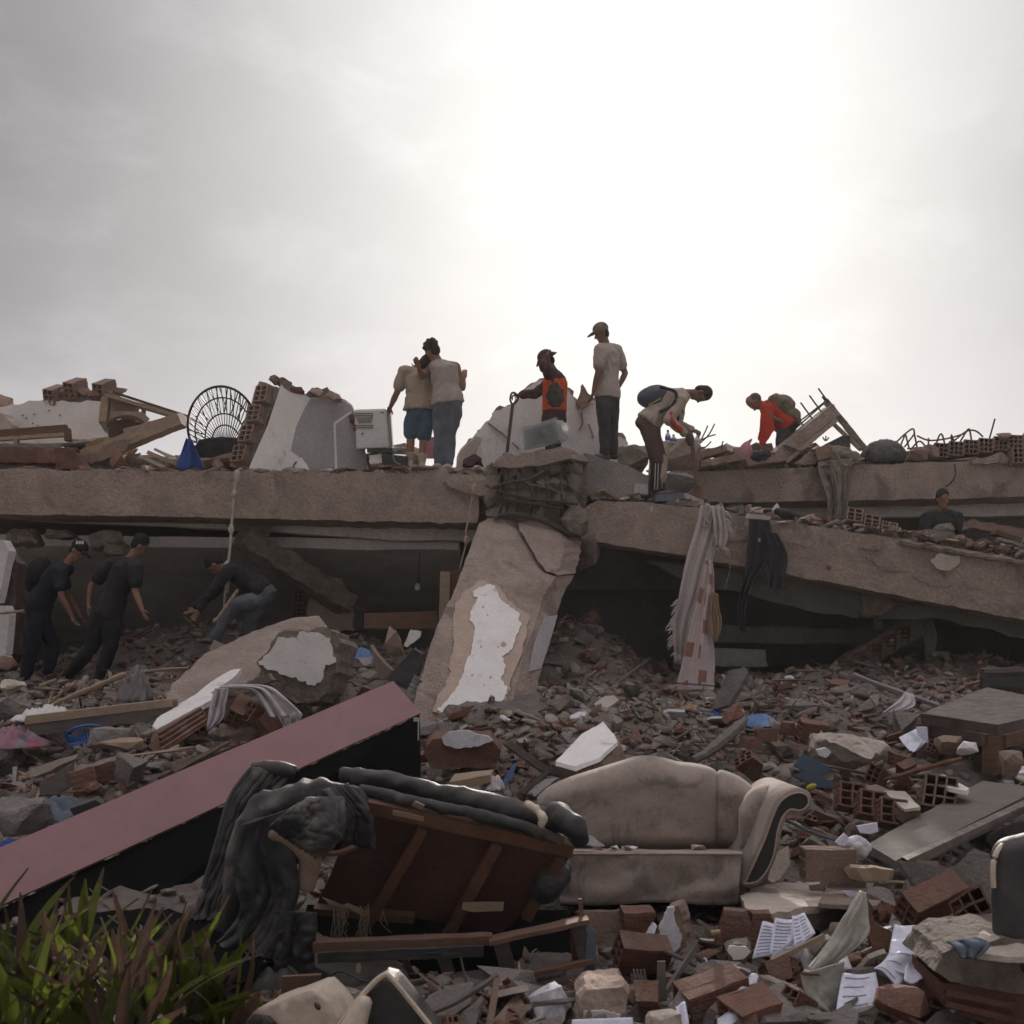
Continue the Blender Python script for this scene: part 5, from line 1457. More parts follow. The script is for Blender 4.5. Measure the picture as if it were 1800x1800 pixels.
 for sg in 'LR':
  an = j['ank' + sg]
  toe = j['toe' + sg] if 'toe' + sg in j else an + Vector((fwd.x, fwd.y, 0)).normalized() * 0.15 + Vector((0, 0, -0.045))
  dv = (toe - an)
  dv.z = 0
  dv = dv.normalized() if dv.length > 0.01 else Vector((0, -1, 0))
  z = Vector((0, 0, 1))
  sv = dv.cross(z)
  c = Vector((an.x, an.y, min(an.z - 0.04, toe.z + 0.01)))
  sm = MB().loft([(c - dv * 0.075, sv * 0.03, z * 0.03), (c - dv * 0.05, sv * 0.042, z * 0.048), (c + dv * 0.05, sv * 0.047, z * 0.045), (c + dv * 0.13, sv * 0.05, z * 0.033), (c + dv * 0.18, sv * 0.032, z * 0.022)])
  sm.capsule(c - dv * 0.01, 0.045, an + z * 0.02, 0.042)
  obj('shoe', remesh(sm, 0.012, 2), feet, root, True)
 return root, j, (L, D, spine, fwd, upv, sdv)

person('person in tan T-shirt and blue shorts leaning one hand on the white appliance', 15.95, dict(
 head=(748, 641, -0.02), neck=(739, 652, 0.0), chest=(738, 672, 0.0), pelvis=(738, 718, 0.0), shL=(712, 655, 0.02), elL=(697, 692, 0.05), wrL=(686, 716, 0.25), shR=(764, 656, 0.05), elR=(772, 680, 0.22), wrR=(768, 668, 0.32),
 hipL=(727, 732, 0), hipR=(750, 732, 0), knL=(722, 764, 0.0), knR=(745, 768, -0.02), ankL=(721, 812, 0.02), ankR=(742, 814, -0.04), toeL=(719, 821, 0.12), toeR=(741, 822, 0.1)), (0.5, 0.85, -0.1), 'skin_brown', 'short',
 (('shirt', 'wear_tan', -0.02), ('shorts', 'wear_teal'), ('socks', 'wear_tan', 0.72)), ('flat', 'relax'), feet='shoe_pale', seed=1, bulk=1.05, lat=(1, 0, 0))
person('person in white vest top and grey jeans hugging the one in tan shirt', 15.75, dict(
 head=(760, 617, 0.02), neck=(770, 634, 0.02), chest=(781, 655, 0.0), pelvis=(787, 705, 0.0), shL=(762, 644, 0.10), elL=(742, 662, 0.05), wrL=(736, 646, -0.10), shR=(801, 645, 0.02), elR=(813, 682, 0.06), wrR=(815, 666, 0.1),
 hipL=(777, 718, 0), hipR=(799, 718, 0), knL=(773, 764, 0.0), knR=(790, 764, 0.02), ankL=(772, 812, 0.02), ankR=(789, 812, 0.0), toeL=(768, 821, -0.08), toeR=(786, 822, -0.1)), (-0.75, 0.6, -0.15), 'skin_brown', 'curly',
 (('tank', 'wear_white', -0.03), ('trousers', 'wear_denim')), ('relax', 'relax'), feet='shoe_pale', seed=2, bulk=1.05, lat=(1, 0, 0))
rc, jc, ax = person('person in dark clothes, orange vest and hat holding a shovel, arm over face', 16.5, dict(
 head=(962, 634, -0.02), neck=(974, 652, 0.0), chest=(976, 672, 0.0), pelvis=(974, 732, 0.0), shL=(966, 656, -0.16), elL=(956, 644, -0.34), wrL=(961, 628, -0.18), shR=(978, 664, 0.12), elR=(942, 692, 0.02), wrR=(914, 694, 0.0),
 hipL=(974, 742, -0.09), hipR=(976, 742, 0.09), knL=(970, 788, -0.1), knR=(974, 790, 0.1), ankL=(972, 836, -0.1), ankR=(976, 838, 0.1)), (-0.95, -0.1, -0.35), 'skin_dark', 'buckethat',
 (('longsleeve', 'wear_maroon', -0.08), ('trousers', 'wear_navy')), ('relax', 'grip'), seed=3, lat=(0, -1, 0), bulk=1.0)
vm = MB()
L_, D_, sp_ = ax[0], ax[1], ax[2]
vm.loft([(c, L_ * a, D_ * d_) for c, a, d_ in ((jc['pelvis'] + sp_ * 0.06, 0.195, 0.165), (jc['pelvis'].lerp(jc['chest'], 0.5), 0.18, 0.16), (jc['chest'], 0.185, 0.165), (jc['chest'].lerp(jc['neck'], 0.6), 0.145, 0.13))])
obj('orange_vest', remesh(vm, 0.014, 3, 0.006, (9, 9, 5), 6), 'wear_orange', rc, True)
pk = MB().ball(P(976, 694, 16.32), (0.10, 0, 0.02), (0, 0.05, 0), (-0.02, 0, 0.15))
obj('dark_pouch', remesh(pk, 0.012, 1, 0.03, (11, 11, 11), 3), 'wear_olive', rc, True)
sv = thing('shovel', 'shovel with a D-shaped grip held upright by the orange vest worker', 'shovel', P(891, 796, 16.45))
obj('shaft', MB().tube([P(901, 712, 16.42), P(891, 796, 16.4)], 0.022, 8), 'wood_dark', sv)
obj('grip', MB().tube(catmull([P(901, 712, 16.42), P(897, 703, 16.42), P(899, 692, 16.42), P(905, 691, 16.42), P(911, 700, 16.42), P(902, 712, 16.42)], 4), 0.014, 6), 'black_metal', sv)
slabp('blade', [(884, 796), (900, 796), (902, 815), (893, 828), (882, 815)], 16.42, (0, 0.02, 0), 'iron_dark', sv, cut=0)
person('standing person in cap, white T-shirt and dark trousers watching to the left', 16.6, dict(
 head=(1058, 586, 0.0), neck=(1066, 606, 0.0), chest=(1069, 630, 0.0), pelvis=(1068, 690, 0.0), shL=(1056, 616, -0.16), elL=(1051, 656, -0.22), wrL=(1043, 688, -0.18), shR=(1082, 616, 0.16), elR=(1099, 656, 0.24), wrR=(1088, 680, 0.16),
 hipL=(1062, 702, -0.09), hipR=(1074, 702, 0.09), knL=(1063, 748, -0.1), knR=(1076, 748, 0.1), ankL=(1063, 798, -0.1), ankR=(1077, 796, 0.1), toeL=(1056, 804, -0.14)), (-1.0, -0.12, 0.05), 'skin_dark', 'cap',
 (('shirt', 'wear_white', -0.08), ('trousers', 'wear_charcoal')), ('relax', 'relax'), seed=4, lat=(0.35, 0.94, 0), bulk=1.06)
re_, je, ax = person('bending person with blue backpack, pale long-sleeved top and brown shorts over striped trousers', 15.7, dict(
 head=(1232, 692, 0.0), neck=(1208, 690, 0.0), chest=(1178, 704, 0.0), pelvis=(1140, 742, 0.0), shL=(1196, 700, 0.17), elL=(1190, 746, 0.15), wrL=(1217, 756, 0.06), shR=(1196, 704, -0.17), elR=(1176, 738, -0.24), wrR=(1206, 764, -0.08),
 hipL=(1141, 754, 0.09), hipR=(1144, 756, -0.09), knL=(1160, 806, 0.12), knR=(1154, 808, -0.09), ankL=(1160, 860, 0.14), ankR=(1152, 862, -0.08), toeL=(1178, 868, 0.14), toeR=(1172, 870, -0.1)), (0.88, -0.05, -0.5), 'skin_dark', 'short',
 (('longsleeve', 'wear_cream', -0.02), ('joggers', 'wear_umber'), ('leggings', 'wear_black')), ('grip', 'grip'), seed=5, lat=(0, -1, 0), bulk=1.04)
bp = MB().ball(P(1152, 698, 15.68), Vector((0.23, 0, 0.03)), Vector((0, 0.15, 0)), Vector((-0.02, 0, 0.145)), 16, 10)
bpo = obj('backpack', remesh(bp, 0.015, 3, 0.006, (7, 7, 7), 2), 'pack_blue', re_, True)
obj('strap', MB().tube(catmull([P(1160, 680, 15.52), P(1188, 690, 15.46), P(1182, 712, 15.44), P(1160, 724, 15.50)], 5), 0.02, 6), 'wear_black', bpo)
obj('yellow_trim', MB().tube(catmull([P(1140, 712, 15.54), P(1152, 706, 15.51), P(1162, 700, 15.50)], 4), 0.009, 5), 'yellow_mark', bpo)
obj('short_hem', remesh(MB().capsule(P(1157, 812, 15.7), 0.115, P(1156, 838, 15.68), 0.11), 0.014, 2, 0.008), 'wear_cream', re_, True)
obj('sleeve_print', roughen(MB().tube([P(1180, 724, 15.44), P(1179, 738, 15.425), P(1188, 748, 15.47), P(1198, 757, 15.53)], 0.034, 7), 0.03, 0.012, 22, 2), 'red_mark', re_, True)
mb = MB()
for (x0, y0, x1, y1) in ((1192, 716, 1199, 713), (1199, 713, 1201, 720), (1201, 720, 1194, 728), (1194, 728, 1203, 726), (1205, 713, 1207, 725), (1192, 735, 1203, 733), (1193, 739, 1202, 737)):
 mb.bar(P(x0 - 9, y0, 15.5), P(x1 - 9, y1, 15.5), 0.05, 0.014, Vector((0, 1, 0)))
obj('chest_print', mb, 'wear_black', re_)
pick = thing('digging_tool', 'long handled digging tool gripped by the bending backpack worker', 'tool', P(1226, 868, 15.5))
obj('handle', MB().tube([P(1214, 758, 15.52), P(1219, 800, 15.5), P(1226, 858, 15.45)], 0.026, 8), 'wood_brown', pick)
obj('glove_pad', remesh(MB().ball(P(1213, 772, 15.5), (0.055, 0, 0), (0, 0.05, 0), (0, 0, 0.09)), 0.014, 2, 0.006), 'wear_umber', pick, True)
slabp('tip', [(1219, 856), (1232, 856), (1234, 872), (1222, 876)], 15.44, (0, 0.02, 0), 'rust', pick, cut=0)
rf, jf, ax = person('bending person in red orange jacket with camouflage backpack on the rear slab', 17.5, dict(
 head=(1327, 707, 0.0), neck=(1343, 712, 0.0), chest=(1356, 722, 0.0), pelvis=(1382, 748, 0.0), shL=(1349, 720, -0.16), elL=(1352, 754, -0.22), wrL=(1340, 780, -0.2), shR=(1349, 718, 0.16), elR=(1344, 750, 0.24), wrR=(1338, 772, 0.2),
 hipL=(1380, 760, -0.09), hipR=(1384, 760, 0.09), knL=(1372, 795, -0.1), knR=(1378, 795, 0.1), ankL=(1372, 836, -0.1), ankR=(1382, 836, 0.1)), (-0.75, -0.1, -0.7), 'skin_brown', 'none',
 (('longsleeve', 'wear_red', -0.02), ('trousers', 'wear_charcoal')), ('relax', 'relax'), seed=6, lat=(0, -1, 0), bulk=1.0)
obj('knit_cap', remesh(MB().ball(jf['head'] + Vector((0.0, 0, 0.045)), (0.09, 0, -0.02), (0, 0.088, 0), (0.02, 0, 0.085)), 0.011, 1), 'wear_umber', rf, True)
bp = MB().ball(P(1376, 712, 17.45), (0.16, 0, -0.07), (0, 0.16, 0), (0.06, 0, 0.12)).ball(P(1392, 732, 17.45), (0.12, 0, -0.09), (0, 0.14, 0), (0.06, 0, 0.10)).ball(P(1362, 702, 17.45), (0.09, 0, 0), (0, 0.12, 0), (0, 0, 0.07))
bpo = obj('backpack', remesh(bp, 0.016, 2, 0.014, (9, 9, 9), 8), 'wear_camo', rf, True)
obj('strap', MB().tube(catmull([P(1350, 706, 17.32), P(1356, 730, 17.26), P(1376, 742, 17.3)], 5), 0.02, 6), 'wear_camo', bpo)
obj('haul_loop', MB().tube(catmull([P(1376, 700, 17.4), P(1384, 697, 17.4), P(1388, 708, 17.4)], 4), 0.008, 5), 'wear_black', bpo)
person('person in black shirt looking out of the gap under the rear slab', 16.4, dict(
 head=(1657, 878, 0.0), neck=(1656, 897, 0.02), chest=(1655, 922, 0.03), pelvis=(1652, 975, 0.1), shL=(1629, 910, 0.02), elL=(1624, 945, -0.05), wrL=(1645, 950, -0.2), shR=(1682, 910, 0.02), elR=(1690, 945, -0.05), wrR=(1668, 948, -0.22),
 hipL=(1642, 985, 0.1), hipR=(1664, 985, 0.1), knL=(1640, 1000, -0.2), knR=(1666, 1000, -0.2), ankL=(1640, 1010, 0.1), ankR=(1666, 1010, 0.1)), (0.15, -1, -0.15), 'skin_brown', 'short',
 (('shirt', 'wear_black', -0.02), ('trousers', 'wear_black')), ('relax', 'relax'), seed=7, lat=(1, 0, 0))
r1, j1, ax = person('stooping person in black with white-lettered cap and backpack at far left of the cave', 15.5, dict(
 head=(136, 968, 0.0), neck=(120, 990, 0.0), chest=(98, 1012, 0.0), pelvis=(66, 1066, 0.0), shL=(104, 1000, 0.17), elL=(120, 1045, 0.2), wrL=(140, 1080, 0.2), shR=(104, 1004, -0.17), elR=(108, 1048, -0.2), wrR=(126, 1082, -0.16),
 hipL=(66, 1080, 0.09), hipR=(66, 1082, -0.09), knL=(95, 1135, 0.14), knR=(56, 1140, -0.08), ankL=(80, 1200, 0.14), ankR=(42, 1202, -0.08), toeL=(100, 1208, 0.14), toeR=(60, 1210, -0.1)), (0.9, -0.25, -0.45), 'skin_tan', 'capback',
 (('shirt', 'wear_navy', -0.02), ('trousers', 'wear_navy')), ('relax', 'relax'), seed=8, lat=(0, -1, 0), bulk=1.05)
obj('backpack', remesh(MB().ball(P(66, 1010, 15.5), (0.14, 0, -0.06), (0, 0.15, 0), (0.1, 0, 0.22)), 0.016, 2, 0.01), 'wear_black', r1, True)
for i in range(3):
 obj('cap_letter', MB().box(P(137 + i * 5, 954, 15.36) + Vector((0, -0.035, 0.0)), (0.022, 0.01, 0.04)), 'plastic_white', r1)
person('person in black T-shirt and black trousers leaning forward in the left-hand cave', 15.2, dict(
 head=(246, 958, 0.0), neck=(230, 980, 0.0), chest=(216, 1008, 0.0), pelvis=(192, 1074, 0.0), shL=(196, 992, 0.02), elL=(160, 1030, 0.1), wrL=(156, 1062, 0.05), shR=(240, 1000, -0.14), elR=(238, 1040, -0.2), wrR=(250, 1072, -0.28),
 hipL=(182, 1088, 0.07), hipR=(200, 1090, -0.07), knL=(160, 1140, 0.05), knR=(192, 1142, -0.1), ankL=(112, 1196, 0.12), ankR=(172, 1200, -0.1), toeL=(128, 1208, 0.05), toeR=(190, 1212, -0.15)), (0.85, 0.3, -0.3), 'skin_tan', 'short',
 (('shirt', 'wear_black', -0.08), ('trousers', 'wear_black')), ('relax', 'relax'), seed=9, lat=(0.5, -0.86, 0), bulk=1.08)
person('crouching person in dark top and grey jeans deep in the left-hand cave', 15.3, dict(
 head=(378, 992, 0.1), neck=(396, 1000, 0.1), chest=(418, 1006, 0.1), pelvis=(462, 1040, 0.1), shL=(400, 1006, -0.1), elL=(372, 1040, -0.15), wrL=(350, 1072, -0.2), shR=(404, 1004, 0.28), elR=(376, 1042, 0.3), wrR=(342, 1068, 0.25),
 hipL=(462, 1054, 0.0), hipR=(464, 1052, 0.18), knL=(412, 1062, -0.05), knR=(440, 1088, 0.22), ankL=(378, 1118, 0.0), ankR=(436, 1130, 0.25), toeL=(362, 1128, -0.05)), (-0.85, 0.1, -0.5), 'skin_tan', 'short',
 (('longsleeve', 'wear_black', -0.02), ('trousers', 'wear_denim')), ('relax', 'relax'), seed=10, lat=(0, -1, 0))

# ------------------------------------------------------------------ cloths and ropes hanging from the slabs
def drape_rows(left, right, Yf, rows=40, cols=28, folds=5.0, amp=0.05, ph=0.0, ragged=0.0, seed=1, crease=0.0):
 """sheet between two picture-space edge curves; Yf(t) gives depth down the sheet"""
 r = rng(seed)
 Lc = catmull([Vector((p[0], p[1], 0)) for p in left], 8)
 Rc = catmull([Vector((p[0], p[1], 0)) for p in right], 8)

 def at(c, t):
  q = t * (len(c) - 1)
  i = min(int(q), len(c) - 2)
  return c[i].lerp(c[i + 1], q - i)
 out = []
 for i in range(rows + 1):
  t = i / rows
  a, b = at(Lc, t), at(Rc, t)
  row = []
  for k in range(cols + 1):
   u = k / cols
   p = a.lerp(b, u)
   am = amp * (0.35 + 0.65 * min(1.0, t * 2.5 + 0.15))
   u2 = u + 0.13 * noise.noise(Vector((u * 2.5, t * 1.6, seed + 3.3))) + 0.05 * noise.noise(Vector((u * 7, t * 2.2, seed + 9.1)))
   w = math.sin(2 * math.pi * folds * u2 + ph) * (0.55 + 0.9 * abs(noise.noise(Vector((u * 3, t * 1.5, seed + 6.0)))))
   w += 0.9 * noise.noise(Vector((u * folds * 1.7, t * 2.0, seed))) + 0.4 * noise.noise(Vector((u * 13, t * 6, seed)))
   w += crease * (0.5 - abs(noise.noise(Vector((u * 4 + t * 3, t * 5 - u * 2, seed + 1.5)))) * 2.4 + 0.5 * (0.4 - abs(noise.noise(Vector((u * 9 - t * 5, t * 11, seed + 4.5)))) * 2))
   e = ragged * r.uniform(-1, 1) if i == rows else 0.0
   row.append(P(p.x, p.y + e, Yf(t) - am * w))
  out.append(row)
 return out

def set_mats(o, mats, fn):
 me = o.data
 for m in mats[1:]:
  me.materials.append(MATS[m])
 for p in me.polygons:
  p.material_index = fn(p.index)

def crumple(name, label, cat, px, py, Y, w, h, mat, seed=1, dep=0.35, n=26):
 """a crumpled cloth or sheet lying in a heap: w x h photo pixels"""
 k = Y / F
 c = P(px, py + h / 2, Y)
 rows = []
 for i in range(n + 1):
  row = []
  for q in range(n + 1):
   u, v = q / n * 2 - 1, i / n * 2 - 1
   e = max(abs(u), abs(v))
   l2 = math.hypot(u, v) + 1e-6
   s_ = e / l2
   s_ = 0.55 + 0.45 * s_
   wob2 = 1 + 0.28 * noise.noise(Vector((u * 1.5, v * 1.5, seed * 1.7)))
   x, y = u * s_ * wob2 * w * k / 2, v * s_ * wob2 * dep
   q3 = Vector((u * 1.9, v * 1.9, seed * 3.1))
   rid = (1 - abs(noise.noise(q3)) * 2.2) * 0.6 + (1 - abs(noise.noise(q3 * 2.3)) * 2.2) * 0.35 + 0.12 * noise.noise(q3 * 6)
   z = h * k * max(-0.2, (1 - e ** 2.2)) * (0.35 + 0.65 * rid) + 0.015 * noise.noise(q3 * 4)
   row.append(c + Vector((x, y, z)))
  rows.append(row)
 o = solid(obj(name, MB().grid(rows), mat, None, True), 0.008)
 return tag(o, label, cat)

bl = thing('fringed_blanket', 'cream knitted blanket with ragged fringe hanging over the sloping slab', 'blanket', P(1210, 1160, 14.9))
rows = drape_rows([(1231, 888), (1226, 915), (1205, 990), (1190, 1065), (1182, 1100), (1186, 1150)], [(1268, 890), (1270, 930), (1248, 1000), (1232, 1060), (1222, 1105), (1206, 1158)], lambda t: 14.98 - 0.02 * t, 60, 44, 2.6, 0.036, 0.6, 3, 2, 0.3)
solid(obj('sheet', MB().grid(rows), 'knit_cream', bl, True), 0.012)
rows2 = drape_rows([(1250, 892), (1254, 915), (1256, 940), (1258, 958)], [(1272, 892), (1276, 920), (1279, 945), (1270, 968)], lambda t: 14.86, 20, 14, 2.2, 0.035, 1.0, 3, 3)
solid(obj('folded_end', MB().grid(rows2), 'knit_cream', bl, True), 0.012)
mb = MB()
r = rng(44)
for rw, side, n in ((rows, 0, 26), (rows, -1, 6), (rows2, -1, 14)):
 for i in range(n):
  row = rw[int(r.uniform(0.55 if side == 0 else 0.05, 1.0) * (len(rw) - 1))]
  p = row[side]
  dx = (-1 if side == 0 else 1) * r.uniform(0.03, 0.09)
  mb.tube([p, p + Vector((dx * .5, -0.02, -0.02)), p + Vector((dx, -0.02, -r.uniform(0.03, 0.1)))], [0.014, 0.010, 0.004], 4)
for k in range(46):
 p = rows[-1][k % 45]
 mb.tube([p, p + Vector((r.uniform(-.02, .02), -0.02, -0.05)), p + Vector((r.uniform(-.03, .03), -0.02, -r.uniform(0.06, 0.12)))], [0.013, 0.010, 0.004], 4)
for k in range(60):
 row = rows[int(r.uniform(0, 14))]
 p = row[int(r.uniform(12, 44))]
 mb.tube([p, p + Vector((r.uniform(-.02, .02), -0.05, 0.01)), p + Vector((r.uniform(-.03, .03), -0.06, -r.uniform(0.02, 0.07)))], [0.013, 0.011, 0.004], 4)
obj('fringe', mb, 'knit_cream', bl)['kind'] = 'stuff'
ct = thing('patterned_curtain', 'pale curtain with red squares and purple hem hanging below the fringed blanket', 'curtain', P(1215, 1240, 14.8))
rows = drape_rows([(1240, 985), (1236, 1010), (1222, 1070), (1205, 1140), (1190, 1200), (1177, 1238)], [(1252, 985), (1256, 1030), (1250, 1090), (1256, 1150), (1256, 1205), (1250, 1226)], lambda t: 14.82 - 0.03 * t, 64, 30, 1.6, 0.035, 2.0, 2, 5)
o = obj('sheet', MB().grid(rows), 'curtain', ct, True)
W_ = 30

def pat(i):
 t, u = (i // W_) / 64, (i % W_) / W_
 if t > 0.885:
  return 2
 if 0.835 < t < 0.845 or 0.855 < t < 0.863 or 0.79 < t < 0.797:
  return 2
 if t > 0.78:
  return 0
 a, b = (t * 3.6 + 0.5 * (u > .5)) % 1.0, (u * 2.0 + 0.1) % 1.0
 return 1 if a < 0.27 and b < 0.62 else 0

set_mats(o, ['curtain', 'curtain_red', 'curtain_purple'], pat)
solid(o, 0.008)
for k in range(2):
 obj('hem_diamond', MB().box(P(1207 + k * 23, 1199 + k * 2, 14.68), (0.035, 0.01, 0.035), (0, R(45), 0)), 'curtain_purple', ct)
rows = drape_rows([(1252, 1040), (1250, 1070), (1248, 1100), (1254, 1128)], [(1262, 1044), (1264, 1070), (1269, 1095), (1258, 1132)], lambda t: 14.75, 20, 14, 3.2, 0.045, 0.4, 1, 8)
tag(solid(obj('ochre_cloth', MB().grid(rows), 'cloth_ochre', None, True), 0.01), 'bunched ochre and pink cloth at the right side of the hanging curtain', 'cloth')
bg = thing('black_garment', 'black garment with a zip and strap hanging over the sloping slab', 'garment', P(1335, 1100, 14.9))
rows = drape_rows([(1318, 912), (1316, 950), (1310, 1000), (1302, 1040), (1297, 1070), (1300, 1108)], [(1352, 914), (1360, 950), (1352, 985), (1326, 1020), (1312, 1060), (1308, 1110)], lambda t: 14.95, 44, 20, 2.4, 0.04, 0.3, 2, 9)
solid(obj('body', MB().grid(rows), 'cloth_black', bg, True), 0.012)
rows = drape_rows([(1340, 930), (1352, 960), (1350, 1000), (1348, 1028)], [(1366, 938), (1380, 965), (1384, 990), (1374, 1038)], lambda t: 14.9, 30, 16, 2.2, 0.04, 1.2, 3, 10)
solid(obj('sleeve', MB().grid(rows), 'cloth_black', bg, True), 0.012)
obj('strap', MB().tube(catmull([P(1374, 1000, 14.85), P(1376, 1030, 14.83), P(1370, 1040, 14.83), P(1362, 1036, 14.83), P(1364, 1020, 14.84)], 6), 0.014, 6), 'cloth_black', bg)
obj('buckle', MB().box(P(1335, 949, 14.86), (0.02, 0.012, 0.04)), 'steel', bg)
tc = thing('taupe_cloth', 'large taupe cloth twisted over the edge of the rear slab', 'cloth', P(1470, 920, 16.8))
rows = drape_rows([(1438, 812), (1440, 835), (1452, 870), (1456, 900), (1454, 918)], [(1500, 806), (1490, 830), (1488, 860), (1482, 895), (1476, 922)], lambda t: 16.86 - 0.03 * t, 50, 40, 1.7, 0.06, 1.4, 2, 12, 0.5)
solid(obj('sheet', MB().grid(rows), 'cloth_taupe', tc, True), 0.012)
rows = drape_rows([(1440, 800), (1438, 812), (1440, 818)], [(1520, 806), (1505, 812), (1496, 818)], lambda t: 17.1 - 0.25 * t, 14, 24, 3.0, 0.05, 0.4, 2, 13)
solid(obj('bunched_top', MB().grid(rows), 'cloth_taupe', tc, True), 0.015)
obj('bunch', remesh(MB().ball(P(1478, 800, 17.1), (0.26, 0, -0.06), (0, 0.16, 0), (0, 0, 0.1)), 0.018, 2, 0.03, (6, 9, 14), 5), 'cloth_taupe', tc, True)
rows = drape_rows([(1482, 826), (1482, 870), (1478, 905)], [(1494, 826), (1492, 872), (1486, 908)], lambda t: 16.9, 24, 12, 1.6, 0.03, 0.2, 2, 14)
solid(obj('dark_fold', MB().grid(rows), 'cloth_grey', tc, True), 0.012)

def rope(name, label, pts, Y, rad, mat, knots=(), cat='rope', wob_=1.2, seed=1):
 r_ = rng(seed)
 cur = catmull([P(x + r_.uniform(-wob_, wob_), y, Y) for x, y in pts], 6)
 t = thing(name, label, cat, cur[-1])
 obj('strand', MB().tube(cur, [rad * r_.uniform(0.75, 1.25) for _ in cur], 6), mat, t)
 for (x, y, h) in knots:
  k = Y / F
  obj('knot', roughen(MB().ball(P(x, y, Y - 0.01), (0.036, 0, 0), (0, 0.03, 0), (0, 0, h * k / 2)), 0.03, 0.008, 25, int(x)), mat, t)
 return t

tr_ = rope('plaster_rope', 'plaster crusted cord hanging from the left roof edge down to a small block', [(427, 824), (418, 830), (412, 870), (407, 920), (404, 960), (401, 1010), (397, 1055), (392, 1090), (386, 1132)], 15.36, 0.015, 'plaster_cream', ((417, 836, 22), (412, 868, 16), (406, 930, 18), (398, 1002, 34), (399, 1022, 44)), 'cord', 2.2, 3)
obj('end_block', roughen(MB().box(P(385, 1138, 15.3), (0.2, 0.12, 0.12), (0.2, 0.5, 0.3)), 0.06, 0.012, 9, 2), 'plaster_cream', tr_)
rope('ochre_rope', 'thin ochre cord hanging beside the leaning column', [(834, 842), (830, 870), (824, 910), (818, 935), (820, 950), (814, 975), (809, 1000)], 15.3, 0.012, 'rope', ((833, 860, 20), (820, 950, 16)), 'cord', 0.8, 5)
rope('short_stick', 'short pale stick leaning behind the hanging plaster cord', [(418, 1037), (400, 1062), (384, 1085), (376, 1092)], 15.0, 0.02, 'rope', (), 'stick', 0.5, 6)
rope('black_wire', 'black wire curving down the rear slab above the man in the gap', [(1678, 816), (1680, 834), (1672, 848), (1662, 856)], 16.95, 0.009, 'black_metal', (), 'wire', 0.3, 7)
rope('thin_wire', 'thin pale wire hanging between the curtain and the black garment', [(1296, 915), (1293, 950), (1284, 990), (1281, 1010), (1274, 1035)], 14.9, 0.005, 'plastic_grey', (), 'wire', 0.3, 8)
rope('thin_rope', 'thin cord with a small pale tag on the sloping slab', [(1270, 904), (1300, 910), (1330, 912), (1352, 916), (1366, 925)], 15.0, 0.006, 'rope', (), 'cord', 0.3, 9)
slabp('cord_tag', [(1308, 920), (1313, 910), (1318, 925), (1310, 926)], 14.98, (0, 0.015, 0), 'wood_pale', None, 'small pale wooden tag hanging beside the black garment', 'tag', cut=0)

# ------------------------------------------------------------------ pink wardrobe carcass with a black sheet for its dark void
pw = thing('pink_wardrobe', 'long toppled wardrobe with a pink side panel and black front', 'wardrobe', P(370, 1560, 7.9))
A0, A1 = P(-120, 1540, 6.75), P(-120, 1648, 6.55)     # left end: back edge, front edge of the pink face
B1 = P(741, 1252, 9.05)
w_n = (A1 - A0).cross(B1 - A0).normalized()
w_n = w_n if w_n.y < 0 else -w_n
B0 = on_plane(691, 1197, (A0, w_n))
nrm = (B0 - A0).cross(A1 - A0).normalized()
if nrm.z < 0:
 nrm = -nrm
mb = MB().hexa([A1 - nrm * .03, B1 - nrm * .03, B0 - nrm * .03, A0 - nrm * .03, A1, B1, B0, A0])
obj('pink_panel', roughen(mb, 0.25, 0.004, 3, 3), 'pink_board', pw)
dn = Vector((0.0, -0.75, -0.6))
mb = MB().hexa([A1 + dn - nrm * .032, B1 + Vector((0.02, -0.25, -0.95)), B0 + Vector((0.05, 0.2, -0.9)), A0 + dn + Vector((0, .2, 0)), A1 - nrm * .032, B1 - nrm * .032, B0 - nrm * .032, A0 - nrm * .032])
obj('void_shade_front', mb, 'board_shade_black', pw)  # stands in for the dark void, slanted out to blacken the ground
r = rng(3)
mb = MB()
for k in range(40):
 t = r.uniform(0.1, 0.97)
 q = A1.lerp(B1, t) + nrm * 0.0 + Vector((0, -0.006, -0.012))
 mb.add(*(lambda m: (m.v, m.f))(lump(q, (r.uniform(0.01, 0.07), 0.01, r.uniform(0.006, 0.016)), (0, -0.4, 0.5), k + 9, 10)))
obj('chipped_edge', mb, 'soot_card', pw)
obj('hinge', MB().box(B1 + Vector((-0.03, -0.03, -0.05)), (0.05, 0.03, 0.03)).tube([B1 + Vector((-0.02, -0.04, -0.06)), B1 + Vector((-0.02, -0.045, -0.2))], 0.006, 5), 'steel', pw)

crumple('ground_shade_sheet', 'black plastic sheet on the ground between pink wardrobe and spiky plants', 'sheet', 215, 1640, 6.35, 640, 50, 'board_shade_black', 71, 0.75, 40)  # far wider than the plastic bag there, added to darken the ground
crumple('sofa_shade_cloth', 'black crumpled rag under the hanging leather arm', 'cloth', 470, 1720, 6.0, 240, 70, 'leather_black', 72, 0.35, 34)  # added black cloth, puts the dark beneath the sofa into colour
# ------------------------------------------------------------------ sofa with a scroll arm
sf = thing('camel_back_sofa', 'dusty taupe sofa with humped back and black scroll arm half buried in rubble', 'sofa', P(1150, 1590, 7.2))

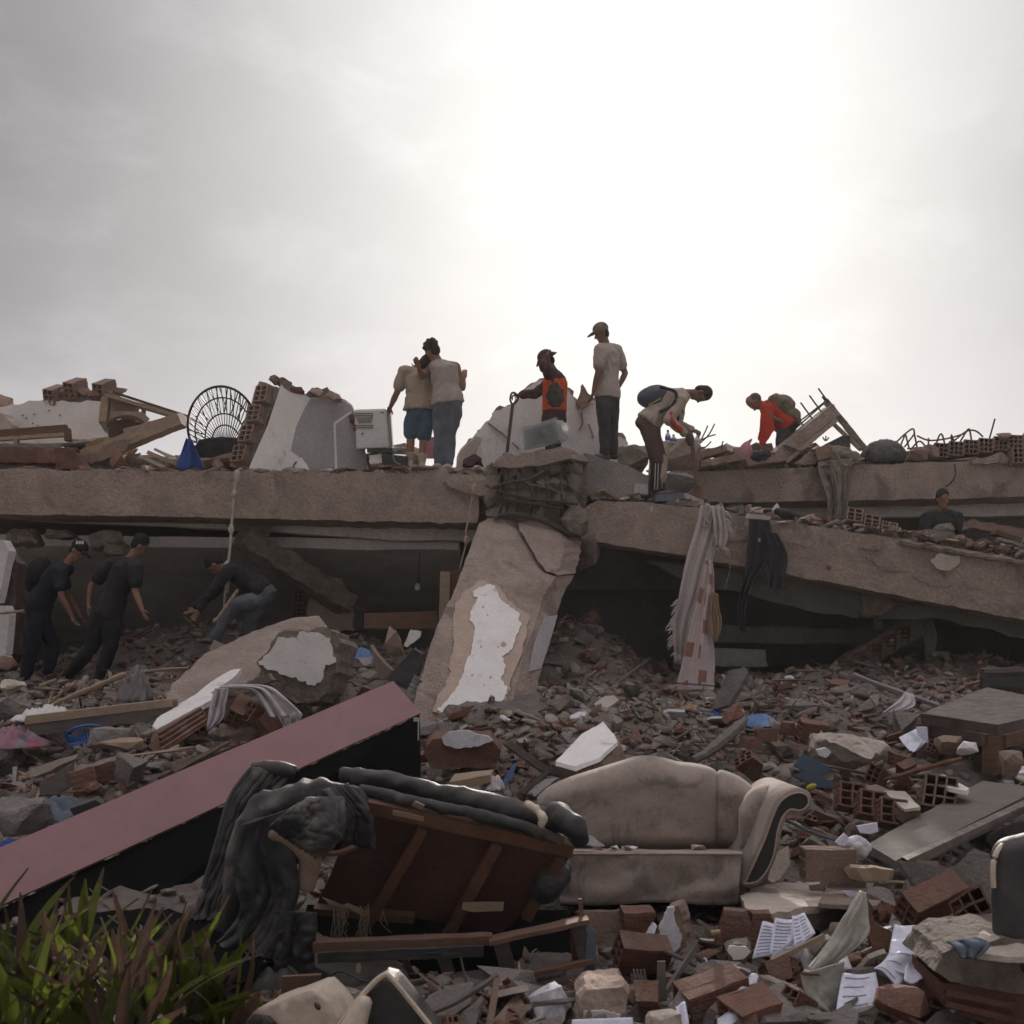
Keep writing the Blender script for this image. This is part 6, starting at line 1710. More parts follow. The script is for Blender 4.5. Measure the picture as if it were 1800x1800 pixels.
def pillow(name, top, bottom_y, x0, x1, Y0, bulge, mat, parent, nx=40, nz=22, thick=0.2, seam=None):
 tc_ = catmull([Vector((p[0], p[1], 0)) for p in top], 10)

 def ty(x):
  for a, b in zip(tc_, tc_[1:]):
   if a.x <= x <= b.x:
    return a.y + (b.y - a.y) * (x - a.x) / max(1e-6, b.x - a.x)
  return tc_[-1].y if x > tc_[-1].x else tc_[0].y
 fr, bk = [], []
 for i in range(nz + 1):
  v = i / nz
  rf, rb_ = [], []
  for k in range(nx + 1):
   u = k / nx
   x = x0 + (x1 - x0) * u
   yt = ty(x)
   y = bottom_y + (yt - bottom_y) * v
   e = min(1.0, 7 * u, 7 * (1 - u)) if True else 1
   ev = math.sqrt(max(0.0, 1 - max(0.0, (v - 0.72) / 0.28) ** 2)) * min(1.0, 0.35 + 5 * v)
   eu = math.sqrt(max(0.0, 1 - (1 - e) ** 2))
   bl_ = bulge * ev * (0.25 + 0.75 * eu)
   nz_ = 0.010 * noise.noise(Vector((x * 0.02, y * 0.03, 2.0))) + 0.006 * noise.noise(Vector((x * 0.06, y * 0.05, 5.0)))
   if seam:
    for sx in seam:
     nz_ -= 0.018 * math.exp(-((x - sx) / 3.5) ** 2)
   rf.append(P(x, y, Y0 - bl_ - nz_))
   rb_.append(P(x, y, Y0 + thick * (0.3 + 0.7 * ev)))
  fr.append(rf)
  bk.append(rb_)
 mb = MB().grid(fr).grid(bk)
 mb.grid([fr[-1], bk[-1]]).grid([fr[0], bk[0]])
 mb.grid([[q[0] for q in fr], [q[0] for q in bk]]).grid([[q[-1] for q in fr], [q[-1] for q in bk]])
 b = mb.bm()
 bmesh.ops.remove_doubles(b, verts=b.verts, dist=1e-4)
 m2 = MB()
 b.verts.index_update()
 m2.v = [v.co.copy() for v in b.verts]
 m2.f = [tuple(v.index for v in f.verts) for f in b.faces]
 b.free()
 return obj(name, m2, mat, parent, True)

pillow('back_cushion', [(944, 1402), (965, 1382), (1000, 1366), (1050, 1350), (1095, 1336), (1125, 1328), (1160, 1330), (1190, 1338), (1225, 1342), (1252, 1350), (1264, 1362)], 1498, 944, 1264, 7.55, 0.17, 'sofa_fabric', sf, seam=(1008, 1046))
pillow('back_wing', [(1258, 1360), (1266, 1353), (1285, 1358), (1305, 1368), (1320, 1380), (1330, 1390)], 1498, 1254, 1330, 7.6, 0.15, 'sofa_fabric', sf, 18, 20)
ARM = [(1304, 1545), (1322, 1506), (1338, 1470), (1350, 1436), (1362, 1410), (1378, 1394), (1398, 1386), (1416, 1388), (1427, 1399), (1428, 1414), (1420, 1426), (1406, 1432), (1391, 1430), (1382, 1440), (1374, 1462), (1370, 1490), (1364, 1514), (1352, 1538), (1334, 1556), (1314, 1560), (1300, 1556)]
armc = catmull([P(x, y, 7.0) for x, y in ARM + [ARM[0]]], 4)[:-1]
back_v = Vector((-0.04, 0.62, 0.0))
mb = MB()
n = len(armc)
secs = [(0.0, 0.94), (0.03, 1.0), (0.5, 1.0), (1.0, 1.0)]
cen = sum(armc, Vector()) / n
for (t, s_) in secs:
 mb.v += [cen + (p - cen) * s_ + back_v * t for p in armc]
for i in range(len(secs) - 1):
 for k in range(n):
  k2 = (k + 1) % n
  mb.f.append((i * n + k, i * n + k2, (i + 1) * n + k2, (i + 1) * n + k))
mb.f.append(tuple(range(n - 1, -1, -1)))
mb.f.append(tuple((len(secs) - 1) * n + k for k in range(n)))
arm = obj('scroll_arm', mb, 'sofa_fabric', sf, True)
INL = []
for i in range(len(ARM)):
 p0_, p1_, p2_ = ARM[i - 1], ARM[i], ARM[(i + 1) % len(ARM)]
 tx, ty_ = p2_[0] - p0_[0], p2_[1] - p0_[1]
 ln_ = math.hypot(tx, ty_)
 INL.append((p1_[0] - ty_ / ln_ * 7.5, p1_[1] + tx / ln_ * 7.5))
inl = catmull([P(x, y, 6.985) for x, y in INL + [INL[0]]], 4)[:-1]
obj('arm_inlay', MB().prism(inl, (0, 0.02, 0)), 'sofa_black', arm)
obj('arm_piping', MB().tube([p + Vector((0, -0.004, 0)) for p in inl], 0.006, 6, True), 'sofa_piping', arm)
pillow('arm_pad', [(1300, 1420), (1310, 1398), (1325, 1384), (1345, 1378), (1372, 1384)], 1500, 1298, 1352, 7.35, 0.14, 'sofa_fabric', sf, 16, 18)
mb = MB().hexa([P(950, 1506, 6.9), P(1306, 1506, 6.9), P(1300, 1500, 7.5), P(950, 1500, 7.5), P(950, 1497, 6.9), P(1306, 1499, 6.9), P(1300, 1492, 7.5), P(950, 1490, 7.5)])
obj('seat_deck', roughen(mb, 0.08, 0.006, 6, 4), 'sofa_fabric', sf)
rows = []
for i in range(15):
 v = i / 14
 rows.append([P(985 + (1296 - 985) * u + 8 * (1 - v) * u, 1500 + 88 * v + 2 * math.sin(u * 9) * v, 6.86 - 0.02 * noise.noise(Vector((u * 5 + v * 2.2, v * 3 - u * 3, 1))) - 0.012 * math.sin((u * 1.6 + v * 0.9) * 7)) for u in np.linspace(0, 1, 36)])
solid(obj('front_panel', MB().grid(rows), 'sofa_fabric', sf, True), 0.02)
obj('front_piping', MB().tube([p + Vector((0, -0.012, 0)) for p in rows[0]], 0.007, 5), 'sofa_piping', sf)
obj('frame_end', MB().hexa([P(1282, 1592, 6.88), P(1298, 1592, 6.88), P(1298, 1592, 7.2), P(1282, 1592, 7.2), P(1291, 1502, 6.88), P(1300, 1502, 6.88), P(1300, 1502, 7.2), P(1291, 1502, 7.2)]), 'rail_red', sf)
obj('under_frame', MB().hexa([P(985, 1592, 6.95), P(1290, 1592, 6.95), P(1290, 1580, 7.5), P(985, 1580, 7.5), P(985, 1508, 6.95), P(1290, 1508, 6.95), P(1290, 1503, 7.5), P(985, 1503, 7.5)]), 'board_shade_black', sf)
for px in (1004, 1276):
 obj('foot', MB().tube([P(px, 1588, 7.0), P(px, 1600, 7.0)], 0.02, 8), 'wood_dark', sf)
slabp('white_scrap', jag([(1026, 1464), (1040, 1470), (1064, 1488), (1030, 1486)], 1, 8, 2), 6.85, (0, 0.01, 0), 'plaster_cool', None, 'small white scrap lying on the sofa seat beside the black leather', 'scrap', cut=0)

# ------------------------------------------------------------------ overturned black leather sofa showing its underside
bs_ = thing('overturned_sofa', 'overturned black leather sofa showing its red brown plywood underside', 'sofa', P(780, 1645, 6.5))
U_PL = plane_of(((630, 1400, 6.25), (1010, 1486, 6.3), (720, 1620, 6.6)))
obj('plywood_base', roughen(MB().prism([on_plane(x, y, U_PL) for x, y in ((628, 1398), (1012, 1484), (998, 1512), (960, 1570), (882, 1640), (850, 1634), (720, 1612), (552, 1600), (578, 1545), (610, 1460))], Vector((0, 0.03, 0))), 0.25, 0.004, 3, 2), 'ply_red', bs_)
un = U_PL[1]

def ubar(a, b, w, h, mat='rail_red', nm='rib', off=0.03):
 obj(nm, roughen(MB().bar(on_plane(a[0], a[1], U_PL, off), on_plane(b[0], b[1], U_PL, off), w, h, un), 0.12, 0.004, 8, int(a[0])), mat, bs_)

ubar((636, 1412), (1008, 1492), 0.075, 0.06, 'rail_red', 'top_rail')
ubar((553, 1598), (728, 1613), 0.045, 0.05, 'rail_red', 'bottom_rail')
ubar((745, 1455), (632, 1650), 0.05, 0.06)
ubar((874, 1482), (786, 1648), 0.055, 0.06)
ubar((986, 1506), (926, 1612), 0.05, 0.06)
ubar((728, 1412), (744, 1420), 0.03, 0.012, 'wood_pale', 'split', 0.065)
ubar((690, 1428), (745, 1440), 0.025, 0.012, 'wood_pale', 'split', 0.065)
slabp('torn_lining', [(814, 1588), (846, 1586), (886, 1586), (884, 1602), (830, 1604), (812, 1600)], 6.42, (0, 0.01, 0), 'soot_card', bs_, cut=0.1, amp=0.004)
slabp('torn_lining', [(566, 1578), (588, 1586), (595, 1594), (610, 1588), (640, 1600), (650, 1608), (640, 1612), (612, 1596), (580, 1592)], 6.4, (0, 0.01, 0), 'soot_card', bs_, cut=0.1, amp=0.004)
r = rng(9)
mb = MB()
for k in range(34):
 x = r.choice([594, 600, 680, 640]) + r.uniform(-9, 9)
 y0 = 1588 + r.uniform(0, 16)
 ln = r.uniform(25, 75)
 mb.tube(catmull([P(x, y0, 6.38), P(x + r.uniform(-6, 6), y0 + ln * .5, 6.37), P(x + r.uniform(-12, 14), y0 + ln, 6.37)], 3), 0.0022, 3)
obj('loose_threads', mb, 'rope', bs_)
obj('leather_roll', remesh(MB().tube(catmull([P(600, 1362, 6.45), P(640, 1366, 6.4), P(700, 1374, 6.35), P(770, 1392, 6.32), P(860, 1414, 6.3), P(940, 1434, 6.28), P(985, 1452, 6.25)], 5), [0.034] * 4 + [0.04] * 12 + [0.05] * 12 + [0.04] * 3, 12), 0.011, 2, 0.014, (7, 7, 10), 3), 'leather_black', bs_, True)
obj('leather_roll', remesh(MB().tube(catmull([P(630, 1388, 6.25), P(700, 1402, 6.22), P(800, 1424, 6.2), P(900, 1448, 6.2), P(990, 1478, 6.2)], 5), 0.028, 12), 0.011, 2, 0.008, (10, 10, 12), 5), 'leather_dusty', bs_, True)
obj('leather_end', remesh(MB().tube(catmull([P(958, 1428, 6.4), P(985, 1436, 6.22), P(1012, 1458, 6.15), P(1020, 1480, 6.2)], 5), [0.045, 0.05, 0.055, 0.058, 0.06, 0.062, 0.062, 0.062, 0.06, 0.058, 0.054, 0.05, 0.045, 0.04, 0.035, 0.03], 12), 0.012, 3, 0.012, (7, 7, 7), 6), 'leather_black', bs_, True)
obj('torn_foam', remesh(MB().tube(catmull([P(925, 1412, 6.2), P(945, 1424, 6.14), P(955, 1440, 6.12), P(950, 1450, 6.14)], 4), 0.018, 8), 0.008, 2, 0.006, (20, 20, 20), 6), 'leather_cream', bs_, True)
obj('leather_fold', remesh(MB().tube(catmull([P(990, 1520, 6.5), P(975, 1540, 6.4), P(960, 1562, 6.4), P(945, 1580, 6.5)], 4), [0.03, 0.05, 0.06, 0.07, 0.075, 0.08, 0.08, 0.08, 0.07, 0.06, 0.05, 0.04, 0.03], 10), 0.012, 2, 0.01), 'leather_black', bs_, True)

def skin(name, left, right, Yf, mat, rows=36, cols=22, folds=1.6, amp=0.03, ph=0.0, seed=1, th=0.02):
 return solid(obj(name, MB().grid(drape_rows(left, right, Yf, rows + 20, cols + 14, folds, amp, ph, 5, seed, 0.35)), mat, bs_, True), th)

obj('arm_core', remesh(MB().tube(catmull([P(410, 1640, 6.35), P(425, 1560, 6.25), P(438, 1480, 6.2), P(470, 1425, 6.2), P(530, 1402, 6.2), P(600, 1396, 6.22), P(640, 1420, 6.25)], 5), [0.075] * 6 + [0.08] * 10 + [0.07] * 8 + [0.055] * 7, 14), 0.012, 1, 0.022, (9, 9, 5), 3), 'leather_dusty', bs_, True)
skin('arm_skin', [(424, 1450), (414, 1500), (418, 1560), (424, 1600), (400, 1640), (352, 1676)], [(520, 1418), (515, 1480), (520, 1530), (522, 1575), (500, 1640), (470, 1690)], lambda t: 6.08 + 0.05 * math.sin(t * 3), 'leather_dusty', 44, 26, 1.3, 0.035, 0.8, 4)
skin('hanging_flap', [(484, 1600), (478, 1640), (470, 1690), (446, 1740)], [(556, 1604), (556, 1640), (552, 1690), (560, 1716)], lambda t: 6.1, 'leather_black', 26, 18, 1.4, 0.025, 0.2, 5)
skin('torn_flap', [(538, 1404), (500, 1430), (474, 1452)], [(606, 1402), (604, 1470), (558, 1508)], lambda t: 6.0 - 0.08 * math.sin(t * 3), 'leather_dusty', 26, 20, 1.2, 0.03, 2.0, 6)
skin('torn_flap', [(566, 1390), (590, 1420), (604, 1450), (600, 1478)], [(612, 1378), (640, 1410), (654, 1440), (660, 1492)], lambda t: 6.05 - 0.05 * math.sin(t * 3), 'leather_black', 26, 16, 1.1, 0.02, 1.0, 7)
obj('inner_lining', remesh(MB().tube(catmull([P(480, 1455, 6.1), P(510, 1472, 6.12), P(545, 1505, 6.15), P(535, 1560, 6.2)], 4), 0.05, 10), 0.014, 2, 0.008), 'soot_card', bs_, True)
obj('wood_scallop', MB().tube(catmull([P(566, 1498, 6.12), P(590, 1500, 6.1), P(620, 1490, 6.12), P(645, 1470, 6.15)], 4), 0.016, 6), 'rail_red', bs_)
skin('back_edge', [(444, 1350), (408, 1400), (384, 1480), (360, 1560), (330, 1620)], [(522, 1352), (480, 1400), (436, 1450), (412, 1540), (392, 1620)], lambda t: 6.75 - 0.35 * t, 'leather_black', 40, 16, 0.7, 0.05, 0.5, 8)
obj('back_roll', remesh(MB().tube(catmull([P(446, 1352, 6.8), P(480, 1350, 6.75), P(518, 1358, 6.75)], 4), 0.04, 10), 0.012, 2, 0.006), 'leather_black', bs_, True)
obj('piping', MB().tube(catmull([P(440, 1352, 6.7), P(404, 1402, 6.6), P(380, 1482, 6.5), P(356, 1562, 6.42)], 6), 0.012, 6), 'leather_dusty', bs_)
skin('floor_skin', [(330, 1636), (300, 1660), (350, 1700), (430, 1745)], [(470, 1618), (480, 1650), (490, 1700), (520, 1745)], lambda t: 6.45 - 0.25 * t, 'leather_black', 24, 20, 1.4, 0.03, 0.4, 9)

# ------------------------------------------------------------------ broken wooden carcass below it
wc = thing('timber_carcass', 'broken dark timber frame with upright slats under the overturned sofa', 'timber frame', P(800, 1750, 6.1))

def wbar(a, b, w, h, Y=6.1, mat='wood_brown', nm='rail', seed=1):
 obj(nm, roughen(MB().bar(P(a[0], a[1], Y), P(b[0], b[1], Y + (b[2] if len(b) > 2 else 0)), w, h, Vector((0, 0, 1)) if abs(b[0] - a[0]) > abs(b[1] - a[1]) else Vector((0, 1, 0))), 0.1, 0.005, 9, seed), mat, wc)

wbar((552, 1662), (866, 1650), 0.10, 0.045)
wbar((560, 1682), (850, 1670), 0.06, 0.05, 6.05, 'leather_black', 'leather_strip', 4)
wbar((860, 1654), (1034, 1616), 0.12, 0.022, 6.05, 'rail_red', 'rail', 5)
wbar((868, 1727), (1044, 1688), 0.06, 0.024, 6.0, 'rail_red', 'rail', 6)
wbar((878, 1650), (898, 1722), 0.075, 0.03, 6.1, 'wood_grey', 'slat', 7)
wbar((1016, 1622), (1030, 1690), 0.07, 0.05, 6.1, 'wood_grey', 'slat', 8)
wbar((1008, 1626), (1012, 1690), 0.04, 0.03, 6.15, 'wood_brown', 'slat', 9)
wbar((778, 1680), (802, 1744), 0.06, 0.03, 6.1, 'wood_grey', 'slat', 10)
wbar((1020, 1580), (1024, 1616), 0.02, 0.03, 6.1, 'wood_brown', 'splinter', 11)
wbar((700, 1668), (740, 1742), 0.03, 0.03, 6.25, 'wood_dark', 'slat', 12)
obj('shade_back', MB().hexa([P(500, 1790, 6.42), P(1010, 1760, 6.42), P(1010, 1740, 6.52), P(500, 1760, 6.52), P(540, 1590, 6.75), P(1000, 1600, 6.75), P(1000, 1600, 6.85), P(540, 1590, 6.85)]), 'board_shade_black', wc)  # black sheet added in place of the shade behind the timbers
slabp('side_cloth', [(1030, 1620), (1046, 1640), (1050, 1690), (1040, 1740), (1032, 1700)], 6.0, (0, 0.03, 0), 'cloth_slate', wc, cut=0.08, amp=0.01)
chunk('brick_bit', 912, 1698, 6.05, 22, 26, 'brick_pale', seed=901, label='small orange brick bit inside the broken timber frame', cat='brick', amp=0.006)
slabp('brown_offcut', [(496, 1718), (564, 1714), (556, 1764), (494, 1764)], 5.6, (0, 0.03, 0), 'wood_brown', None, 'brown board offcut standing under the hanging leather flap', 'board', cut=0.1, amp=0.004)
lt_ = thing('luggage_tag', 'small pale luggage tag lying in the dark frame', 'tag', P(629, 1706, 5.9))
obj('card', MB().prism([P(x, y, 5.9) for x, y in ((626, 1696), (632, 1692), (635, 1700), (632, 1710), (625, 1710))], (0, 0.006, 0)), 'soot_card', lt_)
bt_ = thing('bent_strip', 'thin bent timber strip folded like a hairpin at bottom centre', 'timber strip', P(866, 1805, 5.2))
obj('long_leg', MB().tube(catmull([P(562, 1738, 5.3), P(620, 1755, 5.25), P(660, 1768, 5.2)], 4), 0.013, 5), 'wood_grey', bt_)
obj('upper_leg', MB().tube(catmull([P(752, 1782, 5.2), P(800, 1762, 5.2), P(840, 1738, 5.2), P(876, 1714, 5.2)], 4), 0.014, 5), 'wood_grey', bt_)
obj('lower_leg', MB().bar(P(875, 1716, 5.2), P(858, 1815, 5.15), 0.028, 0.02, Vector((0, 1, 0))), 'wood_pale', bt_)

# ------------------------------------------------------------------ cream and black vinyl seats at the bottom edge
cs = thing('cream_cushion', 'sunlit cream vinyl seat cushion at the bottom edge', 'seat cushion', P(530, 1840, 4.75))
obj('cushion', roughen(MB().prism(pts_of([(428, 1806), (448, 1778), (496, 1761), (536, 1744), (548, 1743), (572, 1764), (592, 1792), (604, 1850), (420, 1850)], 4.72), (0.04, 0.30, -0.02)), 0.05, 0.008, 7, 3), 'leather_cream', cs, True)
obj('dark_side', roughen(MB().prism(pts_of([(424, 1806), (444, 1782), (470, 1786), (492, 1806), (500, 1850), (415, 1850)], 4.69), (0.02, 0.2, -0.02)), 0.05, 0.01, 7, 4), 'leather_black', cs, True)
obj('tear', MB().ball(P(558, 1768, 4.66), (0.012, 0, -0.012), (0, 0.01, 0), (0.005, 0, 0.012)), 'wood_dark', cs)
vs_ = thing('vinyl_cushion', 'peaked black vinyl seat with cream piping at the bottom edge', 'seat cushion', P(680, 1850, 4.7))
tri = [(672, 1716), (690, 1722), (722, 1760), (768, 1818), (760, 1850), (600, 1850), (586, 1818), (628, 1760)]
obj('panel', roughen(MB().prism(pts_of(tri, 4.7), (0.02, 0.10, 0.01)), 0.05, 0.006, 9, 2), 'leather_black', vs_, True)
obj('piping', MB().tube(catmull([P(768, 1818, 4.68), P(722, 1760, 4.68), P(690, 1722, 4.68), P(672, 1715, 4.68), P(628, 1760, 4.68), P(586, 1818, 4.68)], 5), 0.011, 6), 'leather_cream', vs_)
obj('cream_flank', remesh(MB().tube(catmull([P(646, 1752, 4.66), P(628, 1790, 4.66), P(612, 1830, 4.66)], 4), [0.02, 0.03, 0.035, 0.04, 0.045, 0.05, 0.055, 0.06, 0.06], 8), 0.01, 2), 'leather_cream', vs_, True)

kc = thing('padded_chair', 'black padded chair back catching sun at the right edge', 'chair', P(1830, 1690, 5.2))
kb = MB()
for (x0, y0, x1, y1, ra) in ((1778, 1506, 1782, 1640, 0.085), (1840, 1490, 1840, 1660, 0.10), (1900, 1480, 1900, 1680, 0.1), (1778, 1506, 1900, 1480, 0.085), (1790, 1650, 1900, 1690, 0.085)):
 kb.capsule(P(x0, y0, 5.25), ra, P(x1, y1, 5.2), ra, 12)
obj('back_pad', remesh(kb, 0.016, 5, 0.004, (5, 5, 5), 3), 'leather_black', kc, True)
obj('cream_welt', MB().tube(catmull([P(1747, 1560, 5.2), P(1746, 1520, 5.2), P(1758, 1490, 5.22), P(1790, 1474, 5.25), P(1840, 1455, 5.28)], 5), 0.012, 6), 'leather_cream', kc)
obj('seat_pad', remesh(MB().capsule(P(1800, 1690, 5.15), 0.07, P(1920, 1720, 5.15), 0.08), 0.016, 3), 'leather_black', kc, True)

# ------------------------------------------------------------------ coffee table and dark board at right
tb = thing('coffee_table', 'low brown wooden table standing in rubble at the right edge', 'table', P(1740, 1320, 10.3))
TT = [P(1619, 1254, 10.6), P(1754, 1274, 9.75), P(1900, 1242, 10.6), P(1735, 1208, 11.8)]
TTb = [p + Vector((0, 0, -0.09)) for p in TT]
obj('top', roughen(MB().hexa(TTb + TT), 0.15, 0.004, 5, 3), 'wood_dark', tb)
for i, (p, sh) in enumerate(((TT[0], (0.06, 0.03)), (TT[1], (0.0, 0.08)), (TT[2], (-0.08, 0.02)), (TT[3], (0.0, -0.08)))):
 c = p + Vector((sh[0], sh[1], -0.09))
 obj('leg', MB().bar(c + Vector((0, 0, -0.30)), c + Vector((0, 0, -0.001)), 0.13, 0.12, Vector((0.8, 0.6, 0))), 'wood_dark' if i != 1 else 'wood_brown', tb)
obj('apron', MB().bar(TT[0] + Vector((0.06, 0.05, -0.13)), TT[1] + Vector((-0.05, 0.06, -0.13)), 0.04, 0.10), 'wood_dark', tb)
obj('side_rail', MB().bar(TT[1] + Vector((0.06, 0.03, -0.13)), TT[2] + Vector((-0.05, 0.0, -0.13)), 0.04, 0.10), 'wood_brown', tb)
gb = [P(1523, 1484, 7.25), P(1574, 1513, 6.9), P(1830, 1386, 8.5), P(1728, 1372, 8.95)]
mb = MB().hexa([p + Vector((0, 0, -0.05)) for p in gb] + gb)
tag(obj('grey_board', roughen(mb, 0.2, 0.004, 4, 5), 'wood_grey'), 'large dusty grey board lying slantwise on the rubble at right', 'board')
mb = MB().hexa([P(1590, 1518, 6.95), P(1600, 1530, 6.9), P(1840, 1410, 8.2), P(1830, 1400, 8.25), P(1585, 1506, 6.95), P(1595, 1512, 6.9), P(1840, 1398, 8.2), P(1830, 1392, 8.25)])
tag(obj('dark_batten', mb, 'wood_dark'), 'dark batten under the large grey board', 'batten')
sb = thing('dark_sideboard', 'dark grey sideboard standing at the mouth of the right-hand cave', 'sideboard', P(1770, 1215, 13.2))
obj('carcass', MB().hexa([P(1722, 1216, 13.1), P(1860, 1214, 13.1), P(1860, 1210, 13.6), P(1726, 1210, 13.6), P(1722, 1176, 13.1), P(1860, 1172, 13.1), P(1860, 1172, 13.6), P(1726, 1174, 13.6)]), 'wood_dark', sb)
obj('top_edge', MB().bar(P(1730, 1180, 13.08), P(1860, 1177, 13.08), 0.03, 0.035), 'wood_grey', sb)
obj('front_shelf', MB().bar(P(1726, 1200, 13.06), P(1860, 1200, 13.06), 0.03, 0.10), 'tarp_dark', sb)
ls = thing('leaning_brick_strip', 'dim strip of hollow brick wall leaning in the right-hand cave', 'wall fragment', P(1480, 1180, 15.2))
a, b = P(1478, 1178, 15.9), P(1615, 1096, 16.3)
obj('strip', roughen(MB().bar(a, b, 0.12, 0.28), 0.08, 0.01, 8, 3, 3), 'mortar', ls)
ang = math.atan2(b.z - a.z, b.x - a.x)
for i in range(4):
 c = a.lerp(b, 0.22 + 0.18 * i) + Vector((0, -0.04, 0))
 brick_at(BRICK_ME, c, (0, -ang, R(90)), ls, (0.35, 1.35, 1.05))
obj('pale_chip', MB().box(a.lerp(b, 0.62) + Vector((0, -0.09, 0.0)), (0.07, 0.03, 0.07), (0, -0.2, 0)), 'plaster_cream', ls)
for k, (pts, mt, lb) in enumerate(((((1615, 1090), (1640, 1088), (1648, 1120), (1640, 1165), (1628, 1162), (1626, 1130)), 'concrete_grey', 'torn grey plaster sheet hanging deep in the right-hand cave'), (((1534, 1078), (1552, 1076), (1551, 1104), (1540, 1108)), 'concrete_grey', 'small pale drum shape hanging under the sloping slab'))):
 slabp('hanging_sheet', pts, 16.3, (0, 0.03, 0), mt, None, lb, 'plaster', cut=0.1, amp=0.012)

# ------------------------------------------------------------------ rubble slope: large pieces set out one by one
def yrow(py, px=900.0):
 """distance at which the ground shows at picture row py"""
 lo, hi = 4.0, 15.5
 for _ in range(40):
  m = (lo + hi) / 2
  row = HY + (CZ - gz((px - CX) / F * m, m)) * F / m
  if row > py:
   lo = m
  else:
   hi = m
 return (lo + hi) / 2

fs = thing('fallen_slab', 'large fallen concrete slab leaning on the rubble below the plaster cord', 'concrete slab', P(420, 1240, 11.8))
mb = MB().prism([P(*p) for p in ((292, 1232, 11.3), (300, 1205, 11.6), (360, 1150, 12.6), (450, 1108, 13.4), (520, 1085, 13.8), (560, 1082, 13.8), (574, 1100, 13.4), (570, 1130, 13.0), (480, 1180, 12.1), (400, 1215, 11.5), (330, 1244, 11.1))], (0.05, 0.12, -0.16))
obj('slab', roughen(mb, 0.09, 0.014, 6, 5, 3), 'concrete_tan', fs)
slabp('exposed_side', jag([(398, 1216), (470, 1184), (480, 1196), (440, 1215), (400, 1228)], 2, 9, 4), 11.4, (0, 0.2, 0), 'concrete_broken', fs, cut=0.06, amp=0.015)

def capped(name, label, cat, body, cap, Y, ext, bmat, cmat, capoff=0.03, seed=1, amp=0.012, jag_amp=2.0):
 """broken block with a coat of plaster left on the side that faces us"""
 t = thing(name, label, cat, P(sum(p[0] for p in body) / len(body), max(p[1] for p in body), Y))
 slabp('block', jag(body, jag_amp, 12, seed), Y, ext, bmat, t, cut=0.06, amp=amp, freq=8, seed=seed, octs=3)
 slabp('plaster_coat', jag(cap, jag_amp * 0.8, 7, seed + 1), Y - capoff, (0.0, capoff + 0.01, 0.0), cmat, t, cut=0.06, amp=0.004, seed=seed)
 return t

capped('plaster_lump', 'big lump with a bright white plaster face lying on the fallen slab', 'rubble', [(450, 1165), (490, 1112), (575, 1104), (600, 1130), (590, 1180), (560, 1232), (520, 1236), (460, 1195)], [(454, 1163), (470, 1150), (488, 1120), (520, 1122), (526, 1110), (552, 1112), (580, 1122), (584, 1140), (590, 1164), (572, 1168), (562, 1200), (548, 1204), (500, 1186), (470, 1178)], 11.9, (0.1, 0.5, -0.05), 'concrete_broken', 'plaster_white', 0.05, 5, 0.012, 4.0)
pk_ = thing('brick_block', 'red hollow brick block with a white plaster top under the white cloth', 'wall fragment', P(330, 1312, 10.6))
tp_ = [P(268, 1276, 10.5), P(276, 1262, 10.7), P(340, 1222, 11.2), P(380, 1192, 11.5), P(405, 1178, 11.7), P(424, 1176, 11.7), P(412, 1190, 11.5), P(370, 1218, 11.1), P(380, 1226, 11.0), P(330, 1252, 10.6), P(276, 1282, 10.4)]
obj('plaster_top', roughen(MB().prism(tp_, (0, 0.0, -0.05)), 0.07, 0.008, 8, 3), 'plaster_white', pk_)
q0 = [P(262, 1312, 10.25), P(286, 1324, 10.15), P(366, 1272, 10.6), P(360, 1250, 10.9), P(268, 1286, 10.4), P(280, 1286, 10.3), P(352, 1243, 10.75), P(345, 1235, 11.0)]
obj('brick_side', roughen(MB().hexa(q0), 0.08, 0.008, 8, 4), 'brick_red', pk_)
for k in range(4):
 a = q0[1].lerp(q0[5], 0.15 + k * .24) + Vector((0.0, -0.012, 0))
 b = q0[2].lerp(q0[6], 0.15 + k * .24) + Vector((0.0, -0.012, 0))
 obj('ridge', MB().bar(a, b, 0.02, 0.035), 'brick_red', pk_)
wc_ = thing('white_cloth', 'off-white cloth draped over broken bricks behind the pink wardrobe', 'cloth', P(450, 1285, 10.4))
rows = drape_rows([(378, 1210), (370, 1240), (366, 1265), (364, 1282)], [(402, 1210), (396, 1240), (392, 1262), (368, 1284)], lambda t: 10.45, 24, 12, 2.0, 0.04, 0.3, 2, 31)
solid(obj('left_fall', MB().grid(rows), 'cloth_white', wc_, True), 0.01)
rows = drape_rows([(388, 1208), (440, 1212), (460, 1234), (476, 1262)], [(402, 1204), (470, 1206), (502, 1228), (532, 1256)], lambda t: 10.5 - 0.1 * t, 30, 18, 2.4, 0.05, 0.6, 2, 32)
solid(obj('right_fall', MB().grid(rows), 'cloth_white', wc_, True), 0.01)
rows = drape_rows([(490, 1258), (494, 1268), (502, 1284)], [(530, 1252), (528, 1266), (520, 1284)], lambda t: 10.4, 14, 20, 5.0, 0.03, 0.6, 2, 33)
solid(obj('pleated_edge', MB().grid(rows), 'cloth_white', wc_, True), 0.01)
bk_ = thing('broken_brickwork', 'broken hollow bricks under the off-white cloth', 'rubble', P(440, 1300, 10.5))
for i, (px, py, rx, ry, rz) in enumerate(((452, 1262, 20, 30, 60), (475, 1276, -20, 50, 30), (420, 1250, 30, -30, 80))):
 brick_at(BRICK_ME, P(px, py, 10.55), (R(rx), R(ry), R(rz)), bk_, 0.9)
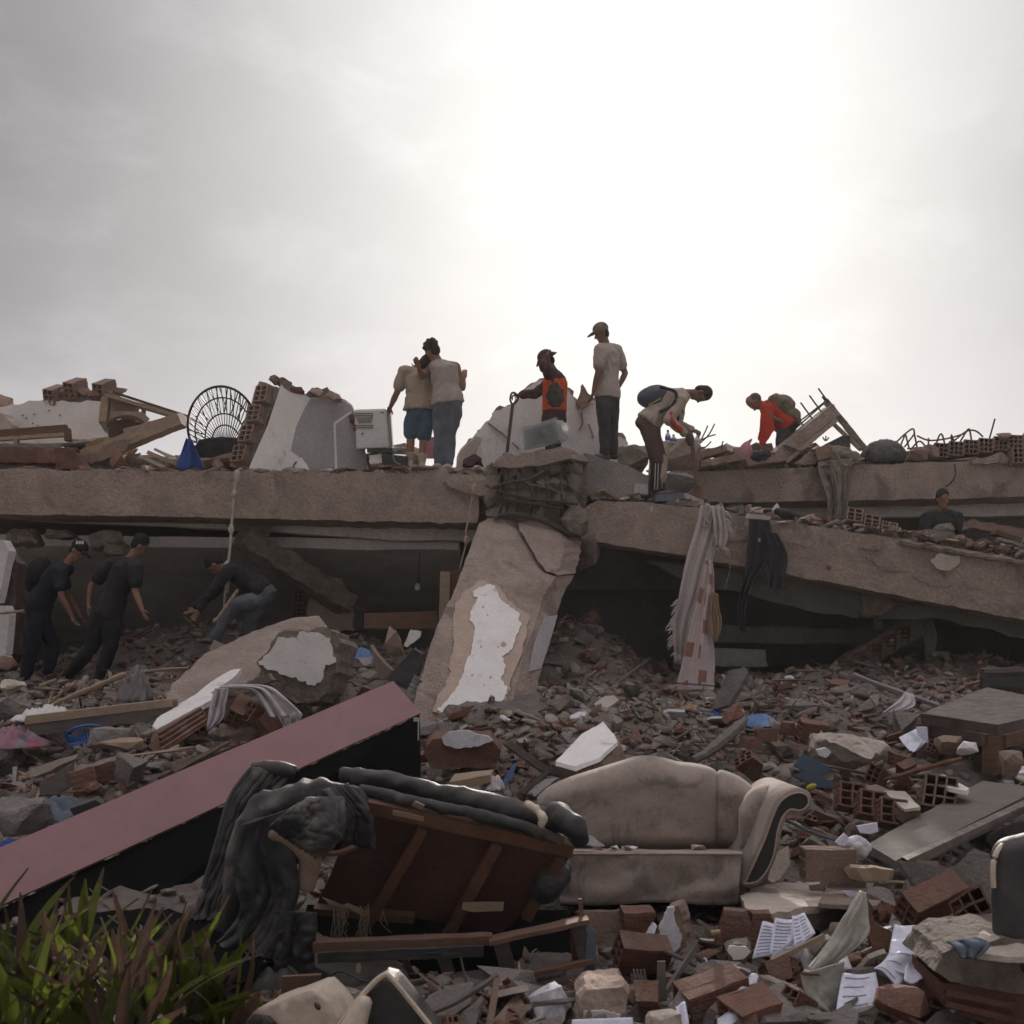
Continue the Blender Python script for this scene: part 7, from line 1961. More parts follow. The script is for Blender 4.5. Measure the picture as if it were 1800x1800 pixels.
for i, (px, py, w, h) in enumerate(((420, 1288, 70, 34), (450, 1240, 46, 40), (500, 1270, 40, 36), (385, 1290, 40, 26))):
 chunk('mortar_lump', px, py, 10.6, w, h, ('concrete_tan', 'concrete_broken', 'brick_red', 'mortar')[i], seed=930 + i, parent=bk_, amp=0.02)
tb_ = thing('timber_beam', 'long squared timber beam lying across the rubble at left', 'timber beam', P(180, 1290, 10.6))
a, b = P(46, 1278, 10.6), P(312, 1246, 11.0)
obj('beam', roughen(MB().bar(a, b, 0.16, 0.15), 0.2, 0.005, 5, 3), 'wood_grey', tb_)
obj('pale_face', MB().bar(a + Vector((0.02, -0.085, 0.05)), b + Vector((-0.02, -0.085, 0.05)), 0.02, 0.05), 'wood_pale', tb_)
obj('top_strip', MB().bar(a + Vector((0, 0.0, 0.085)), b + Vector((0, 0, 0.085)), 0.16, 0.02), 'wood_pale', tb_)
rope('long_pole', 'pale wooden pole lying from the black trousers to the grey bag', [(92, 1240), (150, 1214), (222, 1184)], 11.9, 0.026, 'wood_pale', (), 'pole', 0.0, 11)
rope('thin_lath', 'thin pale lath lying behind the grey bag', [(258, 1180), (300, 1176), (332, 1174)], 12.6, 0.016, 'wood_pale', (), 'pole', 0.0, 12)
rope('edge_rod', 'pale rod sticking in from the left edge beside the men', [(-20, 1080), (20, 1076), (42, 1074)], 14.0, 0.018, 'wood_pale', (), 'rod', 0.0, 13)
rope('short_lath', 'short pale lath between the men at left', [(70, 1206), (84, 1200), (99, 1194)], 12.4, 0.014, 'wood_pale', (), 'pole', 0.0, 14)
crumple('grey_bag', 'slumped dark grey bag standing among the rubble at left', 'bag', 238, 1198, 12.2, 62, 70, 'cloth_grey', 21, 0.2)
bs2 = thing('blue_basket', 'blue plastic laundry basket half buried at left', 'basket', P(148, 1312, 10.6))
c0 = P(148, 1294, 10.6)
k = 10.6 / F
obj('rim', MB().tube([c0 + Vector((math.cos(t) * 32 * k, -math.sin(t) * 0.07, math.cos(t) * 7 * k + math.sin(t) * 12 * k + 0.03)) for t in np.linspace(0, 2 * math.pi, 28, endpoint=False)], 0.012, 6, True), 'plastic_blue', bs2)
for i in range(18):
 t = math.pi * (i + 0.5) / 18
 p = c0 + Vector((math.cos(t) * 31 * k, -math.sin(t) * 0.07, math.cos(t) * 7 * k - math.sin(t) * 2 * k + 0.04))
 obj('rib', MB().bar(p, p + Vector((-math.cos(t) * 0.03, 0.02, -0.085)), 0.010, 0.014, Vector((0, 1, 0))), 'plastic_blue', bs2)
obj('floor', MB().loft([(c0 + Vector((0, 0.0, -0.02)), Vector((29 * k, 0, 7 * k)), Vector((0, 0.1, 0.03))), (c0 + Vector((0, 0.0, -0.03)), Vector((29 * k, 0, 7 * k)), Vector((0, 0.1, 0.03)))]), 'plastic_blue', bs2)
crumple('printed_cloth', 'red and grey printed cloth heaped at the left edge', 'cloth', 26, 1292, 10.5, 110, 40, 'cloth_print', 9, 0.35)
crumple('white_sack', 'crumpled white plastic sack behind the timber beam', 'sack', 80, 1250, 11.2, 84, 30, 'plastic_white', 10)
chunk('stone_slab', 205, 1300, 10.3, 92, 44, 'concrete_grey', seed=941, boxy=0.8, label='flat grey stone lying beside the blue basket', cat='stone')
chunk('stone_slab', 216, 1308, 10.1, 80, 22, 'soot_card', seed=942, boxy=0.8, label='yellowish flat stone below the blue basket', cat='stone', amp=0.008)
chunk('boulder', 44, 1434, 8.0, 108, 72, 'concrete_grey', seed=943, boxy=0.75, label='large angular grey boulder at the left edge above the pink wardrobe', cat='rock', amp=0.02)
chunk('boulder', 22, 1240, 11.4, 70, 50, 'concrete_grey', seed=944, boxy=0.6, label='rounded grey boulder at the left edge behind the printed cloth', cat='rock', amp=0.02)
chunk('boulder', 24, 1208, 12.4, 54, 30, 'plaster_cream', seed=945, boxy=0.6, label='pale boulder by the feet of the capped man', cat='rock', amp=0.02)
chunk('pink_block', 14, 1165, 13.4, 30, 28, 'brick_pale', seed=946, boxy=0.85, label='pinkish block below the white door panel', cat='rubble', amp=0.012)
rb_ = thing('red_brick_row', 'row of dark red hollow bricks lying above the pink wardrobe at left', 'wall fragment', P(180, 1400, 8.9))
for i in range(3):
 brick_at(BRICK_ME, P(150 + i * 36, 1378 - i * 10, 8.9 + i * .1), (R(0), R(-14), R(16)), rb_, (0.62, 1.0, 1.15))
obj('mortar_top', roughen(MB().bar(P(128, 1360, 8.9), P(230, 1328, 9.2), 0.16, 0.03), 0.07, 0.008, 8, 4), 'mortar', rb_)
slabp('white_slate', jag([(50, 1352), (100, 1336), (138, 1325), (134, 1332), (80, 1358), (54, 1366)], 1, 12, 3), 9.2, (0.0, 0.12, -0.02), 'plaster_cream', None, 'thin pale plaster slate pointing right at far left', 'plaster', cut=0.07, amp=0.006)
slabp('grey_tile', jag([(70, 1376), (128, 1342), (126, 1380), (98, 1398), (70, 1398)], 1, 14, 3), 8.9, (0.0, 0.03, 0.0), 'wood_grey', None, 'grey wall tile leaning below the pale plaster slate', 'tile', cut=0.07, amp=0.003)
slabp('silver_bracket', [(22, 1348), (30, 1346), (28, 1374), (46, 1378), (46, 1383), (22, 1380)], 8.8, (0, 0.02, 0), 'steel', None, 'small bent silver bracket lying among rubble at far left', 'bracket', cut=0)
slabp('dark_plaque', [(122, 1422), (168, 1406), (180, 1414), (130, 1434)], 7.9, (0.0, 0.05, 0.02), 'plastic_black', None, 'small dark framed panel lying on the rubble above the pink wardrobe', 'panel', cut=0)
slabp('foil_strip', jag([(82, 1452), (112, 1444), (118, 1448), (88, 1458)], 1, 6, 3), 7.5, (0, 0.01, 0), 'steel', None, 'shiny crumpled foil strip on the edge of the pink wardrobe', 'foil', cut=0.04, amp=0.008)
crumple('teal_cloth', 'dark slate cloth lying right of the grey boulder', 'cloth', 98, 1415, 8.3, 90, 40, 'cloth_slate', 12)
rope('thin_batten', 'thin batten lying over the blue cloth at the left edge', [(20, 1476), (70, 1472), (100, 1468)], 7.3, 0.010, 'wood_pale', (), 'batten', 0, 15)
crumple('blue_rag', 'dark blue rag at the left edge on the pink wardrobe', 'cloth', 20, 1484, 7.2, 70, 20, 'cloth_blue', 13, 0.15)
slabp('bed_board', [(240, 1385), (340, 1336), (440, 1302), (480, 1300), (430, 1325), (330, 1368), (250, 1398)], 9.1, (0, 0.05, -0.03), 'wood_dark', None, 'dark curved board lying behind the pink wardrobe', 'board', cut=0.12, amp=0.006)
slabp('pale_lath', [(300, 1352), (400, 1302), (402, 1306), (330, 1345), (308, 1358)], 9.0, (0, 0.04, -0.01), 'wood_pale', None, 'pale curved rim of the dark board behind the pink wardrobe', 'board', cut=0.12, amp=0.004)

chunk('upright_stone', 692, 1126, 13.2, 28, 54, 'brick_pale', seed=951, boxy=0.8, label='upright reddish stone standing left of the leaning column', cat='stone')
slabp('white_wedge', jag([(710, 1134), (722, 1106), (740, 1110), (738, 1120), (716, 1138)], 1, 9, 3), 13.0, (0.0, 0.08, 0), 'plaster_white', None, 'white wedge of plaster left of the leaning column', 'plaster', cut=0.06, amp=0.006)
slabp('brown_fin', jag([(650, 1134), (664, 1154), (688, 1178), (680, 1190), (668, 1196), (660, 1170)], 1, 9, 3), 12.6, (0.03, 0.06, 0), 'cloth_taupe', None, 'thin brown fin of board standing above the pink wardrobe', 'board', cut=0.06, amp=0.006)
crumple('blue_wrapper', 'crumpled pale blue wrapper left of the leaning column', 'wrapper', 634, 1148, 12.9, 46, 22, 'cloth_paleblue', 14, 0.15)
slabp('white_shard', jag([(628, 1156), (655, 1156), (652, 1166), (640, 1170)], 1, 7, 3), 12.7, (0, 0.05, -.02), 'plaster_white', None, 'white shard below the crumpled pale blue wrapper', 'plaster', cut=0.06, amp=0.004)
slabp('white_shard', jag([(634, 1184), (652, 1178), (664, 1182), (648, 1192), (636, 1190)], 1, 7, 3), 12.2, (0, 0.05, -.02), 'plaster_cream', None, 'small cream shard above the top of the pink wardrobe', 'plaster', cut=0.06, amp=0.004)
slabp('dark_sheet', [(680, 1196), (726, 1140), (742, 1150), (735, 1180), (720, 1215)], 12.0, (0.02, 0.06, 0), 'tarp_dark', None, 'dark board leaning beside the foot of the column', 'board', cut=0.08, amp=0.008)
rope('grey_pipe', 'grey pipe behind the top end of the pink wardrobe', [(722, 1218), (730, 1200), (736, 1192)], 11.6, 0.045, 'concrete_grey', (), 'pipe', 0, 16)
capped('plaster_block', 'white topped block of hollow bricks at the foot of the leaning column', 'wall fragment', [(745, 1325), (760, 1300), (862, 1300), (880, 1320), (870, 1350), (760, 1352)], [(776, 1296), (790, 1286), (820, 1284), (858, 1294), (866, 1302), (840, 1312), (800, 1316), (780, 1308)], 9.8, (0.0, 0.35, 0.05), 'brick_red', 'plaster_cool', 0.05, 15)
tag(obj('pale_board', roughen(MB().hexa([P(806, 1390, 8.7), P(862, 1375, 8.7), P(868, 1362, 9.1), P(790, 1372, 9.1), P(790, 1376, 8.7), P(862, 1362, 8.7), P(868, 1352, 9.1), P(800, 1360, 9.1)]), 0.08, 0.006, 7), 'soot_card'), 'tan cardboard slab lying behind the black leather roll', 'board')
wb = thing('plaster_wedge', 'big white faced masonry wedge lying behind the sofa', 'wall fragment', P(1040, 1360, 9.2))
mb = MB().prism([P(*p) for p in ((974, 1346, 9.0), (990, 1332, 9.2), (1020, 1300, 9.6), (1052, 1280, 9.9), (1062, 1272, 10.0), (1084, 1296, 9.6), (1090, 1312, 9.4), (1060, 1340, 9.0), (1010, 1358, 8.8))], (0.08, 0.12, -0.16))
obj('block', roughen(mb, 0.07, 0.014, 7, 3, 3), 'brick_pale', wb)
mb = MB().prism([P(*p) for p in ((976, 1346, 8.97), (992, 1330, 9.17), (1022, 1298, 9.57), (1050, 1282, 9.86), (1060, 1276, 9.95), (1080, 1298, 9.56), (1086, 1310, 9.36), (1056, 1338, 8.96), (1012, 1356, 8.77))], (0.0, 0.02, 0.03))
obj('plaster_coat', roughen(mb, 0.07, 0.006, 7, 4), 'plaster_white', wb)
slabp('metal_strip', [(886, 1308), (900, 1305), (962, 1346), (1000, 1358), (990, 1366), (950, 1354)], 9.2, (0.0, 0.06, -0.02), 'wood_grey', None, 'narrow grey metal panel lying between column and sofa', 'metal panel', cut=0.1, amp=0.004)
slabp('metal_strip', [(912, 1392), (960, 1352), (968, 1356), (922, 1396)], 8.6, (0.0, 0.03, -0.01), 'wood_grey', None, 'short grey strip leaning down towards the sofa', 'metal panel', cut=0.1, amp=0.004)
slabp('blue_batten', [(878, 1384), (900, 1346), (908, 1340), (902, 1362), (884, 1388)], 8.8, (0.0, 0.03, 0.0), 'cloth_paleblue', None, 'short pale blue slat left of the sofa', 'slat', cut=0.1, amp=0.003)
crumple('white_rag', 'crumpled white rag left of the pale blue slat', 'rag', 868, 1372, 8.8, 34, 30, 'cloth_white', 15, 0.12)
slabp('white_sheet', jag([(935, 1392), (958, 1370), (982, 1366), (960, 1384), (940, 1400)], 1, 9, 3), 8.5, (0.0, 0.03, -0.01), 'plaster_cool', None, 'white plaster sheet at the left corner of the sofa back', 'plaster', cut=0.06, amp=0.004)
slabp('pale_tile', [(905, 1302), (945, 1306), (940, 1314), (900, 1312)], 10.3, (0, 0.15, -0.02), 'concrete_tan', None, 'flat tan tile stack beside the column foot', 'tile', cut=0.06, amp=0.008)
slabp('white_tile', [(908, 1300), (924, 1296), (930, 1302), (914, 1306)], 10.2, (0, 0.1, -0.01), 'plaster_white', None, 'small white tile lying on the tan tile stack', 'tile', cut=0.06, amp=0.002)

slabp('dark_slab', jag([(1252, 1248), (1258, 1225), (1280, 1180), (1308, 1172), (1310, 1184), (1296, 1215), (1280, 1240)], 1.5, 10, 3), 12.2, (0.05, 0.1, -.02), 'concrete_grey', None, 'dark grey slab standing on edge right of the hanging curtain', 'concrete slab', cut=0.07, amp=0.01)
slabp('white_sheet', jag([(1114, 1262), (1125, 1258), (1150, 1262), (1172, 1254), (1178, 1258), (1168, 1270), (1190, 1272), (1160, 1284), (1124, 1282)], 1, 9, 3), 11.9, (0.0, 0.12, -.01), 'plaster_cool', None, 'broken white plaster sheet lying left of the curtain hem', 'plaster', cut=0.06, amp=0.006)
slabp('white_flake', jag([(1042, 1270), (1058, 1264), (1064, 1272), (1046, 1278)], 1, 8, 3), 11.9, (0, 0.1, -.01), 'plaster_cool', None, 'small white flake just behind the big white faced wedge', 'plaster', cut=0.06, amp=0.004)
crumple('brown_cloth', 'ochre brown cloth on the ground under the curtain hem', 'cloth', 1210, 1248, 12.6, 74, 26, 'cloth_ochre', 16, 0.25)
crumple('blue_sheet', 'bright blue plastic sheet right of the ochre cloth', 'sheet', 1248, 1257, 12.2, 62, 20, 'cloth_blue', 17, 0.2)
crumple('blue_sheet', 'crumpled blue and white sheet in the middle of the right-hand rubble', 'sheet', 1336, 1264, 11.9, 74, 24, 'cloth_paleblue', 18, 0.25)
chunk('flat_brick', 1288, 1258, 11.7, 40, 30, 'brick_red', seed=961, boxy=0.5, label='reddish rounded brick between the two blue sheets', cat='brick', rot=(0, -0.6, 0))
slabp('white_shard', jag([(1350, 1262), (1362, 1264), (1368, 1276), (1364, 1280), (1354, 1272)], 0.8, 7, 3), 11.6, (0, 0.04, 0), 'plaster_cool', None, 'white shard on the crumpled blue and white sheet', 'plaster', cut=0.06, amp=0.003)
tag(obj('driftwood', roughen(MB().tube(catmull([P(1216, 1338, 9.6), P(1250, 1318, 10.0), P(1290, 1284, 10.7), P(1308, 1266, 11.1)], 5), [0.035] * 5 + [0.05] * 8 + [0.04] * 3, 7), 0.08, 0.012, 9, 3), 'wood_grey'), 'long weathered timber lying diagonally behind the sofa', 'timber')
for i, (px, py, Y, rot, sc, lb) in enumerate((
  (1318, 1306, 10.4, (90, 10, 0), 0.62, 'upright red ribbed brick behind the sofa hump'),
  (1342, 1292, 10.7, (88, 0, 0), 0.75, 'tall red ribbed brick with grey mortar foot'),
  (1385, 1280, 11.0, (10, 5, 10), 0.6, 'small red brick lying right of the tall ribbed brick'),
  (1428, 1284, 10.9, (20, 8, 8), 0.85, 'broad ribbed brick in the middle of the right-hand rubble'),
  (1320, 1344, 9.4, (40, 30, 30), 0.8, 'red brick leaning behind the sofa arm'),
  (1540, 1364, 9.2, (20, 20, 50), 0.7, 'red brick below the white torn paper'),
  (1590, 1352, 9.4, (35, -20, 20), 0.55, 'small red tile brick right of the pale heap'),
  (1574, 1336, 9.7, (10, 15, 5), 0.55, 'ribbed red brick behind the iron bar'),
  (1640, 1316, 10.1, (20, 30, 60), 0.55, 'brown block under the left end of the table'))):
 brick_at(BRICK_ME, P(px, py, Y), tuple(R(a) for a in rot), None, sc, 'hollow_brick', lb, 'brick')
chunk('pale_heap', 1490, 1320, 9.9, 150, 70, 'plaster_cream', seed=962, boxy=0.2, label='pale lumpy heap of lime plaster in the right-hand rubble', cat='rubble', amp=0.035, depth=0.6)
slabp('white_chip', jag([(1436, 1318), (1452, 1314), (1462, 1322), (1452, 1332), (1440, 1328)], 1, 7, 3), 9.3, (0, 0.05, 0), 'plaster_cool', None, 'white plaster chip on the pale heap', 'plaster', cut=0.05, amp=0.003)
for i, (poly, Y, lb) in enumerate(((((1396, 1344), (1412, 1324), (1462, 1352), (1444, 1368), (1420, 1360)), 9.0, 'dark blue folder lying on the rubble behind the sofa arm'), (((1392, 1362), (1420, 1356), (1446, 1368), (1474, 1378), (1468, 1386), (1436, 1384)), 8.75, 'second dark blue folder just below the first'))):
 slabp('folder', poly, Y, (0, 0.03, -0.006), 'folder_blue', None, lb, 'folder', cut=0)
tag(obj('yellow_toy', remesh(MB().ball(P(1426, 1383, 8.5), (0.035, 0, 0.01), (0, 0.02, 0), (0, 0, 0.018)), 0.006, 1, 0.004), 'yellow_mark', None, True), 'tiny bright yellow object by the dark blue folders', 'object')
rope('iron_bar', 'brown iron bar lying slantwise across the right-hand rubble', [(1536, 1374), (1580, 1364), (1620, 1352), (1690, 1334)], 9.2, 0.022, 'rust', (), 'iron bar', 0, 17)
rope('plastic_pipe', 'long pale pipe lying from the cave mouth to the table', [(1500, 1186), (1540, 1202), (1590, 1220), (1648, 1240)], 12.4, 0.028, 'plastic_grey', (), 'pipe', 0, 18)
rope('dark_cable', 'dark cable running from under the scroll arm', [(1378, 1440), (1420, 1460), (1460, 1474), (1478, 1480)], 7.3, 0.012, 'cloth_slate', (), 'cable', 0, 19)
tag(obj('torn_paper_cloth', MB().grid(drape_rows([(1590, 1216), (1580, 1230), (1552, 1252)], [(1606, 1220), (1608, 1240), (1580, 1250)], lambda t: 11.9 - .2 * t, 12, 10, 2, 0.03, 0.4, 1, 41)), 'cloth_white', None, True), 'white torn cloth with a red knob on the long pale pipe', 'cloth')
tag(obj('red_ball', MB().sphere(P(1615, 1234, 11.8), 0.03), 'wear_maroon', None, True), 'small dark red ball beside the white torn cloth', 'ball')
tag(obj('blue_white_paper', MB().grid(drape_rows([(1580, 1296), (1590, 1310), (1600, 1320)], [(1612, 1280), (1630, 1298), (1610, 1322)], lambda t: 10.3 - .2 * t, 12, 10, 1.6, 0.03, 0.4, 1, 42)), 'paper', None, True), 'crumpled blue and white paper left of the table leg', 'paper')
slabp('white_carton', [(1614, 1278), (1630, 1278), (1632, 1306), (1618, 1306)], 10.2, (0, 0.05, 0), 'paper', None, 'small white carton standing against the table', 'carton', cut=0)
chunk('white_stone', 1700, 1316, 9.8, 32, 28, 'plaster_white', seed=963, boxy=0.6, label='white faced stone under the low table', cat='stone')
chunk('brown_stone', 1668, 1306, 10.0, 46, 42, 'brick_pale', seed=964, boxy=0.6, label='brown triangular stone under the low table', cat='stone')
chunk('brown_stone', 1776, 1342, 9.3, 36, 46, 'brick_pale', seed=965, boxy=0.8, label='brown squared stone below the table corner at the right edge', cat='stone')
hbk = thing('white_faced_brick', 'hollow brick with white plaster top resting by the grey board', 'brick', P(1660, 1415, 8.3))
brick_at(BRICK9_ME, P(1650, 1398, 8.4), (R(8), R(16), R(75)), hbk, 1.1)
obj('plaster_top', roughen(MB().prism([P(*p) for p in ((1632, 1360, 8.6), (1660, 1362, 8.6), (1704, 1386, 8.3), (1700, 1390, 8.15), (1668, 1384, 8.2))], (0, 0, -0.03)), 0.06, 0.005, 8), 'plaster_white', hbk)
bp_ = thing('brick_wall_piece', 'toppled hollow brick panel with pale plaster end left of the grey board', 'wall fragment', P(1550, 1440, 8.0))
obj('top_face', roughen(MB().prism([P(*p) for p in ((1476, 1382, 8.5), (1540, 1380, 8.6), (1590, 1396, 8.4), (1618, 1426, 7.9), (1590, 1430, 7.8), (1540, 1408, 8.1))], (0, 0.03, -0.06)), 0.07, 0.008, 8), 'brick_pale', bp_)
for i in range(3):
 brick_at(BRICK_ME, P(1494 + i * 36, 1402 + i * 14, 8.2 - i * .12), (R(10), R(24), R(96)), bp_, (0.4, 1.25, 0.9))
obj('plaster_end', roughen(MB().prism([P(*p) for p in ((1552, 1396, 8.2), (1590, 1396, 8.35), (1618, 1424, 7.85), (1590, 1428, 7.75))], (0, 0.0, 0.02)), 0.06, 0.004, 8), 'plaster_cream', bp_)
brick_at(BRICK9_ME, P(1454, 1518, 6.9), (R(90), R(0), R(0)), None, (0.92, 0.9, 0.75), 'hollow_brick', 'squat dusty hollow brick right of the scroll arm', 'brick')
slabp('torn_card', jag([(1366, 1500), (1386, 1488), (1388, 1520), (1372, 1545), (1360, 1552), (1350, 1546)], 1, 8, 3), 6.95, (0, 0.02, 0), 'plaster_cream', None, 'pale torn flake leaning at the foot of the scroll arm', 'plaster', cut=0.06, amp=0.004)
tag(obj('foam_lump', remesh(MB().ball(P(1505, 1490, 7.0), (0.07, 0, 0), (0, 0.06, 0), (0, 0, 0.055)), 0.010, 1, 0.016, (20, 20, 20), 2), 'plaster_cool', None, True), 'white crumbly foam lump at the left end of the grey board', 'foam')
for i, (poly, lb) in enumerate(((((1506, 1452), (1542, 1446), (1544, 1462), (1530, 1466), (1512, 1464)), 'bluish paper scrap beside the left end of the grey board'), (((1468, 1480), (1484, 1464), (1492, 1472), (1480, 1490)), 'small folded paper left of the foam lump'), (((1480, 1566), (1500, 1566), (1530, 1570), (1545, 1566), (1530, 1580), (1495, 1578)), 'white paper scrap behind the pale flat tile'))):
 slabp('paper_scrap', poly, 7.0 - 0.3 * (i == 2), (0, 0.01, 0.0), 'paper', None, lb, 'paper', cut=0)
chunk('log_piece', 1532, 1534, 6.75, 90, 30, 'soot_card', seed=966, boxy=0.7, label='dusty greenish brown log below the grey board', cat='log', amp=0.006, rot=(0, 0.1, 0))
slabp('wood_chip', [(1610, 1512), (1650, 1514), (1650, 1522), (1612, 1518)], 6.8, (0, 0.03, -0.01), 'wood_pale', None, 'bright pale wood chip below the grey board', 'wood chip', cut=0)
slabp('grey_sheet', jag([(1578, 1512), (1650, 1520), (1680, 1528), (1640, 1548), (1608, 1556)], 1, 16, 3), 6.5, (0, 0.05, -0.02), 'concrete_grey', None, 'grey flat tile just below the grey board', 'tile', cut=0.08, amp=0.004)
slabp('grey_sheet', jag([(1672, 1530), (1712, 1490), (1740, 1500), (1748, 1560), (1746, 1600), (1700, 1560)], 1, 16, 3), 6.2, (0, 0.04, -0.02), 'concrete_grey', None, 'grey slab leaning left of the black padded chair', 'tile', cut=0.08, amp=0.006)

ps = thing('plaster_slab', 'long slab with white plaster top lying below the scroll arm', 'wall fragment', P(1390, 1640, 6.6))
tq = [(1300, 1574, 6.9), (1330, 1558, 7.2), (1370, 1552, 7.35), (1440, 1549, 7.4), (1470, 1556, 7.3), (1476, 1580, 6.8), (1440, 1592, 6.55), (1400, 1598, 6.45), (1350, 1606, 6.35), (1312, 1600, 6.45)]
obj('plaster_coat', roughen(MB().prism([P(*p) for p in jag(tq, 1.5, 9, 8)], (0, 0, -0.035)), 0.06, 0.01, 9, 3, 3), 'plaster_cream', ps)
obj('mortar_bed', roughen(MB().prism([P(p[0] + 4, p[1] + 11, p[2] + .03) for p in jag(tq, 3, 12, 9)], (0, 0, -0.1)), 0.07, 0.015, 9, 5, 3), 'concrete_broken', ps)
tag(obj('pale_tile', roughen(MB().prism([P(*p) for p in ((1438, 1588, 6.5), (1452, 1562, 7.0), (1446, 1554, 7.1), (1480, 1550, 7.2), (1578, 1554, 7.1), (1540, 1592, 6.4), (1490, 1591, 6.42))], (0, 0, -0.022)), 0.1, 0.003, 6, 3), 'concrete_tan'), 'large flat pale tile right of the plaster slab', 'tile')
en = thing('enamel_sheet', 'twisted rusty white enamel panel standing at bottom right', 'metal panel', P(1460, 1795, 5.4))
rows = drape_rows([(1512, 1566), (1490, 1600), (1452, 1660), (1420, 1702)], [(1522, 1570), (1526, 1612), (1522, 1650), (1440, 1716)], lambda t: 5.6 - 0.15 * t, 24, 14, 0.6, 0.03, 0.4, 2, 51)
solid(obj('upper_sheet', MB().grid(rows), 'enamel_rusty', en, True), 0.008)
rows = drape_rows([(1408, 1712), (1414, 1740), (1430, 1766), (1460, 1782)], [(1484, 1690), (1482, 1720), (1480, 1760), (1474, 1784)], lambda t: 5.42, 20, 14, 0.5, 0.03, 1.4, 1, 52)
solid(obj('lower_sheet', MB().grid(rows), 'enamel_rusty', en, True), 0.008)
obj('rust_edge', MB().tube([P(1409, 1710, 5.4), P(1440, 1713, 5.4)], 0.008, 5), 'wood_brown', en)
slabp('torn_lining', jag([(1520, 1570), (1534, 1590), (1540, 1620), (1566, 1640), (1570, 1668), (1540, 1680), (1526, 1640)], 1.5, 9, 3), 5.7, (0, 0.04, 0), 'wood_brown', en, cut=0.06, amp=0.012)

def sheet(quad, Y, label, lines=7, curl=0.01, seed=1, mat='paper', cols=1):
 """a printed sheet: quad is picture corners TL, TR, BR, BL (px, py, dY)"""
 q = [P(c[0], c[1], Y + (c[2] if len(c) > 2 else 0)) for c in quad]
 t = thing('paper_sheet', label, 'paper', (q[2] + q[3]) / 2)

 def at(u, v, o=0.0):
  p = q[0].lerp(q[1], u).lerp(q[3].lerp(q[2], u), v)
  return p + Vector((0, -o - curl * math.sin(3 * u + 4 * v + seed), o * 0.6 + curl * math.sin(5 * u + seed)))
 solid(obj('sheet', MB().grid([[at(u, v) for u in np.linspace(0, 1, 9)] for v in np.linspace(0, 1, 9)]), mat, t, True), 0.0008)
 for i in range(lines):
  v = 0.12 + 0.76 * i / max(1, lines - 1)
  for cidx in range(cols):
   u0 = 0.1 + 0.85 * cidx / cols
   u1 = u0 + (0.85 / cols) * rng(seed * 31 + i + cidx).uniform(0.55, 0.9)
   obj('printed_line', MB().grid([[at(u, v, 0.002) for u in np.linspace(u0, u1, 6)], [at(u, v + 0.03, 0.002) for u in np.linspace(u0, u1, 6)]]), 'ink', t)
 return t

sheet(((1340, 1620), (1372, 1624), (1368, 1672, -.1), (1322, 1688, -.1)), 5.95, 'printed sheet at the left of the fanned papers', 9, 0.004, 1)
sheet(((1362, 1614), (1404, 1616), (1404, 1670, -.1), (1352, 1680, -.1)), 5.92, 'printed sheet in the middle of the fanned papers', 9, 0.004, 2)
sheet(((1392, 1610), (1414, 1606), (1434, 1642, -.1), (1396, 1666, -.1)), 5.90, 'printed sheet at the right of the fanned papers', 7, 0.004, 3, cols=2)
sheet(((1574, 1622), (1628, 1634), (1618, 1690, -.15), (1560, 1680, -.1)), 5.7, 'white sheet at the top of the loose paper stack', 0, 0.01, 4)
sheet(((1568, 1648), (1632, 1656), (1612, 1710, -.15), (1556, 1690, -.1)), 5.62, 'white sheet in the middle of the loose paper stack', 0, 0.01, 5)
sheet(((1562, 1676), (1628, 1672), (1578, 1730, -.15), (1536, 1702, -.1)), 5.55, 'white letter sheet at the foot of the loose paper stack', 3, 0.012, 6)
sheet(((1636, 1638), (1648, 1632), (1658, 1648, -.05), (1630, 1656, -.05)), 5.6, 'white paper corner right of the loose paper stack', 0, 0.004, 7)
sheet(((1480, 1712), (1540, 1710), (1548, 1760, -.1), (1470, 1782, -.2)), 5.45, 'lilac white sheet leaning right of the enamel panel', 4, 0.006, 8)
sheet(((1226, 1716), (1266, 1706), (1240, 1752, -.1), (1174, 1770, -.1)), 5.6, 'white sheet tucked under the brick at bottom centre right', 0, 0.01, 9)
sheet(((1188, 1768), (1204, 1762), (1212, 1802, -.1), (1194, 1812, -.1)), 5.3, 'narrow white strip hanging left of the large red brick', 0, 0.006, 10)
sheet(((1308, 1722), (1330, 1710), (1350, 1738, -.05), (1306, 1728, -.05)), 5.65, 'white torn paper behind the small round stone', 0, 0.01, 11)
sheet(((1362, 1754), (1402, 1748), (1414, 1792, -.1), (1354, 1790, -.1)), 5.35, 'greyish white paper below the ribbed red tile', 2, 0.006, 12)
sheet(((1366, 1736), (1400, 1726), (1404, 1744, -.05), (1362, 1752, -.05)), 5.5, 'crumpled white paper under the ribbed red tile', 0, 0.012, 13)
sheet(((1006, 1792), (1112, 1788), (1116, 1826, -.05), (1000, 1828, -.05)), 5.2, 'blue white board edge at bottom centre', 0, 0.0, 14)
sheet(((1404, 1640), (1410, 1688), (1350, 1690, -.05), (1356, 1682, -.05)), 5.85, 'pale paper strip under the fanned papers', 0, 0.004, 15)
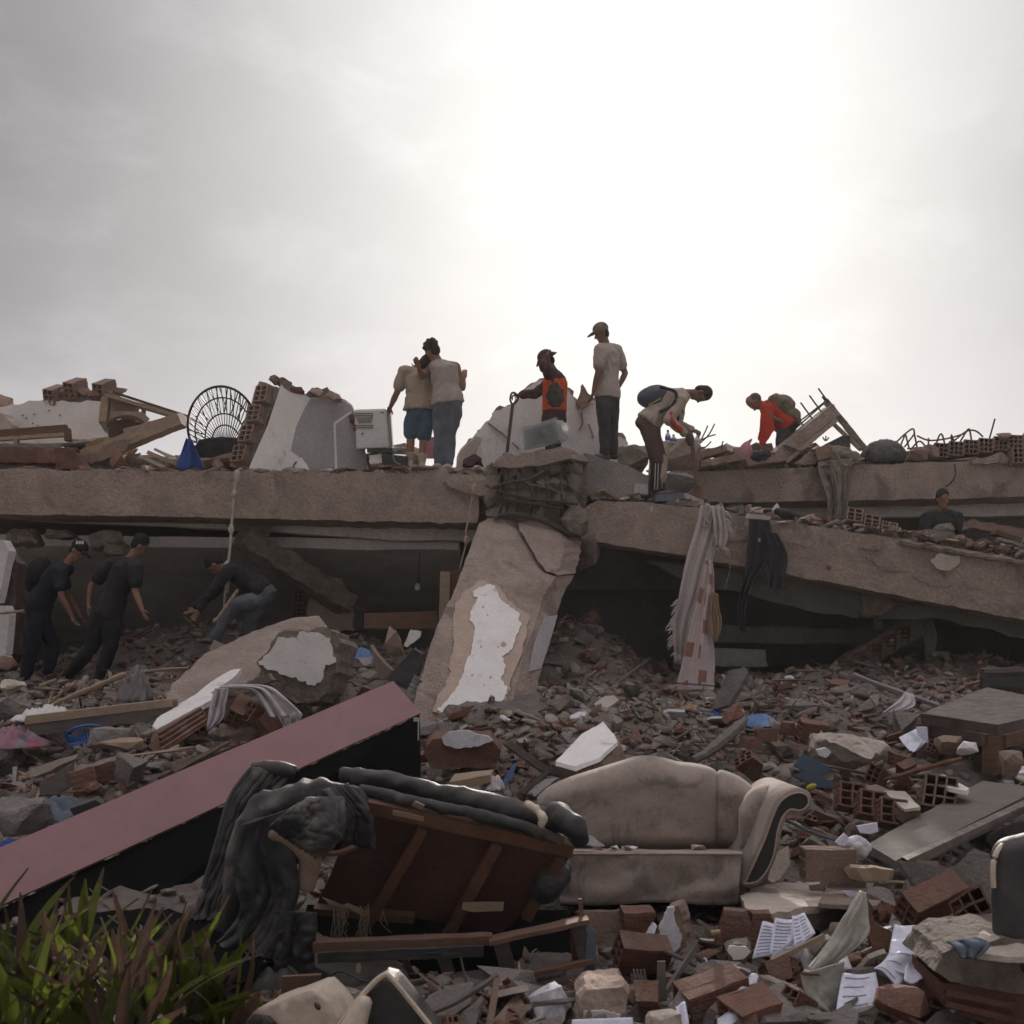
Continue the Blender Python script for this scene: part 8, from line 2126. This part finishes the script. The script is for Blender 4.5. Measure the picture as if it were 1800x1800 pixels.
for i, (px, py, Y, rot, sc, lb) in enumerate((
  (1252, 1756, 5.5, (14, -14, 18), (1.0, 1.15, 1.0), 'large red hollow brick lying at bottom centre right'),
  (1376, 1708, 5.7, (60, -10, 10), (0.62, 0.7, 0.7), 'ribbed red tile standing between papers'),
  (1292, 1630, 6.3, (0, 4, 6), (0.7, 0.7, 0.95), 'dark red brick under the plaster slab'),
  (1345, 1632, 6.35, (0, 2, 4), (0.55, 0.7, 0.9), 'second dark red brick under the plaster slab'),
  (1120, 1620, 6.3, (10, 0, 8), (0.55, 0.8, 0.7), 'red ribbed brick stacked under the sofa front'),
  (1128, 1676, 6.0, (30, 8, 14), (0.85, 0.9, 0.8), 'broad flat red brick right of the timber frame'),
  (1132, 1756, 5.5, (50, 0, -6), (0.42, 0.7, 0.9), 'small red brick standing at bottom centre'),
  (1636, 1584, 5.9, (40, -18, 22), (1.05, 0.9, 0.9), 'large dark red brick tilted below the grey tiles'),
  (1712, 1600, 5.7, (60, 20, 60), (0.9, 0.9, 0.9), 'broken red brick leaning by the black padded chair'),
  (1054, 1628, 6.4, (80, 0, 4), (0.75, 0.8, 0.75), 'pale hollow brick with open cells behind the timber frame'),
  (1308, 1790, 5.2, (24, -10, 24), (0.9, 1, 1), 'dusty red brick at the bottom edge below the large brick'),
  (1400, 1768, 5.3, (10, 30, 40), (0.5, 0.6, 0.6), 'small brick chip beside the enamel panel'))):
 brick_at(BRICK9_ME if i == 9 else BRICK_ME, P(px, py, Y), tuple(R(a) for a in rot), None, sc, 'hollow_brick', lb, 'brick')
capped('plaster_stone', 'standing stone with a ragged white face below the sofa front', 'rubble', [(1158, 1640), (1172, 1596), (1192, 1592), (1202, 1620), (1208, 1664), (1186, 1676), (1165, 1664)], [(1158, 1634), (1166, 1618), (1174, 1596), (1186, 1594), (1188, 1622), (1198, 1644), (1196, 1664), (1184, 1674), (1174, 1660), (1162, 1652)], 6.2, (0.05, 0.15, 0), 'brick_pale', 'plaster_cool', 0.015, 27)
capped('plaster_stone', 'small round stone with a flat white face between the papers', 'rubble', [(1276, 1672), (1290, 1660), (1316, 1662), (1322, 1680), (1310, 1700), (1284, 1698)], [(1279, 1672), (1284, 1664), (1312, 1664), (1320, 1672), (1308, 1686), (1290, 1688)], 5.9, (0.02, 0.15, 0), 'mortar', 'plaster_white', 0.015, 28)
chunk('grey_stone', 1296, 1712, 5.7, 54, 26, 'concrete_grey', seed=971, boxy=0.5, label='grey stone just above the large red brick', cat='stone')
chunk('speckled_stone', 1340, 1768, 5.35, 40, 30, 'concrete_grey', seed=972, boxy=0.3, label='round speckled stone right of the large red brick', cat='stone')
chunk('white_rock', 962, 1768, 5.45, 78, 62, 'plaster_cool', seed=973, boxy=0.7, label='white crusted rock at bottom centre', cat='rock', amp=0.02, rot=(0, -0.5, 0))
chunk('white_rock', 1168, 1800, 5.1, 70, 50, 'plaster_cream', seed=974, boxy=0.5, label='dirty white rock at the bottom edge', cat='rock', amp=0.02)
capped('plaster_block', 'tan mortar block with a white strip at bottom centre', 'wall fragment', [(1014, 1760), (1030, 1738), (1096, 1732), (1106, 1750), (1104, 1800), (1012, 1806)], [(1026, 1778), (1060, 1776), (1090, 1784), (1090, 1796), (1028, 1796)], 5.4, (0, 0.25, 0.01), 'render_tan', 'plaster_white', 0.012, 29, 0.016)
bgb = thing('masonry_block', 'big tan masonry block with red brick layers at the bottom right corner', 'wall fragment', P(1740, 1790, 5.0))
obj('mortar_layer', roughen(MB().prism(pts_of(jag([(1642, 1706), (1660, 1676), (1690, 1660), (1760, 1650), (1860, 1655), (1860, 1740), (1780, 1746), (1670, 1724)], 2, 16, 5), 5.1), (0, 0.4, 0.02)), 0.05, 0.01, 9, 4, 3), 'concrete_broken', bgb)
obj('brick_layer', roughen(MB().prism(pts_of(jag([(1652, 1724), (1700, 1732), (1860, 1748), (1860, 1830), (1760, 1808), (1660, 1770)], 2, 16, 6), 5.13), (0, 0.35, 0.02)), 0.05, 0.008, 9, 6, 3), 'brick_red', bgb)
for k in range(2):
 obj('brick_ridge', MB().bar(P(1664, 1744 + k * 20, 5.11), P(1780, 1768 + k * 24, 5.11), 0.02, 0.025), 'brick_red', bgb)
obj('plaster_top', roughen(MB().prism([P(*p) for p in ((1720, 1650, 5.2), (1740, 1642, 5.3), (1860, 1650, 5.3), (1860, 1690, 5.0), (1770, 1694, 5.02), (1710, 1684, 5.06))], (0, 0, 0.025)), 0.05, 0.006, 9, 6), 'plaster_cream', bgb)
rows = drape_rows([(1664, 1656), (1676, 1664), (1690, 1684)], [(1716, 1648), (1740, 1660), (1716, 1684)], lambda t: 5.05 - 0.08 * t, 16, 14, 1.8, 0.02, 0.5, 1, 61)
tag(solid(obj('slate_cloth', MB().grid(rows), 'cloth_slate', None, True), 0.01), 'folded slate blue cloth on top of the tan masonry block', 'cloth')
rows = drape_rows([(1650, 1632), (1658, 1640), (1660, 1650)], [(1690, 1610), (1700, 1630), (1690, 1648)], lambda t: 5.5, 12, 12, 1.8, 0.02, 0.5, 1, 62)
tag(solid(obj('grey_rag', MB().grid(rows), 'cloth_slate', None, True), 0.01), 'bluish grey rag behind the slate cloth', 'cloth')
chunk('brick_heap', 1592, 1762, 5.2, 110, 50, 'brick_red', seed=975, boxy=0.5, label='heap of mortar crusted red brick left of the masonry block', cat='rubble', amp=0.025)
slabp('rusted_lath', [(1352, 1690), (1448, 1642), (1452, 1648), (1356, 1698)], 5.75, (0, 0.02, 0), 'soot_card', None, 'thin brown lath lying over the fanned papers', 'lath', cut=0)
rope('dark_strip', 'curved dark plastic strip at the bottom edge below the enamel panel', [(1404, 1778), (1440, 1782), (1480, 1786), (1520, 1776), (1545, 1764)], 5.25, 0.014, 'plastic_grey', (), 'strip', 0, 20)
for i, (a, b) in enumerate((((1236, 1706), (1262, 1698)), ((1250, 1640), (1266, 1638)))):
 tag(obj('pencil_tube', MB().tube([P(a[0], a[1], 5.8), P(b[0], b[1], 5.8)], 0.012, 7), 'cloth_ochre'), ('ochre tube lying behind the white tucked sheet', 'ochre tube lying under the dark red bricks')[i], 'tube')
for i, px in enumerate((1114, 1120, 1126, 1132)):
 tag(obj('wire_prong', MB().tube([P(px, 1704, 5.7), P(px + 3, 1724, 5.7)], 0.005, 5), 'steel'), 'thin steel prong under the broad flat red brick', 'prong', 'steel prongs under the flat brick')
rope('grey_rod', 'thin grey rod lying from the standing stone to the ochre tube', [(1170, 1672), (1200, 1686), (1236, 1704)], 5.9, 0.012, 'wood_grey', (), 'rod', 0, 21)
slabp('grey_batten', [(1156, 1690), (1170, 1690), (1172, 1768), (1154, 1766)], 5.6, (0, 0.02, 0), 'wood_grey', None, 'upright grey slat at bottom centre right', 'slat', cut=0.08, amp=0.003)
slabp('pink_tile', jag([(1268, 1808), (1330, 1782), (1334, 1806), (1300, 1830)], 1, 14, 3), 5.1, (0, 0.05, 0), 'brick_pale', None, 'pinkish tile at the bottom edge', 'tile', cut=0.06, amp=0.006)

# ------------------------------------------------------------------ small rubble: shared shapes
def tpl(kind, seed):
 r_ = rng(seed * 13 + 5)
 if kind == 'brick':                                 # ribbed clay shard
  L, H, D = r_.uniform(.7, 1.2), r_.uniform(.18, .36), r_.uniform(.45, .8)
  mb = lump((0, 0, 0), (L, D, H), (0, 0, 0), seed, 15, 0.95)
 elif kind == 'flake':
  n = r_.randrange(6, 10)
  poly = [Vector((math.cos(2 * math.pi * i / n) * r_.uniform(.35, .6), math.sin(2 * math.pi * i / n) * r_.uniform(.25, .5), 0)) for i in range(n)]
  mb = MB().prism(poly, (0.02, 0.01, r_.uniform(.06, .13)))
 elif kind == 'stick':
  mb = lump((0, 0, 0), (1.6, r_.uniform(.07, .14), r_.uniform(.05, .1)), (0, 0, 0), seed, 12, 1.0)
 elif kind == 'rib':                                 # piece of hollow block: plate with ribs
  mb = MB().box((0, 0, 0), (r_.uniform(.7, 1.0), r_.uniform(.5, .7), .07))
  for k_ in range(3):
   mb.box((0, -.2 + .2 * k_, .12), (r_.uniform(.5, .9), .06, .2))
  if r_.random() < .5:
   mb.box((0, 0, .24), (r_.uniform(.3, .7), .45, .05))
 else:
  mb = lump((0, 0, 0), (r_.uniform(.8, 1.25), r_.uniform(.5, .9), r_.uniform(.28, .6)), (0, 0, 0), seed, 13, 0.8)
 return mb

TPL = {k_: [tpl(k_, s_) for s_ in range(n_)] for k_, n_ in (('brick', 10), ('flake', 8), ('stick', 4), ('rib', 5), ('stone', 10))}
ME = {}
for k_, lst in TPL.items():
 for i, mb in enumerate(lst):
  if k_ in ('stone', 'brick'):
   mb = roughen(mb, 0.35, 0.03, 3.0, i, 2, 2)
  for mt in {'brick': ('brick_red', 'brick_pale'), 'flake': ('plaster_cool', 'plaster_cream', 'brick_red', 'concrete_grey'), 'stick': ('wood_pale', 'wood_grey', 'wood_brown'), 'rib': ('brick_red',), 'stone': ('concrete_grey', 'concrete_broken', 'mortar', 'plaster_cream')}[k_]:
   ME[(k_, i, mt)] = mesh_only(k_ + '_piece', mb, mt)

KEEP = [(-100, 560, 6.0, 8.6), (560, 745, 8.2, 9.6), (330, 1030, 5.85, 6.9), (940, 1440, 6.75, 7.85), (1740, 1900, 4.9, 5.5), (705, 950, 11.9, 15.4), (1619, 1800, 9.7, 11.5), (1525, 1800, 6.9, 8.6), (430, 770, 4.4, 5.2)]

def blocked(px, Y):
 return any(a <= px <= b and c <= Y <= d_ for a, b, c, d_ in KEEP)

KINDS = [('brick', 'brick_red', 'red brick shard lying loose in the rubble slope', 'brick', 'loose red brick shards', 'brick_shard'),
         ('brick', 'brick_pale', 'pale dusty brick shard lying loose in the rubble slope', 'brick', 'loose pale brick shards', 'brick_shard'),
         ('rib', 'brick_red', 'ribbed hollow brick piece in the rubble slope', 'brick', 'ribbed hollow brick pieces', 'hollow_brick_piece'),
         ('stone', 'concrete_grey', 'grey concrete chunk lying loose in the rubble slope', 'rubble', 'loose grey concrete chunks', 'concrete_chunk'),
         ('stone', 'concrete_broken', 'brown grey mortar chunk lying loose in the rubble slope', 'rubble', 'loose mortar chunks', 'mortar_chunk'),
         ('flake', 'plaster_cool', 'white plaster flake lying loose in the rubble slope', 'plaster', 'loose white plaster flakes', 'plaster_flake'),
         ('flake', 'plaster_cream', 'cream plaster flake lying loose in the rubble slope', 'plaster', 'loose cream plaster flakes', 'plaster_flake'),
         ('flake', 'concrete_grey', 'grey tile piece lying loose in the rubble slope', 'tile', 'loose grey tile pieces', 'tile_piece'),
         ('stick', 'wood_pale', 'pale wood splinter lying loose in the rubble slope', 'wood splinter', 'loose pale splinters', 'wood_splinter'),
         ('stick', 'wood_grey', 'grey wood splinter lying loose in the rubble slope', 'wood splinter', 'loose grey splinters', 'wood_splinter')]
COUNT = [150, 110, 80, 150, 120, 50, 45, 70, 40, 40]
r = rng(2024)

MARKS = [(380, 8.2, 'pink wardrobe'), (90, 8.0, 'angular boulder'), (180, 10.7, 'timber beam'), (440, 12.2, 'fallen slab'), (520, 11.9, 'white faced lump'), (440, 10.4, 'white cloth'), (810, 13.6, 'leaning column'), (1030, 9.4, 'white faced wedge'), (1150, 7.3, 'humped sofa'), (1380, 7.0, 'scroll arm'), (760, 6.4, 'overturned sofa'), (800, 6.0, 'timber carcass'), (1215, 12.4, 'patterned curtain'), (1340, 11.9, 'blue and white sheet'), (1490, 9.9, 'pale plaster heap'), (1430, 8.9, 'blue folders'), (1740, 10.4, 'low table'), (1650, 7.8, 'grey board'), (1550, 8.0, 'toppled brick panel'), (1400, 6.4, 'long plaster slab'), (1380, 5.9, 'fanned papers'), (1480, 5.5, 'enamel sheet'), (1590, 5.6, 'loose paper stack'), (1740, 5.2, 'tan masonry block'), (1252, 5.5, 'large red brick'), (1060, 5.4, 'mortar block'), (540, 4.8, 'cream cushion'), (150, 4.9, 'spiky plants'), (1550, 14.6, 'leaning brick strip'), (1780, 13.2, 'dark sideboard'), (180, 14.3, 'men in the cave'), (560, 15.6, 'brick pier'), (690, 13.2, 'upright stone'), (1060, 14.6, 'cave mouth'), (1290, 14.8, 'greenish slab edge'), (150, 9.0, 'red brick row'), (860, 9.8, 'column foot block'), (1280, 10.4, 'weathered timber')]

def place_label(lb, size, px, Y):
 x = (px - CX) / F * Y
 best = min(MARKS, key=lambda m: ((m[0] - CX) / F * m[1] - x) ** 2 + (m[1] - Y) ** 2)
 dx, dy = x - (best[0] - CX) / F * best[1], Y - best[1]
 rel = ('just right of' if abs(dx) < .6 else 'well right of') if dx > abs(dy) else (('just left of' if abs(dx) < .6 else 'well left of') if -dx > abs(dy) else (('close behind' if dy < .5 else 'some way behind') if dy > 0 else ('close in front of' if dy > -.5 else 'some way in front of')))
 adj = 'small' if size < .17 else ('larger' if size > .27 else 'middling')
 return adj + ' ' + lb.split(' lying loose')[0].split(' in the rubble')[0] + ' ' + rel + ' the ' + best[2]

def spot(r_, top=1165, bot=1830):
 for _ in range(60):
  px = r_.uniform(-60, 1860)
  py = top + (bot - top) * r_.random() ** 0.85
  Y = yrow(py, px) if py > 1215 else r_.uniform(13.2, 16.8)
  if not blocked(px, Y):
   return px, Y
 return None

for (k_, mt, lb, cat, grp, nm), cnt in zip(KINDS, COUNT):
 for i in range(cnt):
  s_ = spot(r)
  if s_ is None:
   continue
  px, Y = s_
  x = (px - CX) / F * Y
  size = {'brick': r.uniform(.10, .26), 'rib': r.uniform(.14, .26), 'stone': r.uniform(.10, .30) * r.choice([1, 1, 1.3]), 'flake': r.uniform(.10, .30), 'stick': r.uniform(.15, .5)}[k_]
  size *= 0.75 + 0.03 * Y
  o = bpy.data.objects.new(nm, ME[(k_, r.randrange(len(TPL[k_])), mt)])
  link(o)
  o.location = (x, Y, gz(x, Y) + size * r.uniform(0.08, 0.3))
  o.rotation_euler = (r.gauss(0, .45), r.gauss(0, .45), r.uniform(0, 6.28))
  o.scale = (size, size * r.uniform(.7, 1.1), size * r.uniform(.7, 1.1))
  tag(o, place_label(lb, size, px, Y), cat, grp)

# ------------------------------------------------------------------ fine rubble that nobody could count
def fine_rubble(name, label, n, seed, sizes, region, lift=0.0):
 rs = np.random.RandomState(seed)
 rr_ = rng(seed)
 tv, tf = [], []
 for k_ in ('brick', 'stone', 'flake', 'stick', 'rib'):
  for mb in TPL[k_]:
   b = mb.bm()
   bmesh.ops.triangulate(b, faces=b.faces)
   bmesh.ops.recalc_face_normals(b, faces=b.faces)
   b.verts.index_update()
   tv.append((k_, np.array([v.co[:] for v in b.verts])))
   tf.append(np.array([[v.index for v in f.verts] for f in b.faces]))
   b.free()
 idx = {k_: [i for i, t in enumerate(tv) if t[0] == k_] for k_ in TPL}
 pal = {'brick': [(.27, .14, .105), (.33, .2, .15), (.22, .12, .095), (.36, .26, .21)], 'rib': [(.28, .15, .11), (.24, .13, .1)], 'stone': [(.30, .255, .22), (.36, .30, .25), (.23, .195, .17), (.42, .35, .29), (.33, .25, .2)], 'flake': [(.62, .60, .60), (.50, .44, .38), (.30, .26, .23), (.38, .30, .25), (.36, .16, .1)], 'stick': [(.42, .31, .22), (.24, .2, .17), (.25, .13, .08)]}
 V, T, C = [], [], []
 off = 0
 for _ in range(n):
  p = region(rr_)
  if p is None:
   continue
  x, y, z0 = p
  k_ = rr_.choices(['brick', 'stone', 'flake', 'stick', 'rib'], [.28, .38, .23, .06, .05])[0]
  i = rr_.choice(idx[k_])
  s = sizes(rr_, y) * (2.0 if k_ == 'stick' else 1.0)
  m = Euler((rr_.gauss(0, .5), rr_.gauss(0, .5), rr_.uniform(0, 6.28))).to_matrix()
  mm = np.array(m) @ np.diag([s, s * rr_.uniform(.6, 1.1), s * rr_.uniform(.6, 1.1)])
  v = tv[i][1] @ mm.T + np.array([x, y, z0 + s * rr_.uniform(0.0, .22) + lift])
  V.append(v)
  T.append(tf[i] + off)
  c = rr_.choice(pal[k_])
  g = rr_.uniform(.85, 1.75)
  C.append(np.tile(np.array([c[0] * g, c[1] * g, c[2] * g, 1.0]), (len(tf[i]), 1)))
  off += len(v)
 V, T, C = np.concatenate(V), np.concatenate(T), np.concatenate(C)
 me = bpy.data.meshes.new(name)
 me.vertices.add(len(V))
 me.vertices.foreach_set('co', V.ravel())
 me.loops.add(len(T) * 3)
 me.loops.foreach_set('vertex_index', T.ravel().astype(np.int32))
 me.polygons.add(len(T))
 me.polygons.foreach_set('loop_start', np.arange(0, len(T) * 3, 3, dtype=np.int32))
 me.update(calc_edges=True)
 at = me.attributes.new('col', 'FLOAT_COLOR', 'FACE')
 at.data.foreach_set('color', C.ravel())
 me.materials.append(MATS['rubble_mix'])
 o = link(bpy.data.objects.new(name, me))
 tag(o, label, 'rubble', kind='stuff')
 return o

def slope_region(r_):
 for _ in range(20):
  Y = 4.3 + 12.9 * r_.random() ** 0.9
  x = r_.uniform(-1.12, 1.12) * (900 / F) * Y
  px = CX + x / Y * F
  if (715 < px < 945 and 12.3 < Y < 15.3):
   continue
  if blocked(px, Y) and r_.random() < 0.75:
   continue
  return x, Y, gz(x, Y)
 return None

fine_rubble('rubble', 'broken brick, plaster and mortar covering the whole slope', 15000, 5, lambda r_, y: r_.choice([.04, .05, .07, .09, .12]) * r_.uniform(.7, 1.3) * (0.7 + 0.05 * y), slope_region)

def roof_region(r_):
 if r_.random() < 0.6:
  Y = r_.uniform(15.53, 17.6)
  x = r_.uniform(-7, -0.3)
  return x, Y, 3.85 + (max(0, Y - 16.1) * .25 if x < -3.3 else 0)
 Y = r_.uniform(17.02, 18.4)
 return r_.uniform(1.9, 7.5), Y, 4.15

fine_rubble('roof_rubble', 'thin layer of broken plaster and brick on the roof slabs', 2200, 8, lambda r_, y: r_.choice([.04, .06, .09]) * r_.uniform(.7, 1.3), roof_region)

def tilt_region(r_):
 px = r_.uniform(1050, 1900)
 Y = tiltY(px) + r_.uniform(0.0, 1.6)
 p = P(px, top_of_tilt(px) - 2, tiltY(px))
 return (px - CX) / F * Y, Y, p.z + 0.02 + (0.05 if px > 1500 else 0)

fine_rubble('slab_rubble', 'crumbled brick and plaster strewn over the tilted slab', 1100, 9, lambda r_, y: r_.choice([.05, .07, .10]) * r_.uniform(.7, 1.3), tilt_region)

# ------------------------------------------------------------------ spiky plants at bottom left
LEAF = {}
for mt in ('leaf_green', 'leaf_dry'):
 for i in range(5):
  r_ = rng(i + 70)
  rows = []
  bend = r_.uniform(-.25, .35)
  for t in np.linspace(0, 1, 9):
   w = 0.029 * (1 - max(0, (t - .5) / .5) ** 2.2 * .9) * (0.55 + min(1, t * 2) * .45) + 0.0015
   z, y = t, bend * t * t
   rows.append([Vector((-w, y + 0.006, z)), Vector((-w * .5, y + .002, z)), Vector((0, y - 0.002, z)), Vector((w * .5, y + .002, z)), Vector((w, y + 0.006, z))])
  me = mesh_only('leaf', MB().grid(rows), mt)
  me.materials.append(MATS['leaf_dry'])
  tip = r_.choice([6, 7, 7, 9])
  for p_ in me.polygons:
   p_.material_index = 1 if p_.index // 4 >= tip else 0
  me.polygons.foreach_set('use_smooth', [True] * len(me.polygons))
  LEAF[(mt, i)] = me
r = rng(77)
PL = [(30, 1800, 4.75, 20), (110, 1830, 4.7, 24), (180, 1790, 4.95, 24), (255, 1840, 4.7, 24), (330, 1820, 4.95, 22), (60, 1880, 4.4, 20), (200, 1890, 4.4, 22), (390, 1850, 4.85, 18), (140, 1740, 5.3, 20), (280, 1755, 5.3, 18), (20, 1730, 5.3, 16)]
LB = ['spiky green plant at the far left bottom edge', 'spiky green plant with sunlit leaves second from the left bottom', 'tall spiky plant with sunlit tips in the middle of the clump', 'spiky plant with lit blades right of the clump centre', 'half dry spiky plant below the leather floor skin', 'spiky plant cut by the bottom edge at far left', 'spiky plant cut by the bottom edge below the clump centre', 'dry spiky plant nearest the cream seat', 'brown tipped spiky plant in front of the pink wardrobe', 'dry brown spiky plant right of the brown tipped one', 'spiky plant against the pink wardrobe at the left edge']
for (px, py, Y, n), lb in zip(PL, LB):
 base = P(px, py, Y)
 t = thing('spiky_plant', lb, 'plant', base, 'spiky plants at the bottom left')
 dryness = 0.25 if px < 220 else 0.45
 for i in range(int(n * 0.8)):
  mt = 'leaf_dry' if r.random() < dryness else 'leaf_green'
  o = bpy.data.objects.new('leaf', LEAF[(mt, r.randrange(5))])
  link(o)
  o.parent = t
  o.location = (r.gauss(0, .05), r.gauss(0, .04), r.uniform(0, .06))
  o.rotation_euler = (r.gauss(0, .28), r.gauss(0, .38), r.uniform(0, 6.28))
  ln = r.uniform(.24, .48)
  o.scale = (r.uniform(.6, 1.05), 1, ln)

r = rng(404)
for i in range(16):
 px, Y = spot(r, 1200, 1780)
 x = (px - CX) / F * Y
 pts = [Vector((x, Y, gz(x, Y) + .06))]
 a_ = r.uniform(0, 6.28)
 for k in range(6):
  a_ += r.gauss(0, .7)
  q = pts[-1] + Vector((math.cos(a_), math.sin(a_), 0)) * r.uniform(.06, .14)
  q.z = gz(q.x, q.y) + r.uniform(.04, .16)
  pts.append(q)
 tag(obj('loose_wire', MB().tube(catmull(pts, 4), .005, 4), r.choice(['black_metal', 'plastic_grey', 'rust'])), place_label('thin curled wire', .2, px, Y).replace('middling ', ''), 'wire', 'loose wires in the rubble')

r = rng(808)
for i in range(7):
 sofa = True
 px = r.uniform(1000, 1290) if sofa else r.uniform(60, 660)
 mat_ = r.choice(['plaster_cool', 'brick_red', 'concrete_grey', 'plaster_cream'])
 if sofa:
  c = P(px, 1494, r.uniform(6.95, 7.25))
 else:
  c = A0.lerp(B0, (px + 120) / 811).lerp(A1.lerp(B1, (px + 120) / 861), r.uniform(.15, .8))
 sz = r.uniform(.03, .1)
 mb = roughen(lump(c + Vector((0, 0, .012)), (sz, sz * .8, sz * .4), (r.uniform(-.2, .2), -.3 * (not sofa), r.uniform(0, 3)), 1900 + i, 12, .7), .05, .006, 14, i, 2, 2)
 tag(obj('crumb', mb, mat_), near_label({'plaster_cool': 'white plaster crumb', 'brick_red': 'red brick crumb', 'concrete_grey': 'grey crumb', 'plaster_cream': 'cream crumb'}[mat_] + (' on the sofa seat' if sofa else ' on the pink panel'), sz, px, ((1030, 'white scrap'), (1280, 'scroll arm')) if sofa else ((150, 'spiky plants'), (480, 'leather arm'), (640, 'column foot')), .05, .08), 'rubble', 'crumbs on the furniture')
sheet(((1330, 1744), (1372, 1736), (1368, 1772, -.1), (1322, 1776, -.1)), 5.42, 'white sheet lying between the speckled stone and ribbed tile', 0, 0.012, 21)
sheet(((1596, 1690), (1640, 1696), (1626, 1726, -.1), (1588, 1722, -.1)), 5.45, 'white sheet slipping off the loose paper stack', 0, 0.012, 22)
sheet(((1448, 1690), (1486, 1676), (1500, 1706, -.08), (1456, 1716, -.08)), 5.62, 'white sheet half under the enamel sheet', 2, 0.01, 23)
sheet(((1262, 1788), (1300, 1776), (1306, 1812, -.08), (1256, 1822, -.08)), 5.15, 'white sheet at the bottom edge under the dusty brick', 0, 0.01, 24)

# ------------------------------------------------------------------ dusty air
mb = MB().box((0, 20, 2.7), (900, 900, 9.4))
hz = obj('haze', mb, None)
hm = bpy.data.materials.new('dusty_air')
hm.use_nodes = True
hm.node_tree.nodes.clear()
ho = hm.node_tree.nodes.new('ShaderNodeOutputMaterial')
hv = hm.node_tree.nodes.new('ShaderNodeVolumePrincipled')
hv.inputs['Color'].default_value = (0.93, 0.90, 0.90, 1)
hv.inputs['Density'].default_value = 0.00045
hv.inputs['Anisotropy'].default_value = 0.55
hm.node_tree.links.new(hv.outputs[0], ho.inputs['Volume'])
hz.data.materials.append(hm)
tag(hz, 'pale dusty air over the whole collapse', 'haze', kind='stuff')

# ------------------------------------------------------------------ tell look-alikes apart by their order across the picture
byl = {}
for o in COL.objects:
 if o.parent is None and o.get('group') and o.get('label'):
  byl.setdefault(o['label'], []).append(o)
for lb, os_ in byl.items():
 if 1 < len(os_) < 9 and len(lb.split()) < 16:
  os_.sort(key=lambda o: o.location.x / max(1.0, o.location.y))
  n = len(os_)
  ws = ('left-hand', 'right-hand') if n == 2 else ('leftmost',) + ('second-from-left', 'third-from-left', 'fourth-from-left', 'fifth-from-left', 'sixth-from-left', 'seventh-from-left')[:n - 2] + ('rightmost',)
  for o, w in zip(os_, ws):
   o['label'] = w + ' ' + lb
for o in COL.objects:
 if o.parent is None and o.get('category') and not o.get('kind'):
  o['kind'] = 'thing'
